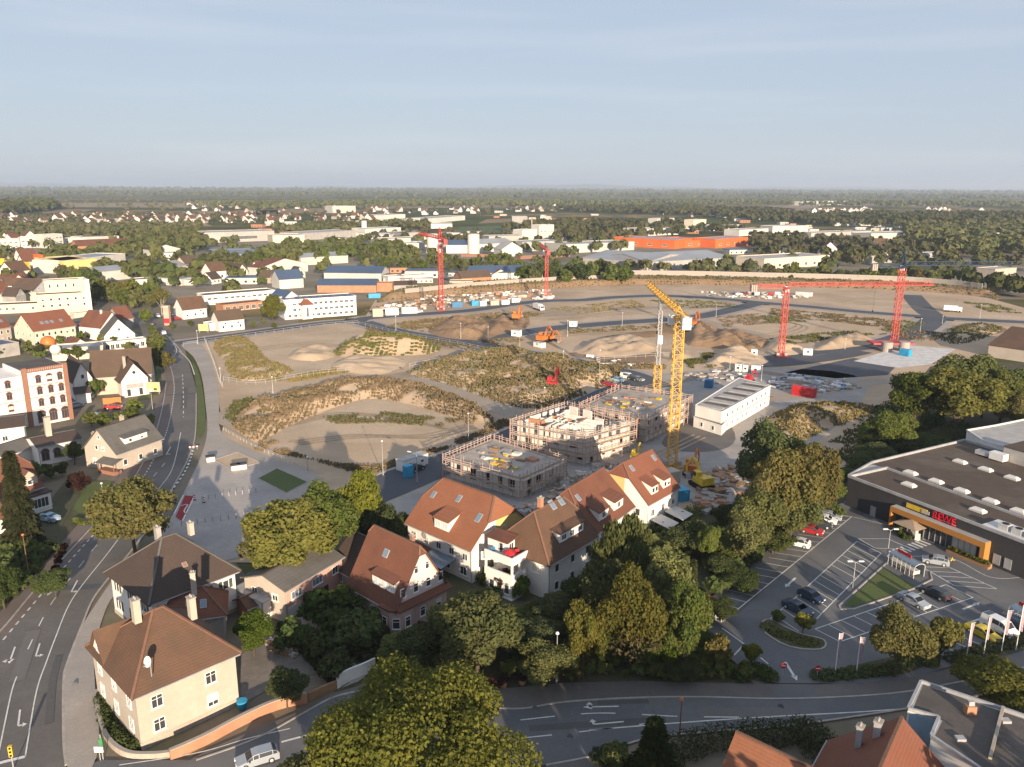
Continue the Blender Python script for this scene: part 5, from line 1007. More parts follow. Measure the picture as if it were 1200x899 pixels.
shelter((1040, 663), (1070, 680), 2.2, 'curved glass trolley shelter with red sign beside the grass triangle'); shelter((814, 722), (845, 731), 2.2, 'glass trolley shelter with red sign at the lower left of the car park', 5); shelter((1180, 728), (1200, 740), 2.4, 'trolley shelter with white hoops beside the white van', 4)
um_ = thing('parasol', 'beige square parasol at the supermarket entrance', 'parasol', tuple(G(1067, 628, .26)), FRZ)
MB().cyl((0, 0, 0), (0, 0, 3.1), .06).obj('pole', M['metal'], um_)
MB().slab([(-2.4, -2.4, 2.35), (2.4, -2.4, 2.35), (2.4, 2.4, 2.35), (-2.4, 2.4, 2.35), (0, 0, 3.25)], [(0, 1, 4), (1, 2, 4), (2, 3, 4), (3, 0, 4)], .06).obj('canopy', mat('beige_cloth', (.33, .25, .18)), um_)
for i, (x, y) in enumerate([(1056, 630), (1062, 634), (1052, 624)]): ptree('shrubg', x, y - 8, y, 11, 'potted green bush in front of the parasol', name='shrub', group='potted bushes by the entrance', seed=i)
pd = thing('flower_stand', 'long stand of potted flowers and crates in front of the shop windows', 'flower stand', tuple(G(1112, 646, .26)), FRZ)
MB().bx(0, -.9, 0, 7.5, .2, .45).bx(0, -.3, .45, 7.5, .2, .8).obj('shelf', M['wood'], pd)
V, Q = leaf_cloud([(x, -.35 + rnd.uniform(-.3, .3), .95, .45, .4, .3) for x in np.arange(.3, 7.4, .4)], 1500, .2, 9); tag(inst('plants', np_mesh('plants', V, Q, M['lf_yel']), pd), kind='stuff')
bd = thing('sign_board', 'white standing sign board beside the parasol', 'sign board', tuple(G(1075, 633, .26)), FRZ + .3); MB().slab([(-.4, -.3, 0), (.4, -.3, 0), (.4, 0, 1.3), (-.4, 0, 1.3)], [(0, 1, 2, 3)], .05).obj('front_panel', M['whitep'], bd); MB().slab([(-.4, .3, 0), (-.4, 0.02, 1.3), (.4, 0.02, 1.3), (.4, .3, 0)], [(0, 1, 2, 3)], .05).obj('back_panel', M['whitep'], bd)
# ---------------------------------------------------------------- flags, lamps, signs
def flag(b, top, label, h=None):
    p = G(*b); H = HT(p, top); t = thing('flag_pole', label, 'flag', (p.x, p.y, .2), rnd.uniform(-.2, .5))
    MB().cyl((0, 0, 0), (0, 0, H), .07, .045).bar((0, 0, H - .12), (.7, 0, H - .12), .04).obj('pole', M['whitep'], t)
    n = 9; vs = []; 
    for i in range(n):
        z = H - .2 - i * (H * .55) / (n - 1); w = .62 - .2 * abs(math.sin(i * .7)); y = .12 * math.sin(i * 1.1)
        vs += [(.06, 0, z), (.06 + w * .5, y, z - .03), (.06 + w, -y * .6, z - .05)]
    mb = MB(); mb.slab(vs, [(3 * i, 3 * i + 3, 3 * i + 4, 3 * i + 1) for i in range(n - 1)] + [(3 * i + 1, 3 * i + 4, 3 * i + 5, 3 * i + 2) for i in range(n - 1)], .02); f = mb.obj('banner', M['flagc'], t)

M['flagc'] = mat('flag_cloth', (.40, .32, .36), (.33, .2, .25), 1.2, 3)
flag((978, 794), 742, 'left one of two faded flags hanging by the car park exit'); flag((1003, 793), 746, 'right one of two faded flags hanging by the car park exit')
for b, tp, l in (((1131, 780), 729, 'first flag pole from the left along the hedge, beside the yellow car'), ((1152, 771), 722, 'flag pole in front of the yellow car bonnet'), ((1173, 766), 714, 'flag pole in front of the white van'), ((1190, 764), 708, 'flag pole beside the dark blue car, nearest the picture edge')): flag(b, tp, l)
def lamp(b, top, label, kind=1, m='metal', az=0.0, arm=1.6, group=None, base=.2):
    p = G(*b); H = HT(p, top); t = thing('street_lamp', label, 'street lamp', (p.x, p.y, base), az, group)
    MB().cyl((0, 0, 0), (0, 0, H * .15), .13, .1, 8).cyl((0, 0, H * .15), (0, 0, H), .09, .05, 8).obj('pole', M[m], t)
    if kind == 0: MB().cyl((0, 0, H), (0, 0, H + .22), .26, .16, 10).obj('lamp_head', M['orangem' if m == 'brown' else 'whitep'], t); return
    for s in ((1,) if kind == 1 else (1, -1)):
        MB().bar((0, 0, H - .05), (s * arm, 0, H + .25), .07).obj('arm', M[m], t); MB().bx(min(s * arm, s * (arm + .8)), -.16, H + .18, max(s * arm, s * (arm + .8)), .16, H + .34).obj('lamp_head', M['whitep'], t)
M['brown'] = mat('brown_paint', (.19, .10, .055), rough=.6)
lamp((35, 681), 631, 'brown street lamp at the lower garden on the main street', 0, 'brown'); lamp((652, 801), 744, 'street lamp with round head beside the light green street tree', 0, 'metal'); lamp((796, 866), 821, 'brown street lamp in front of the hedge on the lower street', 0, 'brown')
lamp((999, 690), 659, 'double headed lamp in the middle of the car park', 2, arm=.5); lamp((1039, 658), 621, 'double headed lamp beside the grass triangle', 2, arm=.5)
lamp((489, 566), 534, 'arched lamp by the white site container on the gravel yard', 1, az=2.6); lamp((449, 558), 519, 'bare lamp pole at the lower corner of the dark site road', 0); lamp((549, 517), 486, 'lamp pole at the edge of the dry field behind the scaffold', 0); lamp((361, 552), 538, 'short lamp pole on the paved path below the field', 0); lamp((702, 453), 411, 'tall lamp pole behind the unfinished buildings', 0); lamp((638, 470), 455, 'short lamp pole beside the red excavator', 0); lamp((122, 592), 570, 'small street lamp on the pavement by the cream gable house', 0); lamp((180, 490), 455, 'lamp with a boxed sign at the bend of the main street', 0)
for i, (b, tp) in enumerate([((665, 395), 376), ((729, 383), 367), ((540, 398), 380), ((464, 388), 372), ((572, 400), 384), ((609, 416), 395), ((855, 434), 418), ((892, 447), 428), ((988, 460), 443), ((1104, 380), 369), ((1148, 374), 355), ((839, 372), 356), ((1078, 390), 372), ((320, 462), 444), ((660, 430), 412), ((990, 410), 396), ((232, 404), 390), ((259, 450), 434)]):
    lamp(b, tp, 'slim lamp pole along the new site roads', 0, 'steel', group='lamp poles along the site roads')
def trafficsign(b, top, label, shape='round'):
    p = G(*b); H = HT(p, top); t = thing('traffic_sign', label, 'traffic sign', (p.x, p.y, .2)); MB().cyl((0, 0, 0), (0, 0, H), .04, n=6).obj('post', M['steel'], t)
    if shape == 'round': d = MB().cyl((0, -.05, H), (0, -.09, H), .42, n=18).obj('disc', M['red'], t); MB().bx(-.28, -.1, H - .07, .28, -.091, H + .07).obj('bar', M['whitep'], d)
    else: MB().bx(-.5, -.09, H - .35, .5, -.04, H + .35).obj('panel', M['whitep'], t)
trafficsign((917, 794), 780, 'left round red no entry sign at the car park exit'); trafficsign((957, 797), 783, 'right round red no entry sign at the car park exit'); trafficsign((118, 893), 882, 'small white sign at the corner of the cream house wall', 's'); trafficsign((178, 472), 460, 'white board sign at the bend of the main street', 's')
tl = thing('traffic_light', 'small traffic light with yellow casing at the stop line, lower left corner', 'traffic light', tuple(G(16, 901, .2)), .3); MB().cyl((0, 0, 0), (0, 0, 2.4), .07).obj('post', M['metal'], tl); MB().bx(-.2, -.18, 1.6, .2, .18, 2.9).obj('casing', M['yellow'], tl)
for z in (1.8, 2.25, 2.7): MB().cyl((0, -.19, z), (0, -.24, z), .13, n=12).obj('lens', M['black'], tl)
tl2 = thing('traffic_light', 'slim signal post at the corner of the low wall by the cream house', 'traffic light', tuple(G(121, 890, .2)), .3); MB().cyl((0, 0, 0), (0, 0, 3.2), .06).obj('post', M['metal'], tl2); MB().bx(-.18, -.15, 1.8, .18, .15, 2.7).obj('casing', M['green'], tl2)
# ---------------------------------------------------------------- cars
CP = {'hatch': (4.1, .87, [(-2.05, .55, .56), (-1.98, .72, .74), (-1.15, .90, .96), (-.45, .95, 1.40), (.1, .96, 1.48), (1.2, .98, 1.45), (1.75, 1.0, 1.22), (2.0, .95, .98), (2.05, .55, .56)]),
      'estate': (4.6, .89, [(-2.3, .55, .56), (-2.22, .7, .72), (-1.25, .88, .94), (-.5, .93, 1.38), (.1, .95, 1.46), (1.6, .98, 1.43), (2.05, 1.0, 1.22), (2.26, .95, .98), (2.3, .55, .56)]),
      'sedan': (4.7, .9, [(-2.35, .55, .56), (-2.27, .7, .72), (-1.25, .88, .93), (-.45, .93, 1.36), (.1, .95, 1.43), (.85, .97, 1.38), (1.55, .98, 1.06), (2.28, .94, .98), (2.35, .55, .56)]),
      'van': (4.9, .96, [(-2.45, .6, .62), (-2.38, .85, .9), (-1.75, 1.05, 1.12), (-1.05, 1.12, 1.82), (-.5, 1.14, 1.94), (1.2, 1.15, 1.94), (2.3, 1.15, 1.88), (2.42, 1.1, 1.2), (2.45, .6, .62)])}
_CM = {}
def car_meshes(ty):
    if ty in _CM: return _CM[ty]
    L, w, S = CP[ty]; b = MB(); g = MB(); cs = []
    for i, (x, zb, zt) in enumerate(S):
        end = i in (0, len(S) - 1); ww = w * (.9 if end else .97 if i in (1, len(S) - 2) else 1); wt = ww * (.8 if zt > zb + .2 else .9)
        cs.append([(x, -ww, .22), (x, -ww, zb), (x, -wt, zt), (x, wt, zt), (x, ww, zb), (x, ww, .22)])
    vs = [p for c in cs for p in c]; fs = [(6 * i + k, 6 * i + 6 + k, 6 * i + 6 + (k + 1) % 6, 6 * i + (k + 1) % 6) for i in range(len(S) - 1) for k in range(6)] + [tuple(range(5, -1, -1)), tuple(6 * (len(S) - 1) + k for k in range(6))]
    b.add(vs, fs); V = Vector
    def ins(q, a0, a1, b0, b1, off):
        q = [V(p) for p in q]; n = (q[1] - q[0]).cross(q[3] - q[0]).normalized(); o = []
        for u, v in ((a0, b0), (a1, b0), (a1, b1), (a0, b1)): o.append(q[0].lerp(q[1], u).lerp(q[3].lerp(q[2], u), v) + n * off)
        return o
    def slabq(q, off): g.add(ins(q, .04, .96, .1, .9, off) + ins(q, .04, .96, .1, .9, -.02), [(0, 1, 2, 3), (7, 6, 5, 4), (0, 4, 5, 1), (1, 5, 6, 2), (2, 6, 7, 3), (3, 7, 4, 0)])
    for i in range(2, len(S) - 2):
        if min(S[i][2] - S[i][1], S[i + 1][2] - S[i + 1][1]) > .2 or (max(S[i][2] - S[i][1], S[i + 1][2] - S[i + 1][1]) > .3 and i in (2,)):
            if ty == 'van' and i >= 5: continue
            slabq([cs[i][1], cs[i + 1][1], cs[i + 1][2], cs[i][2]], .015); slabq([cs[i + 1][4], cs[i][4], cs[i][3], cs[i + 1][3]], .015)
    slabq([cs[2][2], cs[2][3], cs[3][3], cs[3][2]][::-1], .015 if True else 0); k = len(S) - 4
    slabq([cs[2][3], cs[2][2], cs[3][2], cs[3][3]], .015)
    slabq([cs[k][2], cs[k][3], cs[k + 1][3], cs[k + 1][2]], -.015); slabq([cs[k][3], cs[k][2], cs[k + 1][2], cs[k + 1][3]], -.015)
    wh = MB().cyl((0, -.1, 0), (0, .1, 0), .33, n=16).mesh('wheel', M['black']); rim = MB().cyl((0, -.115, 0), (0, .115, 0), .2, n=12).mesh('rim', M['steel'])
    hl = MB().bx(-.06, -.2, -.08, .06, .2, .08)
    _CM[ty] = (b, g.mesh('windows', M['glass'], fix=False), wh, rim, hl.mesh('headlight', M['whitep']), hl.mesh('taillight', M['red']), {}); return _CM[ty]
CARC = {'white': (.75, .75, .74), 'silver': (.30, .33, .37), 'dark': (.03, .035, .04), 'blue': (.025, .05, .09), 'red': (.35, .02, .025), 'yellow': (.62, .45, .02), 'lblue': (.25, .42, .55), 'grey': (.2, .2, .21)}
def plate_me():
    if 'plate' not in _CM: _CM['plate'] = MB().bx(-.02, -.26, -.055, .02, .26, .055).mesh('number_plate', M['whitep'])
    return _CM['plate']
def mirror_me():
    if 'mirror' not in _CM: _CM['mirror'] = MB().bx(-.08, -.1, -.07, .08, .1, .07).mesh('mirror', M['dark'])
    return _CM['mirror']
def car(b, to, ty, col, label, group=None, z=.262, name='parked_car', cat='car', parts=True, sc=1.0):
    m = car_meshes(ty); k = 'car_' + col
    if k not in M: M[k] = mat(k + '_paint', CARC[col], rough=.28, spec=.6, var=.04)
    if col not in m[6]: m[6][col] = m[0].mesh('body', M[k], True); m[6][col].polygons.foreach_set('use_smooth', [False] * len(m[6][col].polygons))
    p, q = G(*b), G(*to); d = q - p; t = thing(name, label, cat, (p.x, p.y, z), math.atan2(-d.y, -d.x), group); L, w, S = CP[ty]
    t.scale = (sc, sc, sc)
    bo = inst('body', m[6][col], t); inst('windows', m[1], t)
    if parts:
        for x in (-L * .3, L * .3):
            for y in (-w + .06, w - .06): h_ = inst('wheel', m[2], t, (x, y, .33)); inst('rim', m[3], h_)
        inst('number_plate', plate_me(), t, (L / 2 + .01, 0, .5)); inst('number_plate', plate_me(), t, (-L / 2 - .01, 0, .42))
        for y in (-w - .06, w + .06): inst('mirror', mirror_me(), t, (S[2][0] + .35, y, S[3][1] + .02))
        for y in (-w * .62, w * .62): inst('headlight', m[4], t, (-L / 2 + .02, y, .66)); inst('taillight', m[5], t, (L / 2 - .02, y, .82))
    return t
for b, to, ty, c, l in [((935, 641), (922, 638), 'hatch', 'white', 'white small car with dark roof, alone on the upper left row of bays'), ((951, 626), (964, 629), 'hatch', 'red', 'red hatchback on the upper left row of bays'), ((961, 619), (974, 621), 'hatch', 'dark', 'dark green car next to the red hatchback'), ((967, 613.5), (980, 616), 'hatch', 'white', 'white car in the tight row beside the hedge'), ((971, 609), (983, 611), 'estate', 'silver', 'silver estate car, last of the tight row by the hedge'),
    ((950, 704), (965, 712), 'hatch', 'blue', 'dark blue car on the middle row, upper one of a pair'), ((934, 718), (949, 726), 'sedan', 'blue', 'dark blue car on the middle row, lower one of a pair'), ((1070, 709), (1088, 718), 'sedan', 'silver', 'silver blue saloon parked behind the golden tree'), ((1095, 700), (1080, 693), 'estate', 'dark', 'black estate car next to the silver saloon'), ((1096, 662), (1080, 659), 'hatch', 'silver', 'silver hatchback being loaded near the zebra crossing'),
    ((1151, 747), (1166, 755), 'sedan', 'yellow', 'yellow sports car parked behind the flag poles'), ((1170, 741), (1187, 750), 'van', 'white', 'white small van beside the yellow sports car'), ((1189, 736), (1206, 744), 'estate', 'blue', 'dark blue car beside the white small van'), ((302, 895), (279, 902), 'estate', 'silver', 'silver blue estate car driving on the street below the cream corner house'),
    ((116, 494), (126, 502), 'van', 'white', 'white delivery van in the yard of the brick trimmed factory'), ((133, 480), (147, 479), 'sedan', 'red', 'red car parked before the brown roofed hall'), ((152, 506), (160, 514), 'van', 'white', 'white camper van behind the cream gable house'), ((89, 478), (97, 476), 'hatch', 'silver', 'silver car at the corner of the brick trimmed factory'), ((57, 611), (47, 609), 'sedan', 'lblue', 'pale blue car in the driveway by the tall spruce'), ((192, 392), (186, 384), 'hatch', 'white', 'white car driving towards the junction on the main street'), ((70, 491), (78, 489), 'hatch', 'dark', 'black car in front of the factory arches'),
    ((735, 444.5), (748, 447), 'van', 'white', 'white van parked at the site road bend'), ((724, 448), (736, 450), 'hatch', 'lblue', 'blue car in front of the white site van'), ((742, 446), (752, 448), 'hatch', 'dark', 'black car behind the white site van'), ((714, 453), (726, 455), 'estate', 'red', 'dark red car at the edge of the green berm'), ((748, 447), (757, 449), 'hatch', 'grey', 'grey car at the end of the site parking row'),
    ((488, 552.5), (500, 548), 'hatch', 'dark', 'black car beside the white site container on the gravel yard'), ((178, 381), (172, 375), 'sedan', 'dark', 'dark car on the shaded part of the main street'), ((113, 366), (107, 361), 'hatch', 'blue', 'blue car on the shaded lot behind the beige mill'), ((185, 372), (190, 376), 'hatch', 'white', 'white parked car at the far end of the main street'), ((490, 367), (484, 367.5), 'estate', 'white', 'white car between the site containers at the back')]:
    car(b, to, ty, c, l, name='parked_car', parts=True)
_mats = None
def row_cars(pts, group, label, cols=('white', 'silver', 'dark', 'blue', 'red', 'grey')):
    for i, p in enumerate(pts): car(p, (p[0] + 3, p[1] + .25 * (i % 3 - 1)), ('hatch', 'estate', 'sedan')[i % 3], cols[(i * 5 + 1) % len(cols)], label, group, parts=False)
row_cars([(440 + i * 7.3, 325 + (i % 2) * 3) for i in range(16)], 'cars on the dealer lot behind the wall', 'car on the crowded lot behind the blue roofed hall')
row_cars([(195 + i * 4, 369 + i * 2.0) for i in range(4)], 'cars parked by the advertising column', 'car parked near the advertising column')
row_cars([(862 + i * 4, 345 + (i % 2)) for i in range(6)] , 'small vehicles at the site edge', 'small vehicle at the far edge of the building site')
row_cars([(870 + i * 9, 305 + (i % 3) * 2) for i in range(10)], 'cars on the lot beside the big grey roof', 'car on the lot beside the beige hall')
# ---------------------------------------------------------------- unfinished buildings
def shell(label, P, H, floors, wm, name='unfinished_building', inner=0, seed=0, topless=False, z0=.15):
    W_ = [G(*p, H) for p in P]
    if sum((b.x - a.x) * (b.y + a.y) for a, b in zip(W_, W_[1:] + W_[:1])) > 0: W_ = W_[::-1]
    c = sum(W_, Vector()) / len(W_); t = thing(name, label, 'building site', (c.x, c.y, z0)); Q = [Vector((p.x - c.x, p.y - c.y)) for p in W_]; g = random.Random(seed); fh = H / floors
    for f in range(floors):
        z = f * fh; top = topless and f == floors - 1
        MB().prism([q * 1.004 for q in Q], z + fh - .25 if not top else z - .02, z + fh if not top else z + .02, 0).obj('floor_slab', M['concd' if f >= floors - 2 else 'conc'], t)
        for i in range(len(Q)):
            a, b = Q[i], Q[(i + 1) % len(Q)]; L = (b - a).length; d = (b - a) / L; n = Vector((d.y, -d.x)); x = 0; ang = math.atan2(d.y, d.x)
            while x < L - .3:
                mb = MB()
                wdt = g.choice((1.4, 2.2, 2.8)); o = g.choice((1.0, 1.3, 1.8)); e = min(L, x + wdt); hh = fh - .25 if not top else g.choice((2.6, 2.6, 2.2, 1.3, 2.6))
                m = a + d * ((x + e) / 2) - n * .2; mb.box((m.x, m.y, z + hh / 2), (e - x, .3, hh - .004), ang)
                e2 = min(L, e + o)
                if e2 > e + .2 and not top:
                    m = a + d * ((e + e2) / 2) - n * .2
                    if g.random() < .75: mb.box((m.x, m.y, z + .45), (e2 - e, .26, .9), ang)
                    mb.box((m.x, m.y, z + fh - .45), (e2 - e, .26, .4), ang)
                x = e2; mb.obj('wall_panel', M[wm], t)
        MB().prism([q * .82 for q in Q], z + .01, z + fh - .26 if not top else z + .03).obj('interior_shade_block', M['dark'], t) if not top else None  # dark block fills the inside, standing in for the shade of open rooms
    if topless:
        z = (floors - 1) * fh + .02; d = (Q[1] - Q[0]).normalized(); n = Vector((-d.y, d.x)); ang = math.atan2(d.y, d.x); L = (Q[1] - Q[0]).length; Wd = (Q[2] - Q[1]).length
        for k in range(inner):
            u, v = g.uniform(.12, .88) * L, g.uniform(.12, .88) * Wd; m = Q[0] + d * u + n * v; l = g.uniform(2.5, 6)
            MB().box((m.x, m.y, z + 1.25), (l, .25, 2.5), ang + (PI / 2 if k % 2 else 0)).obj('inner_wall', M['brickwall' if k % 7 == 3 else wm], t)
    else:
        d = (Q[1] - Q[0]).normalized(); ang = math.atan2(d.y, d.x)
        for k in range(inner):
            u, v = g.uniform(.15, .8), g.uniform(.2, .8); m = Q[0].lerp(Q[1], u).lerp(Q[3].lerp(Q[2], u), v); s = g.uniform(.5, 2.4)
            MB().box((m.x, m.y, H + .12 + g.uniform(0, .2)), (s, s * g.uniform(.3, .9), g.uniform(.2, .6)), ang + g.uniform(-.3, .3)).obj('stacked_material', M[g.choice(('plank', 'block', 'wood', 'yellow', 'conc', 'brickwall'))], t)
    return t, Q, c
_up = _bd = None
def scaffold(label, Q, c, H, lifts, off=1.0, bay=2.5, z0=.15, over=1.2):
    t = thing('scaffold', label, 'scaffold', (c.x, c.y, z0)); n_ = len(Q)
    ups = MB().cyl((0, 0, 0), (0, 0, 1), .075, n=6).mesh('upright', M['scaf']); bds = MB().bx(0, -.45, -.05, 1, .45, .02).mesh('deck_board', M['plank']); ral = MB().bx(0, -.035, -.07, 1, .035, .07).mesh('guard_rail', M['plank'])
    for i in range(n_):
        a, b = Q[i], Q[(i + 1) % n_]; d = (b - a).normalized(); n = Vector((d.y, -d.x)); A = a + n * off - d * off; B = b + n * off + d * off; L = (B - A).length; k = max(2, round(L / bay)); ang = math.atan2(d.y, d.x); st = L / k
        for j in range(k + 1):
            for o_ in (0, .9):
                p = A + d * (st * j) - n * (o_ - .45)
                if j < k or o_ == 0: inst('upright', ups, t, (p.x, p.y, 0), 0, (1, 1, H + over + (.15 * (j % 3))))
        for l in range(lifts):
            z = H * (l + 1) / lifts - (.15 if l == lifts - 1 else .2)
            for j in range(k):
                p = A + d * (st * j); inst('deck_board', bds, t, (p.x, p.y, z), ang, (st - .04, 1, 1))
                for zz in (.55, 1.0):
                    p2 = p + n * .47; inst('guard_rail', ral, t, (p2.x, p2.y, z + zz), ang, (st - .04, 1, 1))
    return t
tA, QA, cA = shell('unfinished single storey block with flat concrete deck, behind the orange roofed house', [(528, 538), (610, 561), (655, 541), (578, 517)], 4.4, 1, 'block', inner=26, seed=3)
scaffold('scaffold around the low concrete deck nearest the orange roofed house', QA, cA, 4.4, 2)
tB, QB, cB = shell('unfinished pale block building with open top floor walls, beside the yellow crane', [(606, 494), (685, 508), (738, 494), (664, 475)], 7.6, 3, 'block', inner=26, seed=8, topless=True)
scaffold('scaffold around the pale block building with open top floor', QB, cB, 7.0, 3)
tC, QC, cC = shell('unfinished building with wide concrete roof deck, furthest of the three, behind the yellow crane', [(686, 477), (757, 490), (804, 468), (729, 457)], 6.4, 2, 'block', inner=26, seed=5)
scaffold('scaffold around the furthest unfinished building', QC, cC, 6.4, 3)
# ---------------------------------------------------------------- cranes
def lattice(mb, p, q, w, step, r=.09, dr=.05, tri=False):
    p, q = Vector(p), Vector(q); d = q - p; L = d.length; d.normalize(); u = Vector((0, 0, 1)) if abs(d.z) < .5 else Vector((0, 1, 0)); s = d.cross(u).normalized(); u = s.cross(d)
    cs = [(-.5, -.5), (.5, -.5), (.5, .5), (-.5, .5)] if not tri else [(-.5, 0), (.5, 0), (0, .9)]
    cor = [s * (a * w) + u * (b * w) for a, b in cs]
    for c in cor: mb.bar(p + c, q + c, r * 2)
    n = max(1, round(L / step)); m = len(cor)
    for i in range(n):
        a, b = p + d * (L * i / n), p + d * (L * (i + 1) / n)
        for k in range(m):
            c0, c1 = cor[k], cor[(k + 1) % m]; mb.bar(a + c0, a + c1, dr * 2)
            mb.bar(a + (c0 if i % 2 else c1), b + (c1 if i % 2 else c0), dr * 2)
def tower_crane(label, base, H, jib_to, jl, cl, col, jcol=None, w=1.6, sec=3.0, head='flat', name='tower_crane', cabc='whitep', counter='conc'):
    p = base if isinstance(base, Vector) else G(*base); t = thing(name, label, 'crane', (p.x, p.y, .15), 0); jcol = jcol or col
    n = round(H / sec); s = H / n; mb = MB(); lattice(mb, (0, 0, 0), (0, 0, s), w, s / 2, .10, .055); me = mb.mesh('mast_section', M[col])
    az = math.atan2(jib_to.y - p.y, jib_to.x - p.x); d = Vector((math.cos(az), math.sin(az), 0)); nn = Vector((-d.y, d.x, 0))
    for i in range(n): inst('mast_section', me, t, (0, 0, i * s), az)
    b = MB().box((0, 0, .25), (5.5, .7, .5), az + .785).box((0, 0, .27), (5.5, .7, .5), az - .785); b.obj('base_frame', M[col], t)
    for sx in (-1, 1): MB().box((sx * 1.5, 0, 1.0), (1.0, 2.4, 1.0), 0).obj('ballast', M['conc'], t)
    MB().cyl((0, 0, H), (0, 0, H + .7), w * .65, w * .75, 12).obj('slew_ring', M[jcol], t)
    cb = MB().box(tuple(d * .6 + nn * (w * .9) + Vector((0, 0, H - .2))), (1.7, 1.4, 2.2), az).obj('cab', M[cabc], t); MB().box(tuple(d * 1.3 + nn * (w * .9) + Vector((0, 0, H + .05))), (.5, 1.2, 1.2), az).obj('cab_window', M['glass'], t)
    j = MB(); lattice(j, d * .8 + Vector((0, 0, H + 1.2)), d * jl + Vector((0, 0, H + 1.2)), w * .85, 2.2, .085, .05, True); j.obj('jib', M[jcol], t)
    k = MB(); lattice(k, -d * .8 + Vector((0, 0, H + 1.0)), -d * cl + Vector((0, 0, H + 1.0)), w * .7, 2.2, .09, .05); k.obj('counter_jib', M[jcol], t)
    for i in range(3): q = -d * (cl - .6 - i * .75) + Vector((0, 0, H + .4)); MB().box(tuple(q), (.6, 1.8, 2.6), az).obj('counterweight', M[counter], t)
    if head == 'cat':
        c = MB(); top = Vector((0, 0, H + 7)); 
        for e in (-1, 1):
            for f in (-1, 1): c.bar(d * e * w * .5 + nn * f * w * .5 + Vector((0, 0, H + .7)), top, .3)
        c.bar(nn * -.4 + Vector((0, 0, H + 4)), nn * .4 + Vector((0, 0, H + 4)), .1); c.obj('tower_head', M[jcol], t)
        r = MB(); r.bar(top, d * jl * .45 + Vector((0, 0, H + 2.6)), .07).bar(top, d * jl * .85 + Vector((0, 0, H + 2.6)), .07).bar(top, -d * cl * .9 + Vector((0, 0, H + 1.5)), .07); r.obj('tie_rods', M[jcol], t)
    tr = d * jl * .6 + Vector((0, 0, H + .7)); MB().box(tuple(tr), (1.2, 1.0, .4), az).obj('trolley', M[jcol], t)
    MB().bar(tr, tr - Vector((0, 0, 9)), .05).box(tuple(tr - Vector((0, 0, 9.3))), (.4, .3, .7)).obj('hook', M['black'], t)
    return t
tower_crane('tall yellow tower crane in front of the unfinished buildings, jib pointing away', (787, 547), 34, Vector((38.4, 232, 0)), 52, 9, 'cr_yel', w=1.9, counter='whitep')
def mast_crane():
    p = G(769, 470); t = thing('folding_crane', 'slim grey and yellow site crane half hidden behind the unfinished buildings', 'crane', (p.x, p.y, .15)); m = MB(); lattice(m, (0, 0, 0), (0, 0, 11), 1.9, 1.8, .1, .06); m.obj('lower_mast', M['cr_yel'], t)
    m = MB(); lattice(m, (0, 0, 11.003), (0, 0, 27), 1.0, 1.6, .08, .045); m.obj('upper_mast', M['metal'], t); MB().bx(-.7, -1.6, 17.5, .7, -.55, 20).obj('cab', M['whitep'], t)
    m = MB(); lattice(m, (0, 0, 27.2), (2, 14, 27.6), .7, 1.6, .06, .035, True); m.obj('jib', M['metal'], t); MB().bar((0, 0, 29), (2, 14, 27.8), .05).bar((0, 0, 29), (3.2, -5, 22), .05).bar((0, 0, 27), (0, 0, 29), .1).obj('stay', M['metal'], t); MB().bx(-1.8, -1.8, 0, 1.8, 1.8, .8).obj('base_frame', M['conc'], t)
mast_crane()
p = G(915, 418); tower_crane('light red tower crane with long level jib in the middle right of the site', (915, 418), 25.5, G(1058, 337, 26), 57, 14, 'cr_red', w=1.7, counter='conc')
tower_crane('red tower crane with dark blue top, rightmost of the cranes', (1047, 404), 31, G(1190, 309, 33), 46, 13, 'cr_red', 'cr_blue', w=2.0, head='cat')
p = G(517, 364); tower_crane('tallest red tower crane, at the far left edge of the site', (517, 364), 35, Vector((p.x - 22, p.y + 60, 0)), 46, 11, 'cr_red', w=2.0, head='cat', counter='cr_red')
p = G(640, 349); tower_crane('small red tower crane far behind the middle of the site', (640, 349), 26, Vector((p.x - 4, p.y + 60, 0)), 40, 10, 'cr_red', w=1.6, counter='cr_red')
pf = thing('crane_platform', 'red steel platform on concrete drums at the foot of the rightmost crane', 'platform', tuple(G(1046, 410, .15)))
MB().bx(-9, -3, 2.6, 7, 4, 3.2).obj('deck', M['cr_red'], pf)
for x, y in ((-4, -3.6), (3, -2.8)): MB().cyl((x, y, 0), (x, y, 3.8), 2.0, n=18).obj('drum', M['conc'], pf)
# ---------------------------------------------------------------- site cabins, containers, machines
t, Q, c = flatblock('site_office', 'long white two storey site cabin block with striped grey roof', [(815, 475), (846, 483), (903, 452), (866, 443)], 6.0, 'white', 'r_light', 'site cabin', parapet=.15, coping='white', th=.2)
Qv = Q; 
for i in range(4):
    a, b = Q[i], Q[(i + 1) % 4]
    if (b - a).length > 25 and (b - a).x > 0:
        facewin(t, a, b, 9, 3.9, 1.1, 1.1, '', .06); facewin(t, a, b, 9, 1.1, 1.1, 1.1, '', .06)
MB().bar(tuple(Qv[0].lerp(Qv[0], 0)) + (3.0,), tuple(Qv[1]) + (3.0,), .36, .14).obj('floor_joint', M['greyw'], t); MB().bar(tuple(Qv[1]) + (3.003,), tuple(Qv[2]) + (3.003,), .36, .14).obj('floor_joint', M['greyw'], t)
d_ = (G(903, 452, 6) - G(846, 483, 6)).normalized(); nn_ = Vector((-d_.y, d_.x, 0))
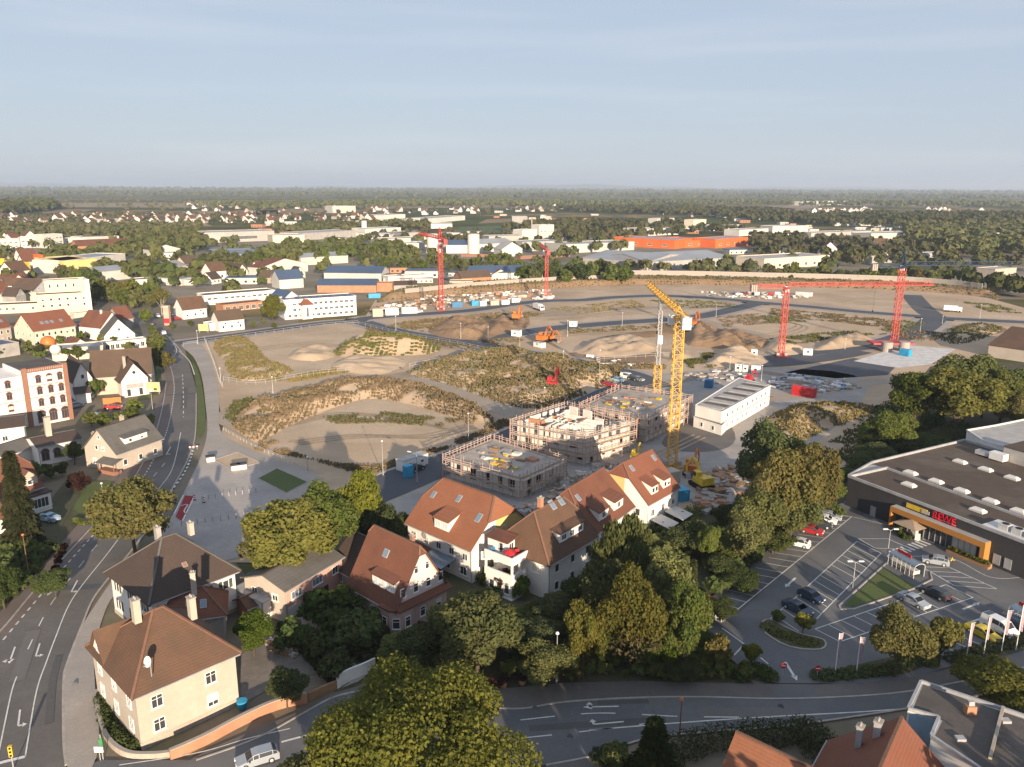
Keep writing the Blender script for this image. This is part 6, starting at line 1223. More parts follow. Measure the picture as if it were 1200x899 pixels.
for i in range(11):
    p_ = G(846, 483, 6) - c + d_ * (2.6 + i * 3.3); q_ = p_ + nn_ * ((G(815, 475, 6) - G(846, 483, 6)).length - 1.2); MB().bar((p_.x + nn_.x * .8, p_.y + nn_.y * .8, 6.1), (q_.x, q_.y, 6.1), 1.9, .14).obj('roof_sheet', M['r_felt' if i % 2 else 'r_light'], t)
t, Q, c = flatblock('site_office_annex', 'low white cabin with flat roof at the near end of the long site cabin block', [(813, 489), (846, 499), (852, 493), (823, 482)], 2.8, 'white', 'r_felt', 'site cabin', parapet=.12, coping='white', th=.2)
for i in range(4):
    a, b = Q[i], Q[(i + 1) % 4]
    if (b - a).length > 5 and (b - a).x > 0 and (b - a).y < 0: facewin(t, a, b, 2, .9, .9, 1.2, 'plain', .1)
def container(a, b, h, col, label, dep=2.45, group=None, name='container', z=.16):
    A, B = G(*a), G(*b); d = B - A; L = d.length; t = thing(name, label, name.replace('_', ' '), (A.x, A.y, z), math.atan2(d.y, d.x), group); m = MB().bx(0, 0, 0, L, dep, h); n = max(2, int(L / .6))
    m.obj('body', M[col], t); r = MB()
    for i in range(n): r.bx(L * (i + .3) / n, -.05, .15, L * (i + .7) / n, -.003, h - .15)
    o = r.obj('corrugation', M[col], t); o['kind'] = 'stuff'
    MB().bx(L + .003, .2, .1, L + .06, dep - .2, h - .1).obj('door', M[col], t); return t
def cabin(a, b, h, col, label, dep=2.5, group=None, wins=2, z=.16):
    A, B = G(*a), G(*b); d = B - A; L = d.length; t = thing('site_cabin', label, 'site cabin', (A.x, A.y, z), math.atan2(d.y, d.x), group); MB().bx(0, 0, .15, L, dep, h).obj('wall', M[col], t); MB().bx(-.1, -.1, h + .003, L + .1, dep + .1, h + .15).obj('roof', M['r_light'], t)
    for i in range(wins): win(t, L * (i + .5) / wins, 0, 1.0, 0, min(1.0, L / wins * .6), .9)
    return t
container((927, 463), (953, 467.5), 2.9, 'red', 'bright red shipping container on the gravel yard')
container((1053, 417), (1064, 419), 2.6, 'bluebr', 'bright blue container beside the foot of the rightmost crane'); container((825, 455), (834, 456), 2.6, 'blue', 'dark blue container behind the long site cabin block')
cabin((473, 555), (502, 545), 2.6, 'whitep', 'white site container with a blue corner below the arched lamp', wins=2); container((472, 560), (476, 562), 2.7, 'bluebr', 'small blue box at the end of the white site container', 2)
cabin((880, 418), (887, 418.5), 2.6, 'whitep', 'small white and blue cabin on the site road before the red crane', wins=1); cabin((941, 417), (952, 417.5), 2.6, 'whitep', 'white cabin with blue front right of the light red crane', wins=1)
cabin((861, 436), (868, 437), 2.8, 'whitep', 'left grey white cabin by the site entrance', wins=1); cabin((870, 437), (876, 437.5), 2.6, 'whitep', 'middle white cabin by the site entrance', wins=1); cabin((880, 438), (890, 439), 2.8, 'whitep', 'right white cabin with red front by the site entrance', wins=1)
container((921, 450), (940, 452), 1.6, 'cream', 'flat cream skip by the materials yard'); cabin((667, 383.5), (675, 384), 2.6, 'whitep', 'white cabin standing alone on the middle site road', wins=1); cabin((599, 394.5), (608, 395.5), 2.6, 'whitep', 'white cabin at the junction of the site roads', wins=1); cabin((625, 407), (634, 409), 2, 'whitep', 'low white box beside the lower site road', wins=1)
for i, (x, y, w, h, col) in enumerate([(452, 370, 15, 3.5, 'whitep'), (471, 368, 18, 3, 'whitep'), (530, 361, 12, 2.8, 'blue'), (553, 359, 8, 2.6, 'bluebr'), (563, 359, 7, 2.5, 'whitep'), (575, 358.5, 10, 2.5, 'cream'), (588, 357.5, 9, 2.4, 'whitep'), (600, 355, 9, 2.2, 'whitep'), (437, 372, 12, 4, 'cream'), (432, 350, 14, 2.6, 'bluebr')]):
    container((x, y), (x + w, y - .4), h, col, ['large white container, first of the row at the back of the site', 'long white container beside the tallest red crane', 'blue container right of the tallest red crane', 'light blue container in the back row of the site', 'short white container in the back row, beside the light blue one', 'cream container in the back row of the site', 'white container near the right end of the back row', 'last white container of the back row', 'cream cabin with purple sign, left end of the back row', 'light blue shed below the embankment'][i])
row = [(818 + i * 7, 345.5 + (i % 2) * .5) for i in range(10)]
for i, p_ in enumerate([(876, 346), (884, 347), (892, 346.5), (900, 347.5), (908, 347)]): container(p_, (p_[0] + 6, p_[1] + .2), 2.2, ('conc', 'whitep', 'conc', 'cr_red', 'whitep')[i], 'pallet sized container stacked under the long red jib', group='containers under the red jib')
container((932, 347), (952, 348), 2.4, 'steel', 'long stack of grey pipes behind the light red crane')
def excavator(b, to, col, label, sc=1.0, boom=1):
    p, q = G(*b), G(*to); d = q - p; t = thing('excavator', label, 'excavator', (p.x, p.y, .2), math.atan2(d.y, d.x)); t.scale = (sc, sc, sc)
    for y in (-1.1, 1.1):
        k = MB().bx(-1.8, y - .3, .1, 1.8, y + .3, .85); k.cyl((-1.8, y - .3, .48), (-1.8, y + .3, .48), .38).cyl((1.8, y - .3, .48), (1.8, y + .3, .48), .38); k.obj('track', M['black'], t)
    MB().bx(-1.9, -1.25, .95, 1.1, 1.25, 1.9).bx(-1.95, -1.2, 1.9, -.6, 1.2, 2.3).obj('body', M[col], t); cb = MB().bx(-.4, .25, 1.903, 1.1, 1.2, 3.0).obj('cab', M[col], t); MB().bx(.2, .22, 2.1, 1.13, 1.23, 2.85).obj('window', M['glass'], cb)
    e1 = Vector((3.4, -.3, 4.3)); e2 = Vector((5.4, -.3, 2.4)); e3 = Vector((5.2, -.3, .7)); MB().bar((.9, -.3, 1.7), (2.2, -.3, 3.9), .38, .5).bar((2.2, -.3, 3.9), e1, .36, .45).obj('boom', M[col], t); MB().bar(e1, e2, .3, .4).bar(e2, e3, .26, .32).obj('arm', M[col], t)
    MB().slab([(4.7, -.8, .9), (5.6, -.8, 1.0), (5.6, .2, 1.0), (4.7, .2, .9), (4.5, -.8, .1), (4.5, .2, .1)], [(0, 1, 2, 3), (4, 0, 3, 5)], .2).obj('bucket', M['metal'], t)
excavator((648, 459), (656, 449), 'red', 'red excavator on the green berm', 1.5); excavator((636, 402), (645, 399), 'orangem', 'orange excavator beside the dark spoil heap', 1.4); excavator((645, 400), (655, 402), 'orangem', 'second orange machine next to the orange excavator', 1.1); excavator((606, 376), (612, 372), 'orangem', 'rusty excavator on the small earth mound at the back', 1.5); excavator((812, 386), (822, 380), 'orangem', 'orange excavator behind the yellow crane head', 1.7); excavator((806, 389), (798, 385), 'blue', 'blue machine left of the orange excavator behind the yellow crane', 1.3)
excavator((810, 556), (817, 546), 'orangem', 'orange excavator at the site corner by the last row house', 1.1); excavator((822, 572), (812, 566), 'yellow', 'yellow excavator among the rubble by the last row house', 1.2); excavator((745, 540), (750, 534), 'yellow', 'small yellow loader at the foot of the yellow crane', .8); excavator((878, 448), (884, 446), 'red', 'small red machine in the materials yard', .8)
def lorry(b, to, label, col='whitep'):
    p, q = G(*b), G(*to); d = q - p; t = thing('lorry', label, 'lorry', (p.x, p.y, .15), math.atan2(d.y, d.x)); MB().bx(-5, -1.2, .9, 1.4, 1.2, 3.3).obj('box', M[col], t); c = MB().bx(1.6, -1.15, .5, 3.4, 1.15, 2.7).obj('cab', M[col], t); MB().bx(3.35, -1.0, 1.6, 3.45, 1.0, 2.5).obj('windscreen', M['glass'], c); MB().bx(-5, -1.0, .6, 3.3, 1.0, .897).obj('chassis', M['black'], t)
    for x in (-4, -2.8, 2.4):
        for y in (-1.05, 1.05): MB().cyl((x, y - .15, .5), (x, y + .15, .5), .5, n=14).obj('wheel', M['black'], t)
lorry((632, 364), (642, 367), 'white lorry on the sand behind the middle site road'); lorry((1118, 366), (1135, 367), 'dark lorry on the far site road')
container((792, 590), (808, 588), 2.4, 'bluebr', 'bright blue container beside the last red row house', 3); container((783, 569), (797, 566), 2.6, 'cream', 'cream concrete box at the foot of the yellow crane', 3)
# piles of material: each heap is counted as one loose mass
def clutter(name, label_kind, poly, n, mats, smin, smax, seed, hmax=.8):
    P = rect_pts(poly, n, .2, seed); g = random.Random(seed)
    for mi, m in enumerate(mats):
        mb = MB()
        for i in range(mi, n, len(mats)):
            s = g.uniform(smin, smax); mb.box((P[i][0], P[i][1], .16 + g.uniform(.1, hmax) / 2), (s, s * g.uniform(.25, 1), g.uniform(.1, hmax)), g.uniform(0, 3.1))
        tag(mb.obj(name, M[m]), kind='stuff')
clutter('building_material', '', [(900, 446), (930, 440), (990, 448), (1010, 456), (960, 462), (905, 456)], 190, ['block', 'steel', 'blue', 'whitep', 'conc', 'plank', 'greyw', 'concd'], .5, 2.6, 1)
clutter('rubble', '', [(815, 565), (850, 545), (900, 540), (905, 560), (880, 585), (840, 605), (815, 600)], 260, ['conc', 'wood', 'greyw', 'concd', 'earth', 'brickwall'], .5, 2.6, 2, 1.0)
clutter('rubble', '', [(640, 570), (700, 545), (760, 545), (790, 560), (720, 570), (670, 595), (640, 600)], 240, ['conc', 'plank', 'whitep', 'greyw', 'earth'], .4, 2.2, 3)
clutter('building_material', '', [(500, 348), (640, 340), (650, 350), (560, 358), (470, 366), (440, 362)], 200, ['plank', 'block', 'conc', 'whitep', 'brickwall'], .8, 3.5, 4, 1.6)
clutter('building_material', '', [(820, 343), (900, 345), (955, 349), (900, 351), (830, 348)], 90, ['conc', 'block', 'whitep'], .8, 3, 5, 1.4)
clutter('building_material', '', [(800, 440), (850, 432), (880, 442), (830, 452)], 50, ['plank', 'conc', 'whitep', 'greyw'], .6, 2.6, 6)
clutter('building_material', '', [(530, 575), (600, 595), (640, 590), (620, 605), (560, 600), (520, 590)], 90, ['conc', 'greyw', 'plank', 'brickwall'], .4, 2.0, 7)
clutter('boulders', '', [(983, 472), (1005, 476), (1010, 481), (985, 477)], 14, ['sand2'], 1.2, 2.2, 8, 1.4); clutter('boulders', '', [(395, 454), (425, 450), (425, 453), (398, 457)], 8, ['conc'], 1.5, 2.6, 9, 1.6); clutter('boulders', '', [(300, 470), (385, 458), (385, 462), (302, 474)], 18, ['conc', 'block'], .8, 1.6, 10, 1.0)
clutter('rubble', '', [(310, 752), (330, 745), (350, 765), (345, 775), (320, 765)], 60, ['conc', 'greyw', 'wood', 'block'], .25, 1.0, 11, .5); clutter('building_material', '', [(690, 418), (755, 424), (750, 430), (700, 428)], 16, ['whitep', 'conc'], .8, 3, 12, 1.0)
# fences
def fence(pts, h, sp, label, m='steel', mesh=True, sm=4, pr=.04):
    P = spline(px(pts), sm) if sm else px(pts); t = thing('fence', label, 'fence', (P[0].x, P[0].y, .15)); seg = []
    for a, b in zip(P[:-1], P[1:]):
        k = max(1, round((b - a).length / sp))
        for i in range(k): seg.append((a.lerp(b, i / k) - P[0], a.lerp(b, (i + 1) / k) - P[0]))
    pm = MB().cyl((0, 0, 0), (0, 0, h), pr, n=5).mesh('post', M[m]); rm = MB().bx(0, -.02, -.03, 1, .02, .03).mesh('rail', M[m])
    for i, (a, b) in enumerate(seg):
        d = b - a; inst('post', pm, t, a)
        if mesh:
            for z in (h * .95, h * .5): inst('rail', rm, t, a + Vector((0, 0, z)), math.atan2(d.y, d.x), (d.length, 1, 1))
    return t
fence([(262, 448), (300, 452), (345, 445), (375, 440), (412, 437)], 1.8, 4, 'wire fence along the near edge of the first dry field'); fence([(240, 400), (250, 425), (258, 450), (262, 455)], 1.8, 4, 'wire fence beside the paved path'); fence([(420, 381), (470, 393), (527, 403), (560, 410), (620, 424)], 1.6, 5, 'line of fence posts along the curved site road'); fence([(215, 406), (300, 394), (380, 383), (420, 380)], 1.6, 5, 'fence along the upper edge of the dry fields'); fence([(480, 432), (520, 424), (560, 414)], 1.8, 4, 'short fence beside the dirt track'); fence([(700, 424), (745, 421), (785, 419)], 1.8, 4, 'fence in front of the brown excavation')
fence([(262, 505), (300, 526), (340, 543), (376, 557)], .9, 2.2, 'low railing along the paved path by the dry field', pr=.05)
# bollards on the plaza
ORD = ['first', 'second', 'third', 'fourth', 'fifth', 'sixth', 'seventh', 'eighth', 'ninth']
bm = MB().cyl((0, 0, 0), (0, 0, .95), .09, .08, 8).mesh('bollard', M['metal']); i = 0
for (x0, y0, x1, y1, n) in ((237, 586, 300, 577, 9), (213, 616, 286, 606, 9)):
    for k in range(n): i += 1; o = inst('bollard', bm, None, G(lerp((x0, y0), (x1, y1), k / (n - 1))[0], lerp((x0, y0), (x1, y1), k / (n - 1))[1], .215)); tag(o, 'grey post, %s from the left in the %s row across the paved plaza' % (ORD[k], 'upper' if y0 < 600 else 'lower'), 'bollard', 'bollards on the plaza')
for b, l in (((247, 541), 'stack of white bags with a dark cover at the corner of the planting bed'), ((276, 551), 'left pallet with dark cover beside the planting bed'), ((284, 550), 'right pallet with dark cover beside the planting bed')):
    t = thing('pallet_stack', l, 'pallet', tuple(G(*b, .22)), .5); MB().bx(-.9, -.6, .12, .9, .6, 1.2).obj('load', M['whitep'], t); MB().bx(-1, -.7, 1.2, 1, .7, 1.5).obj('cover', M['dark'], t); MB().bx(-.9, -.6, 0, .9, .6, .117).obj('pallet', M['wood'], t)
bl_ = thing('barrier', 'red and white warning barrier at the end of the grass verge', 'barrier', tuple(G(227, 527, .25)), .4)
for k in range(5): MB().bx(-1 + k * .4, -.03, .6, -.6 + k * .4 - .003, .03, .9).obj('panel', M['red' if k % 2 else 'whitep'], bl_)
for x in (-.8, .8): MB().bx(x - .04, -.02, 0, x + .04, .02, .6).obj('leg', M['metal'], bl_)
for i, (b) in enumerate(((239, 589), (228, 586))):
    t = thing('traffic_beacon', ['striped beacon right of the red road panel on the plaza', 'striped beacon at the top corner of the red road panel'][i], 'traffic beacon', tuple(G(*b, .23))); MB().bx(-.25, -.2, 0, .25, .2, .15).obj('foot', M['black'], t); 
    for k in range(4): MB().bx(-.13, -.03, .153 + k * .25, .13, .03, .4 + k * .25).obj('stripe', M['red' if k % 2 else 'whitep'], t)
# garden walls of the corner house and the gate
def lowwall(pts, h, w, m, label, cap='conc', sm=4, name='garden_wall', z=.1):
    P = spline(px(pts), sm) if sm else px(pts); t = thing(name, label, 'wall', (P[0].x, P[0].y, z)); a = MB(); c = MB()
    def strip(mb, w, z0, z1):
        vs = []
        for i, p in enumerate(P):
            d = P[min(i + 1, len(P) - 1)] - P[max(i - 1, 0)]; n = Vector((-d.y, d.x, 0)).normalized() * w / 2; q = p - P[0]
            for s in (-1, 1):
                for zz in (z0, z1): vs.append((q.x + s * n.x, q.y + s * n.y, zz))
        fs = []
        for i in range(len(P) - 1): k = 4 * i; e = k + 4; fs += [(k + 1, e + 1, e + 3, k + 3), (k, e, e + 1, k + 1), (k + 2, k + 3, e + 3, e + 2), (k, k + 2, e + 2, e)]
        fs += [(0, 1, 3, 2), (len(vs) - 4, len(vs) - 2, len(vs) - 1, len(vs) - 3)]; mb.add(vs, fs)
    strip(a, w, -.2, h); strip(c, w + .12, h + .003, h + .1); a.obj('wall', M[m], t); c.obj('coping', M[cap], t); return t
lowwall([(200, 892), (240, 874), (285, 850), (325, 832), (360, 824)], 1.3, .35, 'brickwall', 'salmon orange garden wall of the corner house along the street'); lowwall([(113, 815), (117, 845), (128, 872), (150, 888), (180, 890), (200, 888)], .7, .35, 'plinth', 'low curved wall around the corner of the cream house'); lowwall([(395, 808), (408, 800), (425, 793), (440, 786)], 1.7, .15, 'whitep', 'white solid gate across the driveway of the pink house', 'whitep', name='gate'); lowwall([(490, 795), (520, 785), (545, 772), (556, 760)], 1.8, .2, 'white', 'white garden wall lit by the sun, behind the largest foreground tree', 'white'); lowwall([(362, 823), (378, 815), (395, 808)], 1.1, .2, 'wood', 'brown wooden fence between the orange wall and the white gate', 'wood', name='wooden_fence')
lowwall([(800, 622), (815, 628), (822, 640)], 1.5, .25, 'white', 'white wall with brown coping beside the last red row house', 'wood')
bt = thing('water_barrel', 'bright blue rain barrel behind the orange garden wall', 'barrel', tuple(G(284, 829, .2))); MB().cyl((0, 0, 0), (0, 0, .9), .55, .65, 14).obj('barrel', M['bluebr'], bt); MB().cyl((0, 0, .903), (0, 0, .97), .66, n=14).obj('lid', M['bluebr'], bt)
for i, (x, y) in enumerate([(590, 806), (612, 803), (575, 808)]):
    t = tree('shrubr', (x, y), 1.3, 1.6, 'pot of red flowers at the kerb, left of the light green street tree', 'flower_pot', 'flower pot', 'flower pots on the pavement', seed=i, z=.4); MB().cyl((0, 0, -.2), (0, 0, .5), .4, .55, 12).obj('pot', M['brickwall'], t)
# terrace parasol and chairs on the white balcony house
tm_ = BALC.t.matrix_basis.copy(); 
def onhouse(x, y, z): return BALC.t.matrix_basis @ Vector((x, y, z))
pt_ = thing('terrace_parasol', 'red parasol on the top balcony of the white balcony house', 'parasol', tuple(onhouse(-2.6, 5.6, 6.22))); MB().cyl((0, 0, 0), (0, 0, 1.6), .04).obj('pole', M['whitep'], pt_); MB().slab([(math.cos(a) * 1.1, math.sin(a) * 1.1, 1.25) for a in [PI / 4 * k for k in range(8)]] + [(0, 0, 1.7)], [(k, (k + 1) % 8, 8) for k in range(8)], .05).obj('canopy', M['red'], pt_)
for i, (x, y, m, l) in enumerate([(-3.0, 8.6, 'blue', 'blue chair on the top balcony'), (-1.2, 5.2, 'red', 'red chair on the top balcony beside the parasol'), (-3.2, 4.8, 'red', 'red flower box at the outer corner of the top balcony')]):
    t = thing('balcony_chair' if i < 2 else 'flower_box', l, 'chair' if i < 2 else 'flower box', tuple(onhouse(x, y, 6.22))); MB().bx(-.35, -.35, .35, .35, .35, .5).obj('seat', M[m], t); MB().bx(-.35, .3, .503, .35, .4, 1.1).obj('backrest', M[m], t); MB().bx(-.3, -.3, 0, -.2, .3, .347).bx(.2, -.3, 0, .3, .3, .347).obj('leg_frame', M['metal'], t)
# person loading the silver hatchback
def person(b, face, label, top, leg, skin=(.5, .33, .24)):
    p = G(*b); t = thing('person', label, 'person', (p.x, p.y, .262), face)
    J = {'pel': (0, 0, .95, .15), 'ch': (0, -.08, 1.32, .17), 'nk': (0, -.14, 1.5, .065), 'hd': (0, -.18, 1.66, .105), 'hp': (0, -.17, 1.74, .085)}
    ed = [('pel', 'ch'), ('ch', 'nk'), ('nk', 'hd'), ('hd', 'hp')]
    for s, k in ((-1, 'l'), (1, 'r')):
        J['h' + k] = (s * .1, 0, .88, .095); J['k' + k] = (s * .12, -.05 * s, .5, .065); J['a' + k] = (s * .12, .03 - .12 * s, .08, .045); J['t' + k] = (s * .12, -.12 - .12 * s, .04, .035)
        J['s' + k] = (s * .19, -.1, 1.42, .07); J['e' + k] = (s * .24, -.28, 1.2, .05); J['w' + k] = (s * .17, -.5, 1.18, .035); J['f' + k] = (s * .16, -.62, 1.17, .03)
        ed += [('pel', 'h' + k), ('h' + k, 'k' + k), ('k' + k, 'a' + k), ('a' + k, 't' + k), ('ch', 's' + k), ('s' + k, 'e' + k), ('e' + k, 'w' + k), ('w' + k, 'f' + k)]
    N = list(J); me = bpy.data.meshes.new('body'); me.from_pydata([J[n][:3] for n in N], [(N.index(a), N.index(b)) for a, b in ed], [])
    o = inst('body', me, t); sk = o.modifiers.new('skin', 'SKIN')
    for v, n in zip(me.skin_vertices[0].data, N): v.radius = (J[n][3], J[n][3]); v.use_root = n == 'pel'
    o.modifiers.new('sub', 'SUBSURF').levels = 1; bpy.context.view_layer.update(); m2 = bpy.data.meshes.new_from_object(o.evaluated_get(bpy.context.evaluated_depsgraph_get())); o.modifiers.clear(); o.data = m2
    m2.materials.clear()
    for m in (mat('skin', skin), M[top], M[leg]): m2.materials.append(m)
    for q in m2.polygons: z = q.center.z; q.material_index = 2 if z < .95 else (1 if z < 1.5 and q.center.y > -.42 else 0)
    hr = MB(); hr.cyl((0, -.15, 1.68), (0, -.15, 1.8), .115, .07, 10).obj('hair', M['bark'], t)
    return t
person((1113, 665), 1.2, 'person in a yellow top loading the open boot of the silver hatchback', 'yellow', 'dark')
# ---------------------------------------------------------------- town on the left
t = thing('factory_building', 'tall white factory with red brick corner strips and rows of arched windows, left picture edge', 'building', (0, 0, 0)); A, B = G(35, 501), G(86, 491); L = (B - A).length; rz = math.atan2(B.y - A.y, B.x - A.x); t.location = A; t.rotation_euler = (0, 0, rz); H = 15.0; Wd = 15
MB().bx(0, 0, -.3, L, Wd, H).obj('wall', M['white'], t); MB().bx(-7.5, .8, -.3, -.003, Wd, H - 1.2).obj('side_wing', M['white'], t)
for x in (0, L - .9): MB().bx(x - .1, -.25, -.2, x + 1.0, .4, H + .8).obj('brick_strip', M['brick'], t)
MB().bx(-7.7, .55, -.2, -6.8, 1.2, H - .6).obj('brick_strip', M['brick'], t)
for k, z in enumerate((4.3, 7.6, 10.7)): MB().bx(1.003, -.08, z, L - 1.003, .05, z + .16).obj('brick_band', M['brick'], t); MB().bx(-6.79, .7, z - .4, -.11, .85, z - .25).obj('brick_band', M['brick'], t)
for k in range(17): x = 1.05 + k * (L - 2.1) / 17; MB().bx(x, -.16, H - .55, x + .42, .4, H + .55).obj('merlon', M['brick'], t)
MB().bx(1.003, -.1, H - .2, L - 1.003, .38, H + .35).obj('parapet', M['white'], t); MB().bx(.3, .4, H, L - .3, Wd - .3, H + .05).obj('roof', M['r_felt'], t)
for r, z in enumerate((5.2, 8.4, 11.5)):
    for x in (L * .33, L * .58, L * .82): win(t, x, -.01, z, 0, 1.3, 1.6, 'arch')
    win(t, -3.4, .79, z - .3, 0, 1.3, 1.5, 'arch')
for x in (L * .3, L * .56, L * .84): win(t, x, -.01, .8, 0, 2.0, 2.4, 'arch')
win(t, -3.2, .79, .8, 0, 1.8, 2.2, 'arch')
for i, (x, y, w) in enumerate([(48, 414, 15), (60, 418, 14), (38, 416, 12), (70, 420, 12)]):
    p = G(x, y, H); tree(('shrubo', 'shrubg', 'shrub', 'shrubg')[i], Vector((p.x, p.y + 4, 0)), 2.2, 3.2, 'bush on the roof terrace of the white factory', 'shrub', 'shrub', 'bushes on the factory roof', z=H)
for p_, r_, m_, l_ in ((G(46, 414, H), 2.1, 'orangem', 'orange round balloon dome on the roof terrace of the white factory'), (G(54, 420, H), 1.5, 'r_white', 'white round dome on the roof terrace of the white factory')):
    o = thing('roof_dome', l_, 'dome', (p_.x, p_.y + 5, H)); vs = []; fs = []
    for i in range(7):
        for k in range(14): a = PI * i / 7 * .5 * 1.9 - PI / 2 * .9; vs.append((math.cos(a) * r_ * math.cos(k * PI / 7), math.cos(a) * r_ * math.sin(k * PI / 7), r_ + math.sin(a) * r_))
    fs = [(14 * i + k, 14 * i + (k + 1) % 14, 14 * i + 14 + (k + 1) % 14, 14 * i + 14 + k) for i in range(6) for k in range(14)] + [tuple(14 * 6 + k for k in range(14))]
    mb = MB(); mb.add(vs, fs); mb.obj('shell', M[m_], o, smooth=True); MB().cyl((0, 0, 0), (0, 0, .3), r_ * .6, n=12).obj('base', M['conc'], o)
h = House('house', 'long hall with large brown roof behind the orange fence, on the main street', (106, 442), (177, 437), 5.8, 12.2, W=14, roof='r_tan', wall='cream', k=(0, 0)); h.row('f', 3, 1.2, 1.6, 2.2, 'arch'); h.row('r', 2, 3)
h = House('house', 'white gabled shop front wing with dark lettering, projecting from the long brown roofed hall', (142, 446), (173, 442), 5.4, 10.2, W=9, roof='r_tan', wall='white', axis='y', o=.7, og=.6)
h.part(MB().bx(1.2, -.1, 2.6, h.L - 1.4, .02, 4.0), 'shop_sign', 'greyw'); 
for i in range(4): h.part(MB().bx(1.3 + i * (h.L - 2.9) / 4, -.06, .3, 1.15 + (i + 1) * (h.L - 2.9) / 4, .02, 2.4), 'shop_window', 'glass' if i in (0, 3) else 'shutter')
h.part(MB().cyl((h.L / 2, -.08, 7.4), (h.L / 2, .02, 7.4), .5, n=14), 'round_window', 'glass'); h.chimney(h.S * .5, 2.2, 11.5, .8, 'conc')
cu = bpy.data.curves.new('sign_text', 'FONT'); cu.body = 'STEIGERHAUS'; cu.size = 1.0; tob = bpy.data.objects.new('sign_text', cu); COL.objects.link(tob); bpy.context.view_layer.update()
tm2 = bpy.data.meshes.new_from_object(tob.evaluated_get(bpy.context.evaluated_depsgraph_get())); bpy.data.objects.remove(tob); tm2.materials.clear(); tm2.materials.append(M['dark']); wd = max(v.co.x for v in tm2.vertices)
o = inst('sign_lettering', tm2, h.t, (1.5, -.03, 4.35), 0, ((h.L - 3.4) / wd, 1, 1)); o.rotation_euler = (PI / 2, 0, 0); o['kind'] = 'stuff'
h = House('house', 'white gabled house with nearly black roof between the factory and the brown roofed hall', (86, 446), (108, 443), 6.2, 11.2, W=14, roof='r_dark', wall='white', axis='y'); h.row('f', 1, 6.4, .9, 1.3); h.row('f', 2, 2, 1, 1.3)
h = House('shed', 'dark low garage in front of the black roofed white house', (88, 462), (106, 460), 3, 4, W=7, roof='r_dark', wall='white', cat='garage', k=(0, 0))
h = House('house', 'cream house with gable towards the street garden and grey brown roof', (99, 524), (136, 531), 4.6, 9.4, W=12.5, roof='r_grey', wall='cream', axis='y', o=.5); h.row('f', 2, 4.6, .9, 1.0, us=[h.L * .4, h.L * .6]); h.row('f', 1, 1.2, 1.3, 1.3, us=[h.L * .3]); h.row('f', 1, 7.2, .7, .8); h.dormer('b', h.S * .25, h.S * .75, .8, 1.5, .2, wins=2, wall='white'); h.chimney(h.S * .55, h.T * .45, 10.6, .8, 'plinth'); h.chimney(2.2, .6, 7.4, .7, 'brickwall'); h.row('r', 3, 1.2, 1.1, 1.3)
h.part(MB().bx(h.L * .62, -2.0, -.2, h.L + 1.2, -.02, .9).bx(h.L * .62, -2.0, .9, h.L * .66, -1.9, 2.6).bx(h.L + 1.05, -2.0, .9, h.L + 1.2, -1.9, 2.6), 'porch', 'brick'); h.part(MB().slab([(h.L * .58, -2.3, 2.6), (h.L + 1.4, -2.3, 2.6), (h.L + 1.4, -.02, 3.3), (h.L * .58, -.02, 3.3)], [(0, 1, 2, 3)], .1), 'porch_roof', 'r_grey')
h = House('outbuilding', 'white outbuilding with arched windows and dark flat roof, left of the cream gable house', (44, 524), (94, 514), 4.6, 5.6, W=9, roof='r_dark', wall='white', cat='outbuilding'); h.row('f', 1, 1.2, 1.6, 2.0, 'arch', us=[h.L * .15]); h.row('f', 1, 1.4, 1.4, 1.6, 'arch', us=[h.L * .42]); h.chimney(h.L * .4, 4, 10, 1.2, 'cream')
h = House('outbuilding', 'white block with dark roof at the left picture edge, below the brick trimmed factory', (-20, 505), (28, 499), 5.2, 6.6, W=10, roof='r_dark', wall='white', cat='outbuilding'); h.row('f', 1, 2)
h = House('outbuilding', 'low white shed with grey brown roof behind the tall spruce', (2, 535), (42, 522), 3.2, 4.6, W=7, roof='r_grey', wall='white', cat='outbuilding')
h = House('house', 'yellow half timbered house with rust brown roof behind the tall spruce', (-12, 585), (48, 568), 5.0, 10.2, W=11, roof='r_rust', wall='cream', k=(.3, .3), o=.6); h.row('f', 4, 1.4, 1.2, 1.5); h.row('r', 2, 1.4, 1.2, 1.6); h.gdormer('f', h.L * .8, 3, .3, 1.6, 1.4, wall='cream')
h.part(MB().bx(h.L - 3, -1.6, -.2, h.L + .8, .5, 3.6), 'bay', 'white'); h.part(MB().prism([(h.L - 3.3, -1.9), (h.L + 1.1, -1.9), (h.L + 1.1, .6), (h.L - 3.3, .6)], 3.603, 3.9), 'bay_roof', 'r_dark'); win(h.t, h.L - 1.1, -1.62, 1, 0, 2.8, 2.0); win(h.t, h.L + .82, -.6, 1, PI / 2, 1.6, 2.0)
h = House('house', 'white house at the left picture edge, below the half timbered house', (-30, 615), (6, 605), 5.5, 9, W=10, roof='r_rust', wall='white'); h.row('f', 3, 1.4); h.row('r', 2, 1.4)
t = thing('wooden_fence', 'bright orange wooden fence in front of the brown roofed hall', 'fence', tuple(G(121, 474, .1)), 0); d = G(143, 472) - G(121, 474); t.rotation_euler = (0, 0, math.atan2(d.y, d.x)); bme = MB().bx(0, -.03, 0, .32, .03, 1.8).mesh('board', M['orangem'])
for i in range(int(d.length / .34)): inst('board', bme, t, (i * .34, 0, 0))
for z in (.4, 1.4): MB().bx(0, .035, z, d.length, .1, z + .12).obj('rail', M['wood'], t)
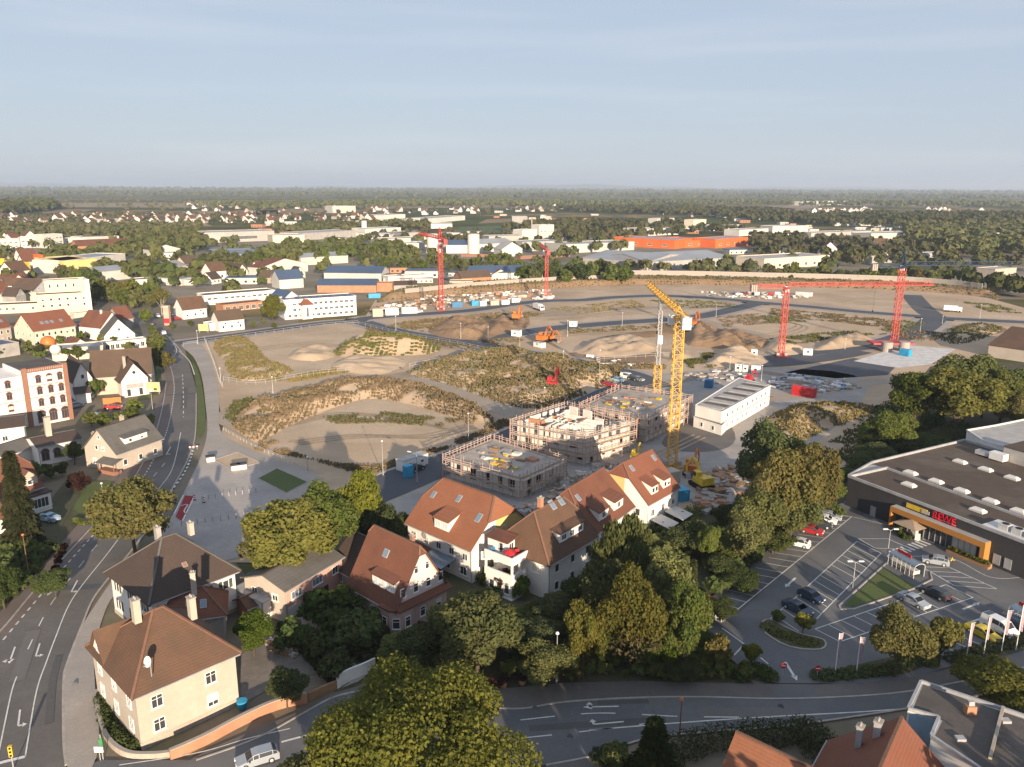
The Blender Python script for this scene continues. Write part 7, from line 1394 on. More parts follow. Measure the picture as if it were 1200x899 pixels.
h = House('apartment_house', 'cream apartment house with long red roof and skylights, upper left', (39, 388), (88, 381), 6.6, 12.4, W=14.5, roof='r_red', wall='beige', cat='apartment house', o=.5); h.row('f', 7, 3.9, 1.0, 1.4); h.row('f', 7, 1.0, 1.0, 1.4); h.row('l', 3, 3.9, .9, 1.3); h.row('l', 2, 7.4, .8, 1.2)
for u in (.3, .42, .54, .76): h.skylight('f', h.L * u, 2.6, 1.2, 1.4)
h = House('apartment_house', 'cream apartment house with red roof at the left picture edge, beside the skylit one', (-34, 390), (12, 382), 6.6, 12.2, W=14.5, roof='r_red', wall='cream', cat='apartment house'); h.row('f', 6, 3.9, 1.0, 1.4); h.row('f', 6, 1.0, 1.0, 1.4); h.skylight('f', h.L * .75, 2.6, 1.2, 1.4); h.skylight('f', h.L * .9, 2.6, 1.2, 1.4)
def fblock(name, label, a, b, h, dep, wall, roof, rows=(), cat='building', parapet=.4, coping=None, group=None, ww=1.2, wh=1.4, style=''):
    A, B = G(*a), G(*b); d = (B - A).normalized(); n = Vector((-d.y, d.x, 0)); P = [A, B, B + n * dep, A + n * dep]
    t, Q, c = flatblock(name, label, None, h, wall, roof, cat, parapet, coping or wall, group, world=[Vector((p.x, p.y, h)) for p in P])
    for nW, z in rows: facewin(t, A - c, B - c, nW, z, ww, wh, style, .03)
    return t
fblock('mill_building', 'tall beige mill with two rows of small dark windows and a set back upper storey', (46, 372), (107, 368), 10.5, 9, 'beige', 'r_felt', [(6, 7.6), (6, 4.6)], ww=1.1, wh=1.3); fblock('mill_upper_storey', 'set back upper storey of the beige mill with a row of narrow windows', (56, 366), (105, 362.5), 15.5, 8, 'beige', 'r_felt', [(5, 12.0)], ww=.9, wh=1.8)
fblock('mill_gable_wall', 'narrow white stair tower at the right end of the beige mill', (104, 368.5), (109, 368), 16.8, 9, 'white', 'r_felt'); fblock('low_wing', 'long low beige wing left of the mill', (-20, 369), (45, 366), 4.2, 10, 'beige', 'r_felt', [(8, 1.6)]); fblock('low_wing', 'low beige rear wing with dark roof above the long wing of the mill', (-20, 358), (44, 353), 4.6, 9, 'beige', 'r_dark')
h = House('house', 'white house with steep grey roof, gable towards the viewer, left of the main street', (122, 394), (158, 391), 4.2, 10.4, W=13, roof='r_grey', wall='white', axis='y'); h.row('f', 2, 2.0, 1.1, 1.4); h.row('f', 1, 5.8, .9, 1.2)
h = House('house', 'white house with red brown roof behind the steep grey roofed one', (118, 384), (146, 379), 5.5, 11, W=13, roof='r_rust', wall='white', axis='y'); h.chimney(5, 5, 11.6, .7, 'white'); h = House('house', 'house with dark red roof beside the shaded main street', (140, 374), (156, 372), 5, 9.5, W=11, roof='r_rust', wall='greyw'); 
h = House('shed', 'small white gabled shed with brown roof below the skylit apartment house', (84, 407), (105, 404), 2.8, 5.4, W=8, roof='r_rust', wall='white', axis='y', cat='shed')
fblock('blue_shed', 'flat shed with bright blue roof right of the mill', (88, 377), (115, 374), 3.6, 5, 'beige', 'r_blue', cat='shed'); fblock('blue_shed', 'second blue roofed shed below the mill', (90, 391), (111, 389), 3.6, 7, 'greyw', 'r_blue', cat='shed'); fblock('flat_roof_hall', 'long flat hall with pale blue roof behind the brick trimmed factory', (62, 424), (122, 419), 4.2, 10, 'beige', 'r_metal'); fblock('flat_roof_hall', 'blue flat roof at the left edge above the factory', (-30, 425), (24, 416), 4.6, 12, 'greyw', 'r_blue'); fblock('conservatory', 'glazed annex below the steep grey roofed white house', (122, 412), (172, 407), 3.2, 5, 'shutter', 'r_metal', [(8, .6)], ww=1.4, wh=1.9)
for i, (a, b, ze, zr, w, r, wl, ax, l) in enumerate([((-8, 344), (14, 341), 5.5, 10, 12, 'r_red', 'cream', 'x', 'cream house with red roof at the upper left edge'), ((38, 341), (66, 335), 5.2, 10.5, 13, 'r_tan', 'white', 'y', 'white gable house with brown roof behind the mill'), ((8, 332), (34, 329), 5, 9.5, 11, 'r_rust', 'cream', 'x', 'house with wide rust roof behind the mill, left one'), ((214, 363), (242, 360), 4.8, 9.6, 10, 'r_brown', 'white', 'x', 'white house with brown roof beside the advertising column'), ((256, 376), (286, 373), 5.0, 8.6, 9, 'r_tan', 'white', 'x', 'white house with brown roof at the junction of the site road'), ((18, 347), (30, 345), 5, 9, 8, 'r_dark', 'greyw', 'y', 'grey gable house with dark roof near the mill')]):
    h = House('house', l, a, b, ze, zr, W=w, roof=r, wall=wl, axis=ax); h.row('f', 3, 1.3, 1.0, 1.3); h.row('f', 2, 5.4 if ax == 'y' else 3.0, .9, 1.0)
fblock('garage_hall', 'long white hall with flat roof and dark window strip behind the brown roofed houses', (240, 358), (323, 351), 5, 12, 'white', 'r_felt', [(12, 2.6)], ww=2.2, wh=1.2); fblock('shop_hall', 'low brick and glass shop hall in front of the long white hall', (262, 366), (310, 361), 3.4, 9, 'brickwall', 'r_felt', [(6, .4)], ww=2.2, wh=2.2); fblock('extension', 'flat white extension of the white house at the junction', (246, 388), (262, 386), 3, 6, 'white', 'r_light')
t = thing('advertising_column', 'pink and cream advertising tower by the main street junction', 'advertising tower', tuple(G(197, 381, .1))); MB().bx(-1.2, -1, 0, 1.2, 1, 8).obj('panel', M['salmon'], t); MB().bx(-1.3, -1.1, 8.003, 1.3, 1.1, 9).obj('top', M['cream'], t); MB().bx(-1.21, -1.05, 1, 1.21, -1.003, 3.2).obj('poster', M['red'], t)
for b_, l_ in (((239, 390), 'pale billboard at the junction, with a yellowish poster'), ((180, 462), 'white boxed sign panel beside the bend of the main street')):
    t = thing('billboard', l_, 'billboard', tuple(G(*b_, .1))); MB().bx(-2.2, -.15, .8, 2.2, .15, 3.8).obj('panel', M['cream'], t); MB().bx(-1.9, -.18, 1.0, 1.9, -.153, 3.6).obj('poster', M['yellowr'], t)
    for x in (-1.8, 1.8): MB().bx(x - .1, -.1, 0, x + .1, .1, .8).obj('leg', M['metal'], t)
# office with solar roof
t = fblock('office_building', 'long white office block with blue solar roof at the left edge of the site', (334, 375), (418, 369), 9.2, 12, 'white', 'r_blue', [(13, 6.6), (13, 3.8), (12, 1.0)], ww=1.6, wh=1.3, coping='white')
A, B = G(334, 375), G(418, 369); d = (B - A).normalized(); n_ = Vector((-d.y, d.x, 0)); c = t.location
for i in range(9):
    q = A + d * (9 + i * 3.3) + n_ * 6 - Vector((c.x, c.y, 0)); MB().box((q.x, q.y, 9.5), (3.0, 8, .12), math.atan2(d.y, d.x)).obj('solar_panel', M['solar'], t)
h = House('gable_tower', 'white gabled end of the solar roofed office block with a blue roof', (332, 351), (352, 349), 8.6, 12.2, W=14, roof='r_blue', wall='white', axis='y'); h.row('f', 3, 6.0, 1, 1.2); h.row('f', 2, 8.8, .9, 1.3); h.row('f', 3, 1.4, 1, 1.2)
h = House('stair_turret', 'stair turret with small red hipped roof on the office block', (354, 357), (366, 356), 7.2, 9.6, W=5, roof='r_red', wall='white', k=(1, 1), cat='turret'); h.row('f', 1, 1, 1.2, 4.6)
# ---------------------------------------------------------------- halls and works behind the site
def hall(a, b, h, dep, wall, roof, label, zr=0, rows=(), name='warehouse', axis='x', cat='warehouse', ww=2.4, wh=1.4, k=(0, 0)):
    wall = 'offwhite' if wall in ('white', 'r_white', 'whitep') else wall; roof = 'r_light' if roof == 'r_white' else roof
    if zr:
        A, B = G(*a), G(*b); d = B - A
        H_ = House(name, label, (600, 500), (610, 500), h, zr, world=(A.x, A.y, math.atan2(d.y, d.x), d.length, dep), roof=roof, wall=wall, axis=axis, cat=cat, o=.4, gutter=False, k=k)
        for nW, z in rows: H_.row('f', nW, z, ww, wh)
        return H_
    return fblock(name, label, a, b, h, dep, wall, roof, rows, cat, .5, None, None, ww, wh)
hall((372, 343), (441, 343), 4.5, 16, 'brickwall', 'r_blue', 'brick hall with large blue solar roof, lower front part', 7.4); hall((380, 330), (447, 331), 6, 22, 'white', 'r_blue', 'brick and white hall with large blue solar roof, upper rear part', 9.5); hall((442, 342), (460, 342), 5, 8, 'brickwall', 'r_felt', 'square brick annex at the end of the blue roofed hall'); hall((460, 340), (489, 339), 3, 8, 'greyw', 'r_dark', 'dark lean-to shed right of the brick annex', 5)
hall((328, 339), (356, 337), 6, 14, 'white', 'r_blue', 'white gabled house with blue solar roof left of the brick hall', 11); hall((455, 333), (501, 330), 4.5, 9, 'white', 'r_light', 'low white hall behind the dark lean-to'); hall((527, 338), (554, 338), 4.2, 9, 'cream', 'r_tan', 'cream shed behind the wall beside the tallest red crane'); hall((541, 336), (576, 334), 5.5, 12, 'brickwall', 'r_tan', 'brick shed with brown roof right of the tallest red crane', 9.2); hall((573, 333), (600, 331), 5, 12, 'white', 'r_rust', 'white and rust roofed workshop with two gables', 9, axis='y')
hall((552, 333), (636, 331), 7, 18, 'white', 'r_blue', 'long hall with dark blue roof behind the small red crane', 11)
hall((353, 311), (408, 308), 6, 24, 'beige', 'r_metal', 'wide hall with grey metal roof above the blue roofed halls', 8.5); hall((306, 324), (361, 318), 6, 14, 'white', 'r_rust', 'white hall with rust brown sawtooth roof', 11, axis='y'); hall((322, 322), (352, 321), 4, 9, 'beige', 'r_tan', 'low beige sheds in front of the sawtooth hall'); hall((346, 327), (358, 326), 4, 8, 'white', 'r_dark', 'small white gable house with dark roof by the sawtooth hall', 8, axis='y')
hall((239, 285), (322, 282), 11, 40, 'r_light', 'r_white', 'very large pale grey distribution hall, left of centre', rows=((1, 3.0),), ww=40, wh=3.6); hall((320, 285), (357, 284), 8, 30, 'beige', 'r_light', 'pale hall joined to the large distribution hall'); hall((354, 282), (417, 278), 8, 40, 'greyw', 'r_light', 'long grey flat roofed works behind the tree belt'); hall((250, 304), (300, 302), 7, 20, 'r_blue', 'r_metal', 'dark blue glazed hall below the distribution hall', rows=((10, 2),)); hall((232, 312), (270, 309), 4.5, 18, 'salmon', 'r_metal', 'pink hall with grey roof and an orange end panel'); hall((257, 315), (270, 314), 4, 3, 'yellow', 'r_light', 'orange yellow panel shed at the end of the pink hall'); hall((185, 325), (228, 319), 6, 20, 'white', 'r_metal', 'grey roofed hall in the trees, left of the pink hall', 9); hall((120, 330), (170, 325), 6.5, 26, 'white', 'r_metal', 'hall with pale blue grey roof among the trees', 8.6); hall((160, 336), (188, 334), 4, 12, 'whitep', 'r_blue', 'low blue roofed shed behind the big trees'); hall((178, 301), (212, 299), 6, 18, 'white', 'r_dark', 'white house with dark roof above the trees', 10, axis='y')
t = hall((76, 321), (148, 311), 9, 26, 'white', 'r_metal', 'long white retail hall with pale blue roof'); hall((42, 317), (76, 321.5), 9, 24, 'yellowr', 'r_metal', 'yellow fronted end of the long white retail hall', rows=((6, 3.5),)); hall((41, 316), (48, 317), 11, 3, 'orangered', 'r_light', 'red sign tower at the end of the retail hall'); hall((23, 317), (33, 318), 6, 2, 'yellow', 'yellow', 'yellow advertising board left of the retail hall', cat='sign', name='sign_board'); hall((0, 313), (6, 313), 6, 2, 'yellow', 'yellow', 'orange yellow board at the left picture edge', cat='sign', name='sign_board')
hall((92, 296), (151, 293), 6, 20, 'brickwall', 'r_rust', 'old brick hall with long rust red roof', 11); hall((150, 292), (190, 290), 4, 14, 'brick', 'r_rust', 'lower brick hall continuing the rust roofed hall', 6.5)
for i, (a, b, h_, rows) in enumerate([((-10, 292), (24, 291), 9, ((5, 5), (5, 1.5))), ((25, 291), (52, 290), 10, ((5, 6), (5, 2))), ((53, 291), (75, 289.5), 13, ((5, 9), (5, 5), (5, 1.5))), ((75, 288), (100, 287), 7, ((3, 3),))]): hall(a, b, h_, 14, 'white', 'r_light', ['white modern apartment block with dark openings, leftmost of the row', 'white modern apartment block, second of the row at upper left', 'tallest white modern apartment block of the row at upper left', 'low white hall at the right end of the modern apartment row'][i], rows=rows, name='apartment_block', cat='apartment block')
hall((95, 284), (140, 282), 5, 30, 'whitep', 'r_white', 'flat white roofed hall behind the apartment row')
def silo(b, top, w, label, m='conc'):
    p = G(*b); H = HT(p, top); r = w / PXM(Vector((p.x, p.y, H / 2))) / 2; t = thing('silo', label, 'silo', (p.x, p.y, 0)); MB().cyl((0, 0, -.3), (0, 0, H), r, n=24).obj('shell', M[m], t, smooth=False); MB().cyl((0, 0, H), (0, 0, H + .8), r * 1.03, r * .9, 24).obj('cap', M['r_light'], t)
silo((507, 296), 275, 13, 'left one of two fat pale silos behind the tallest red crane', 'block'); silo((555, 297), 275, 14, 'right one of two fat pale silos', 'block'); silo((427, 273), 260, 6, 'slim white tower above the far halls', 'white')
hall((523, 297), (548, 297), 8, 22, 'white', 'r_blue', 'white hall with dark blue grey roof between the two silos', 12); hall((562, 296), (600, 294), 8, 24, 'white', 'r_metal', 'white hall with grey blue roof right of the right silo', 12); hall((588, 303), (612, 302), 8, 16, 'white', 'r_light', 'white gabled hall right of the silos', 14, axis='y'); hall((573, 287), (612, 286), 9, 22, 'r_light', 'r_light', 'pale square hall left of the factory with chimney'); hall((612, 295), (659, 293), 9, 26, 'r_light', 'r_metal', 'pale grey factory hall with flat roof'); hall((612, 283), (629, 282), 13, 16, 'whitep', 'r_light', 'white boiler house with thin chimney'); hall((632, 281), (649, 280), 17, 14, 'white', 'r_light', 'white stepped works tower', rows=((4, 9),)); silo((623, 272), 257, 1.6, 'thin smoking factory chimney', 'conc')
hall((610, 304), (668, 301), 1.8, 8, 'brick', 'r_white', 'low red and white shed row behind the trees'); hall((540, 301), (572, 301), 1.5, 4, 'brick', 'brick', 'low red strip of trailers in front of the silos', name='trailer_row', cat='trailer')
hall((663, 297), (743, 293), 8, 34, 'white', 'r_light', 'broad white hall with pale flat roof, centre right'); hall((683, 312), (760, 318), 7, 70, 'greyw', 'r_metal', 'huge hall with grey metal roof, left half', 11, axis='x'); hall((758, 318), (857, 312), 7, 60, 'r_light', 'r_metal', 'huge hall with grey metal roof, right half', 11)
for i, (a, b, h_, dp) in enumerate([((717, 288), (790, 292), 9, 40), ((790, 291), (838, 289), 7, 60), ((838, 291), (876, 288), 9, 30)]): hall(a, b, h_, dp, 'orangered', 'r_metal', ['left wing of the bright orange furniture store', 'middle part of the bright orange furniture store', 'right wing of the bright orange furniture store'][i], rows=((4, 2.5),), name='orange_store', cat='store', ww=5, wh=2)
hall((748, 277), (795, 275), 9, 30, 'white', 'r_white', 'white flat roofed works behind the orange store'); hall((812, 270), (827, 269), 15, 16, 'beige', 'r_light', 'square beige tower block behind the orange store', rows=((4, 9), (4, 4))); hall((828, 271), (866, 269), 7, 30, 'white', 'r_light', 'long white works right of the square beige tower'); hall((866, 277), (900, 275), 8, 24, 'white', 'r_metal', 'white halls at the right end of the far works'); hall((770, 262), (790, 261), 8, 20, 'white', 'r_white', 'small white works left of the square beige tower')
hall((895, 316), (971, 311), 8, 30, 'beige', 'r_light', 'beige two storey hall with flat pale roof, right of the grey hall', rows=((7, 1.5),), ww=3, wh=2.4)
for i, (a, b, h_, dp, wl, rf, l) in enumerate([((905, 273), (947, 272), 9, 26, 'white', 'r_metal', 'white hall with grey roof at the edge of the far forest'), ((897, 281), (931, 280), 6, 20, 'white', 'r_white', 'low white hall left of the long pale hall'), ((950, 281), (1020, 278), 8, 26, 'r_light', 'r_light', 'long pale hall behind the rightmost crane, left part'), ((1020, 283), (1078, 281), 9, 30, 'r_white', 'r_light', 'long pale hall behind the rightmost crane, right part'), ((1030, 287), (1088, 286), 4, 12, 'cr_red', 'r_felt', 'low hall with red wall and brown roof'), ((1016, 297), (1050, 295), 6, 24, 'white', 'r_metal', 'white hall with blue grey roof behind the crane head'), ((1131, 282), (1191, 280), 8, 26, 'white', 'r_light', 'white flat hall near the right picture edge'), ((1165, 326), (1190, 324), 6, 14, 'cream', 'r_light', 'cream hall among the trees at the right picture edge'), ((966, 291), (1002, 290), 5, 16, 'white', 'r_white', 'low white sheds among the trees, right of the beige hall'), ((928, 290), (958, 289), 6, 16, 'whitep', 'r_metal', 'white hall with curved roof line above the beige hall'), ((1084, 304), (1120, 303), 5, 14, 'r_light', 'r_metal', 'pale shed half hidden by trees, right of the blue crane top'), ((1010, 309), (1046, 308), 6, 14, 'greyw', 'r_felt', 'grey hall right of the beige hall, behind trees')]): hall(a, b, h_, dp, wl, rf, l)
h = hall((1157, 418), (1300, 440), 4.6, 40, 'cream', 'r_brown', 'large low building with red brown roof at the right edge of the site', 9.5)
for i, (a, b, h_, dp) in enumerate([((390, 250), (417, 249.5), 16, 40), ((430, 266), (500, 264), 8, 40), ((428, 276), (470, 274), 8, 30), ((470, 280), (500, 279), 7, 30), ((455, 287), (500, 285), 6, 26), ((470, 293), (498, 292), 6, 20), ((505, 268), (530, 268), 7, 40), ((600, 262), (618, 262), 12, 18), ((436, 258), (475, 256), 8, 40), ((500, 262), (545, 258), 8, 40), ((940, 241), (990, 240), 14, 60), ((100, 262), (140, 262), 7, 30), ((640, 277), (664, 276), 6, 24), ((530, 290), (545, 290), 6, 14)]):
    hall(a, b, h_, dp, ('white', 'r_white', 'white', 'greyw')[i % 4], ('r_white', 'r_light', 'r_metal', 'r_blue')[i % 4], ['tall white hall standing above the far village', 'long pale works hall below the far village', 'flat works hall left of the pale silos', 'pale works hall behind the left silo', 'low works roofs in front of the pale halls', 'small grey works hall beside the left silo', 'flat hall between green field and silos', 'white tower house on the far plain', 'long low hall at the right end of the village', 'white halls at the edge of the green field', 'white factory complex on the horizon, right of centre', 'pale hall in the far village on the left', 'works hall right of the stepped tower', 'small hall between the two silos'][i])
# far villages: simple houses, alike at this size
vm = []
for i, (wl, rf, hh) in enumerate([('white', 'r_dark', 4), ('white', 'r_rust', 5), ('cream', 'r_tan', 4.5), ('white', 'r_brown', 5.5)]):
    mb = MB(); mb.bx(-5, -5, -.3, 5, 5, hh); mb.slab([(-5.5, -5.5, hh - .3), (5.5, -5.5, hh - .3), (5.5, 0, hh + 4.6), (-5.5, 0, hh + 4.6), (5.5, 5.5, hh - .3), (-5.5, 5.5, hh - .3)], [(0, 1, 2, 3), (3, 2, 4, 5)], .25, 1); mb.add([(x, y, z) for x in (-5, 5) for y, z in ((-5, hh - .3), (5, hh - .3), (0, hh + 4.3))], [(0, 1, 2), (5, 4, 3)])
    for u in (-2.5, 1.5): mb.bx(4.98, u, 1.2, 5.06, u + 1.2, 2.6, 2); mb.bx(u, -5.06, 1.2, u + 1.2, -4.98, 2.6, 2)
    vm.append(mb.mesh('village_house', [M[wl], M[rf], M['glass']]))
def village(x0, x1, y0, y1, n, label, group, seed):
    g = random.Random(seed)
    for i in range(n):
        p = G(g.uniform(x0, x1), g.uniform(y0, y1)); o = inst('village_house', vm[g.randrange(4)], None, (p.x, p.y, 0), g.choice((0, PI / 2, PI / 2)) + g.uniform(-.35, .35) - .35, g.uniform(.85, 1.35)); tag(o, label, 'house', group)
village(150, 440, 253, 263, 64, 'small white gabled house in the village beyond the works', 'houses of the far village in the middle', 1); village(-10, 160, 252, 266, 40, 'small house with reddish roof in the village at the upper left', 'houses of the far village on the left', 2); village(960, 1020, 245, 249, 20, 'tiny house in the village behind the right forest', 'houses of the distant village right of centre', 3); village(1080, 1150, 246, 251, 22, 'tiny house in the distant village near the right edge', 'houses of the distant village on the right', 4); village(430, 560, 244, 254, 26, 'tiny pale house on the plain behind the green field', 'houses behind the green field', 5); village(760, 1000, 248, 258, 16, 'tiny white house among the trees of the right plain', 'houses on the right plain', 61); village(200, 430, 240, 250, 18, 'tiny pale house among the distant fields', 'houses among the distant fields', 62); village(600, 660, 240, 248, 14, 'tiny house on the hazy plain in the centre', 'houses on the central plain', 6)
for x0, x1, y0, y1, n, l, gr, sd in ((-10, 40, 300, 345, 12, 'cream or white house with brown roof in the quarter at the upper left', 'houses of the upper left quarter', 7), (0, 60, 266, 285, 12, 'house behind the white apartment row at the upper left', 'houses behind the apartment row', 8), (960, 1060, 294, 308, 9, 'house among the trees right of the beige hall', 'houses among trees on the right', 9), (220, 320, 316, 336, 8, 'house or shed roof among the trees behind the long white hall', 'houses behind the long white hall', 10)): village(x0, x1, y0, y1, n, l, gr, sd)
# ---------------------------------------------------------------- fields, far woods, single trees, hills
for P, c in (([(190, 257), (330, 251), (325, 246), (215, 248)], (.30, .20, .10)), ([(300, 252), (430, 247), (390, 243), (300, 246)], (.27, .18, .09)), ([(720, 283), (640, 269), (700, 258), (760, 266), (745, 276)], (.30, .19, .09)), ([(525, 277), (645, 269), (620, 264), (540, 266)], (.085, .12, .045)), ([(560, 262), (665, 258), (650, 255), (570, 257)], (.28, .18, .09)), ([(880, 247), (962, 244), (960, 240), (900, 241)], (.28, .21, .12)), ([(150, 269), (250, 265), (240, 262), (160, 264)], (.30, .22, .12)), ([(330, 267), (470, 261), (440, 258), (330, 263)], (.10, .13, .05)), ([(0, 250), (30, 246), (110, 246), (90, 250)], (.25, .18, .10)), ([(420, 240), (560, 238), (600, 242), (430, 245)], (.30, .22, .12)), ([(700, 244), (900, 242), (960, 247), (760, 249)], (.28, .20, .11)), ([(60, 238), (260, 238), (240, 243), (80, 243)], (.31, .23, .13)), ([(1000, 256), (1180, 256), (1160, 260), (1020, 260)], (.12, .14, .06)), ([(300, 236), (420, 236), (400, 239), (300, 239)], (.13, .15, .07)), ([(640, 236), (800, 236), (780, 239), (660, 239)], (.30, .22, .13)), ([(960, 237), (1150, 239), (1120, 243), (980, 241)], (.27, .20, .12))):
    k = 'field_%d%d' % (P[0][0], P[0][1]); M[k] = mat('crop_' + 'abcdefghijkl'[len(TP) % 9] , c, scale=.02, fine=.2); sheet('field', P, .06, M[k])
fp = []
for i in range(6):
    lm = ('lf_green', 'lf_olive', 'lf_dark', 'lf_aut', 'lf_green', 'lf_olive')[i]; kd = ('broad', 'tall', 'broad', 'broad', 'tall', 'broad')[i]; L_ = lobes_broad(10, 7.5 if kd == 'broad' else 5.5, 40 + i, .1, 12); V, Q = leaf_cloud(L_, 650, 1.05, 50 + i, .45); tv = MB().cyl((0, 0, -.2), (0, 0, 5), .22, .1, 5)
    V = np.vstack([V, np.array(tv.v)]); n0 = 650 * 4; Q = np.vstack([Q, np.array([f for f in tv.f if len(f) == 4]) + n0]); fp.append(np_mesh('tree', V, Q, [M[lm], M['bark']], [0] * 650 + [1] * (len(Q) - 650)))
def trees(x0, y0, x1, y1, n, jit, hmin, hmax, kinds, label, group, seed):
    g = random.Random(seed)
    for i in range(n):
        t_ = (i + g.random()) / n; p = G(x0 + (x1 - x0) * t_, y0 + (y1 - y0) * t_ + g.uniform(-jit, jit)); s = g.uniform(hmin, hmax) / 10
        tag(inst('tree', fp[g.choice(kinds)], None, (p.x, p.y, 0), g.uniform(0, 6.28), (s * g.uniform(.9, 1.3), s * g.uniform(.9, 1.3), s)), label, 'tree', group)
for a in [(300, 308, 440, 303, 26, 5, 8, 13, (0, 1, 5), 'olive green tree in the belt behind the white office block', 'trees behind the office block', 1), (440, 316, 612, 316, 34, 5, 8, 12, (1, 5, 1, 0), 'slender olive tree in the belt in front of the silos', 'trees in front of the silos', 2), (612, 331, 735, 330, 30, 6, 10, 15, (0, 2, 0), 'dense green tree behind the small red crane', 'trees behind the small red crane', 3), (900, 328, 1135, 333, 44, 3, 7, 13, (0, 1, 5, 2, 3), 'tree in the green belt behind the right half of the noise wall', 'trees behind the noise wall', 5), (72, 336, 112, 338, 8, 4, 11, 15, (1, 2, 0), 'large tree right behind the beige mill', 'trees behind the beige mill', 7), (112, 350, 190, 360, 18, 8, 9, 14, (1, 5, 3, 0), 'tree in the group between the mill and the main street', 'trees between mill and street', 8), (170, 377, 196, 440, 5, 2, 6, 9, (1, 3, 5), 'slim tree at the edge of the main street', 'trees along the main street', 13), (200, 385, 330, 384, 9, 4, 2, 4, (0, 5, 2), 'shrub or small tree by the white houses at the junction', 'shrubs at the junction', 14), ]: trees(*a)
ptree('yel', 320, 345, 383, 29, 'round yellow green tree in front of the white office block', seed=0); ptree('bare', 190, 335, 370, 24, 'half bare birch at the far end of the main street', seed=0); ptree('tallo', 183, 398, 440, 16, 'slim yellowing tree at the edge of the main street, beside the brown roofed hall', seed=1); ptree('dark', 88, 520, 545, 24, 'dark tree between the white outbuilding and the cream gable house', seed=0); ptree('shrubr', 92, 555, 575, 26, 'purple leaved bush on the lawn of the half timbered house', name='shrub', seed=0); ptree('shrubg', 110, 443, 466, 22, 'round green shrub in front of the brown roofed hall', name='shrub', seed=1)
def wood(name, P, n, size, hmin, hmax, q, seed, m='lf_far'):
    B = rect_pts(P, n, 0, seed); g = np.random.default_rng(seed); H = g.uniform(hmin, hmax, n); r = H * g.uniform(.38, .6, n); d = g.normal(size=(n, q, 3)); d /= np.linalg.norm(d, axis=2)[:, :, None]; d[:, :, 2] = np.abs(d[:, :, 2]) * 1.0 - .25 * (g.uniform(size=(n, q)) < .4)
    rad = g.uniform(.7, 1.05, (n, q, 1)); c = d * rad * np.stack([r, r, H * .5], 1)[:, None, :]; c[:, :, 2] += (H * .5)[:, None]; c[:, :, :2] += B[:, None, :2]
    nn = d + g.normal(0, .5, d.shape); nn /= np.linalg.norm(nn, axis=2)[:, :, None]; a = np.cross(nn, g.normal(size=d.shape)); a /= np.linalg.norm(a, axis=2)[:, :, None]; b = np.cross(nn, a); s = (H * size)[:, None, None] * g.uniform(.6, 1.3, (n, q, 1))
    V = np.stack([c - a * s - b * s * .6, c + a * s * .2 - b * s, c + a * s, c + b * s], 2).reshape(-1, 3); tag(inst(name, np_mesh(name, V, np.arange(len(V)).reshape(-1, 4), M[m])), kind='stuff')
wood('far_forest', [(-80, 223), (600, 225.5), (1280, 228), (1280, 236), (900, 233), (600, 232.5), (300, 232), (-80, 229)], 3800, .42, 14, 26, 10, 1)
wood('far_forest', [(-80, 222.0), (600, 223.6), (1280, 226), (1280, 229), (600, 226.5), (-80, 224)], 3200, .9, 18, 34, 6, 12)
wood('far_forest', [(230, 241), (600, 236), (600, 241), (420, 244), (300, 246)], 700, .36, 10, 18, 12, 2); wood('far_forest', [(600, 238), (900, 237), (1280, 240), (1280, 244), (1040, 243), (900, 241), (700, 242), (600, 243)], 1000, .34, 9, 19, 12, 3); wood('far_forest', [(640, 246), (820, 246), (900, 250), (940, 254), (1280, 254), (1280, 267), (1100, 268), (980, 266), (900, 262), (840, 256), (760, 252), (700, 250)], 1500, .20, 9, 18, 36, 33); wood('far_forest', [(1060, 268), (1280, 263), (1280, 298), (1120, 300), (1060, 287)], 900, .19, 8, 15, 44, 4); wood('far_forest', [(-80, 246), (55, 240), (70, 246), (0, 254), (-80, 254)], 1100, .36, 12, 24, 12, 5); wood('tree_belt', [(-40, 268), (120, 270), (235, 268), (235, 276), (100, 283), (-40, 280)], 520, .2, 8, 14, 40, 6); wood('tree_belt', [(150, 278), (238, 277), (236, 296), (160, 300)], 150, .26, 8, 14, 30, 7); wood('tree_belt', [(320, 270), (500, 263), (505, 268), (420, 272), (330, 277)], 240, .2, 7, 13, 40, 8); wood('tree_belt', [(540, 272), (680, 262), (760, 264), (860, 268), (900, 272), (800, 276), (700, 290), (660, 285), (620, 275)], 210, .28, 7, 14, 24, 9); wood('tree_belt', [(880, 280), (960, 284), (1060, 292), (1060, 304), (960, 300), (880, 300)], 190, .25, 6, 12, 30, 10); wood('tree_belt', [(-40, 256), (160, 252), (440, 250), (440, 264), (160, 268), (-40, 268)], 280, .3, 5, 11, 16, 11); wood('tree_belt', [(60, 300), (150, 305), (100, 312), (60, 308), (170, 322), (230, 330), (210, 338), (150, 332)], 60, .22, 7, 12, 40, 13); wood('tree_belt', [(300, 300), (420, 288), (500, 298), (490, 304), (400, 300), (320, 312)], 120, .24, 7, 12, 34, 14); wood('tree_belt', [(-60, 234), (250, 236), (420, 240), (600, 240), (700, 250), (560, 254), (300, 248), (100, 246)], 300, .36, 6, 13, 10, 15)
x = np.linspace(-20000, 20000, 161); g = np.random.default_rng(3); hz = 70 + 45 * np.sin(x / 3100 + 1) + 30 * np.sin(x / 1300) + 12 * np.sin(x / 420 + 2) + np.where(x > 4000, 45, 0) * np.clip((x - 4000) / 4000, 0, 1); hz = np.clip(hz, 10, 205)
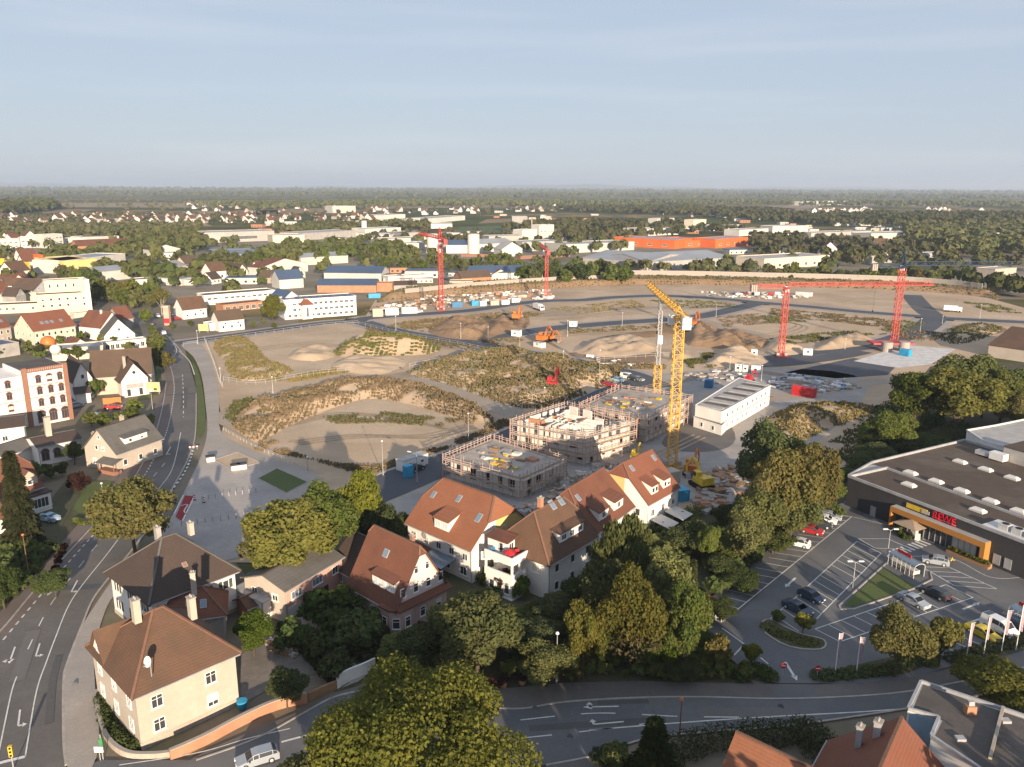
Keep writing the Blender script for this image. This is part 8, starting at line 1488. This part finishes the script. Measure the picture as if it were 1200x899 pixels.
V = np.concatenate([np.column_stack([x, x * 0 + 23000, x * 0 - .5]), np.column_stack([x, x * 0 + 24500, hz]), np.column_stack([x, x * 0 + 26000, x * 0 - .5])]); k = np.arange(160); Q = np.concatenate([np.stack([k + o, k + 1 + o, k + 162 + o, k + 161 + o], 1) for o in (0, 161)])
tag(inst('hills', np_mesh('hills', V, Q, M['fields'])), kind='structure')

for a in [(0, 430, 180, 412, 9, 14, 3, 6, (0, 1, 2), 'small garden tree among the roofs above the brick trimmed factory', 'garden trees above the factory', 31), (0, 405, 110, 402, 9, 6, 3, 6, (0, 2, 5), 'small tree in the courtyard below the red roofed apartment house', 'courtyard trees', 32), (100, 500, 170, 490, 5, 6, 3, 5, (0, 5), 'small tree in the yard behind the cream gable house', 'yard trees', 33), (0, 350, 70, 348, 8, 5, 4, 8, (0, 1), 'tree between the houses at the upper left', 'trees between upper left houses', 34), (20, 565, 80, 560, 5, 5, 3, 5, (2, 0), 'small dark tree between the half timbered house and the cream gable house', 'small trees by the half timbered house', 35)]: trees(*a)
for P, n in (([(735, 316), (900, 319), (900, 324), (735, 322)], 20), ([(950, 298), (1210, 300), (1210, 324), (950, 322)], 46), ([(150, 310), (300, 304), (300, 320), (150, 328)], 24), ([(560, 300), (740, 284), (740, 296), (560, 302)], 14), ([(1130, 336), (1215, 346), (1215, 358), (1130, 344)], 14)): wood('tree_belt', P, n, .17, 6, 13, 80, n)
# undergrowth that nobody could count
for P, n in (([(1000, 555), (1010, 500), (1060, 520), (1130, 500), (1140, 512), (1060, 535), (1010, 552)], 260), ([(835, 700), (825, 650), (860, 610), (920, 600), (940, 612), (890, 655), (845, 698)], 230), ([(590, 795), (600, 735), (660, 700), (740, 690), (820, 690), (822, 740), (850, 785), (880, 798), (700, 798)], 520), ([(1030, 480), (1060, 470), (1120, 500), (1060, 515), (1020, 510)], 150), ([(400, 770), (420, 720), (470, 760), (540, 720), (580, 780), (520, 790), (440, 782)], 170), ([(0, 720), (0, 640), (50, 650), (70, 640), (30, 690)], 90), ([(630, 640), (700, 640), (780, 610), (820, 620), (800, 680), (700, 690), (640, 690)], 220)):
    wood('undergrowth', P, n, .2, 1.0, 2.6, 46, n, ('lf_dark', 'lf_green')[n % 20 == 0])

wood('scattered_trees', [(880, 290), (1240, 290), (1240, 325), (890, 312)], 90, .2, 5, 12, 44, 24); wood('scattered_trees', [(-40, 350), (-40, 285), (300, 283), (600, 285), (682, 288), (690, 316), (600, 322), (460, 312), (300, 345), (120, 372)], 210, .2, 5, 12, 44, 21); wood('scattered_trees', [(890, 275), (1240, 280), (1240, 296), (890, 290)], 60, .24, 5, 11, 34, 25); wood('scattered_trees', [(440, 275), (640, 270), (690, 274), (690, 288), (600, 290), (430, 285)], 70, .24, 5, 11, 34, 22)
sm = []
for wl, rf, q in (('offwhite', 'r_light', (9, 6, 4)), ('offwhite', 'r_metal', (14, 8, 5)), ('beige', 'r_felt', (7, 6, 3.5)), ('offwhite', 'r_blue', (10, 7, 4)), ('brickwall', 'r_tan', (8, 6, 4))):
    mb = MB(); mb.bx(-q[0], -q[1], -.3, q[0], q[1], q[2]); mb.bx(-q[0] - .2, -q[1] - .2, q[2] + .01, q[0] + .2, q[1] + .2, q[2] + .5, 1)
    for u in np.linspace(-q[0] + 2, q[0] - 2, 4): mb.bx(u - .8, -q[1] - .06, 1, u + .8, -q[1] + .02, 2.4, 2)
    sm.append(mb.mesh('shed', [M[wl], M[rf], M['glass']]))
for P, n, l, gr in (((430, 272, 560, 296), 26, 'flat works roof in the estate left of the silos', 'works sheds left of the silos'), ((860, 268, 1150, 300), 44, 'flat works roof among the trees on the right', 'works sheds on the right'), ((190, 306, 330, 336), 22, 'flat shed roof behind the long white hall', 'sheds behind the long white hall'), ((600, 272, 760, 290), 16, 'flat works roof near the factory chimney', 'works sheds near the chimney'), ((60, 280, 240, 312), 16, 'flat shed roof at the upper left', 'sheds at the upper left'), ((440, 318, 560, 332), 8, 'flat roof in the yard behind the tallest red crane', 'sheds behind the tallest red crane'), ((560, 244, 760, 260), 14, 'pale flat roof on the hazy plain in the centre', 'sheds on the central plain'), ((820, 254, 1180, 272), 34, 'white flat roof at the edge of the right forest', 'sheds at the forest edge'), ((300, 262, 440, 282), 16, 'flat works roof beside the large distribution hall', 'sheds beside the distribution hall'), ((700, 262, 820, 276), 12, 'white flat roof behind the orange store', 'sheds behind the orange store')):
    g = random.Random(n)
    for i in range(n): p = G(g.uniform(P[0], P[2]), g.uniform(P[1], P[3])); tag(inst('shed', sm[g.randrange(5)], None, (p.x, p.y, .02), g.uniform(-.3, .3), g.uniform(.6, 1.2)), l, 'shed', gr)
# ---------------------------------------------------------------- air
m, n, o = _new('haze'); v = n.nodes.new('ShaderNodeVolumePrincipled'); v.inputs['Color'].default_value = (.74, .84, 1.0, 1); v.inputs['Density'].default_value = 8.5e-5
v.inputs['Anisotropy'].default_value = 0.22
n.links.new(v.outputs[0], o.inputs['Volume'])
tag(MB().bx(-31000, -250, -1, 31000, 26500, 215).obj('haze', m), kind='stuff')
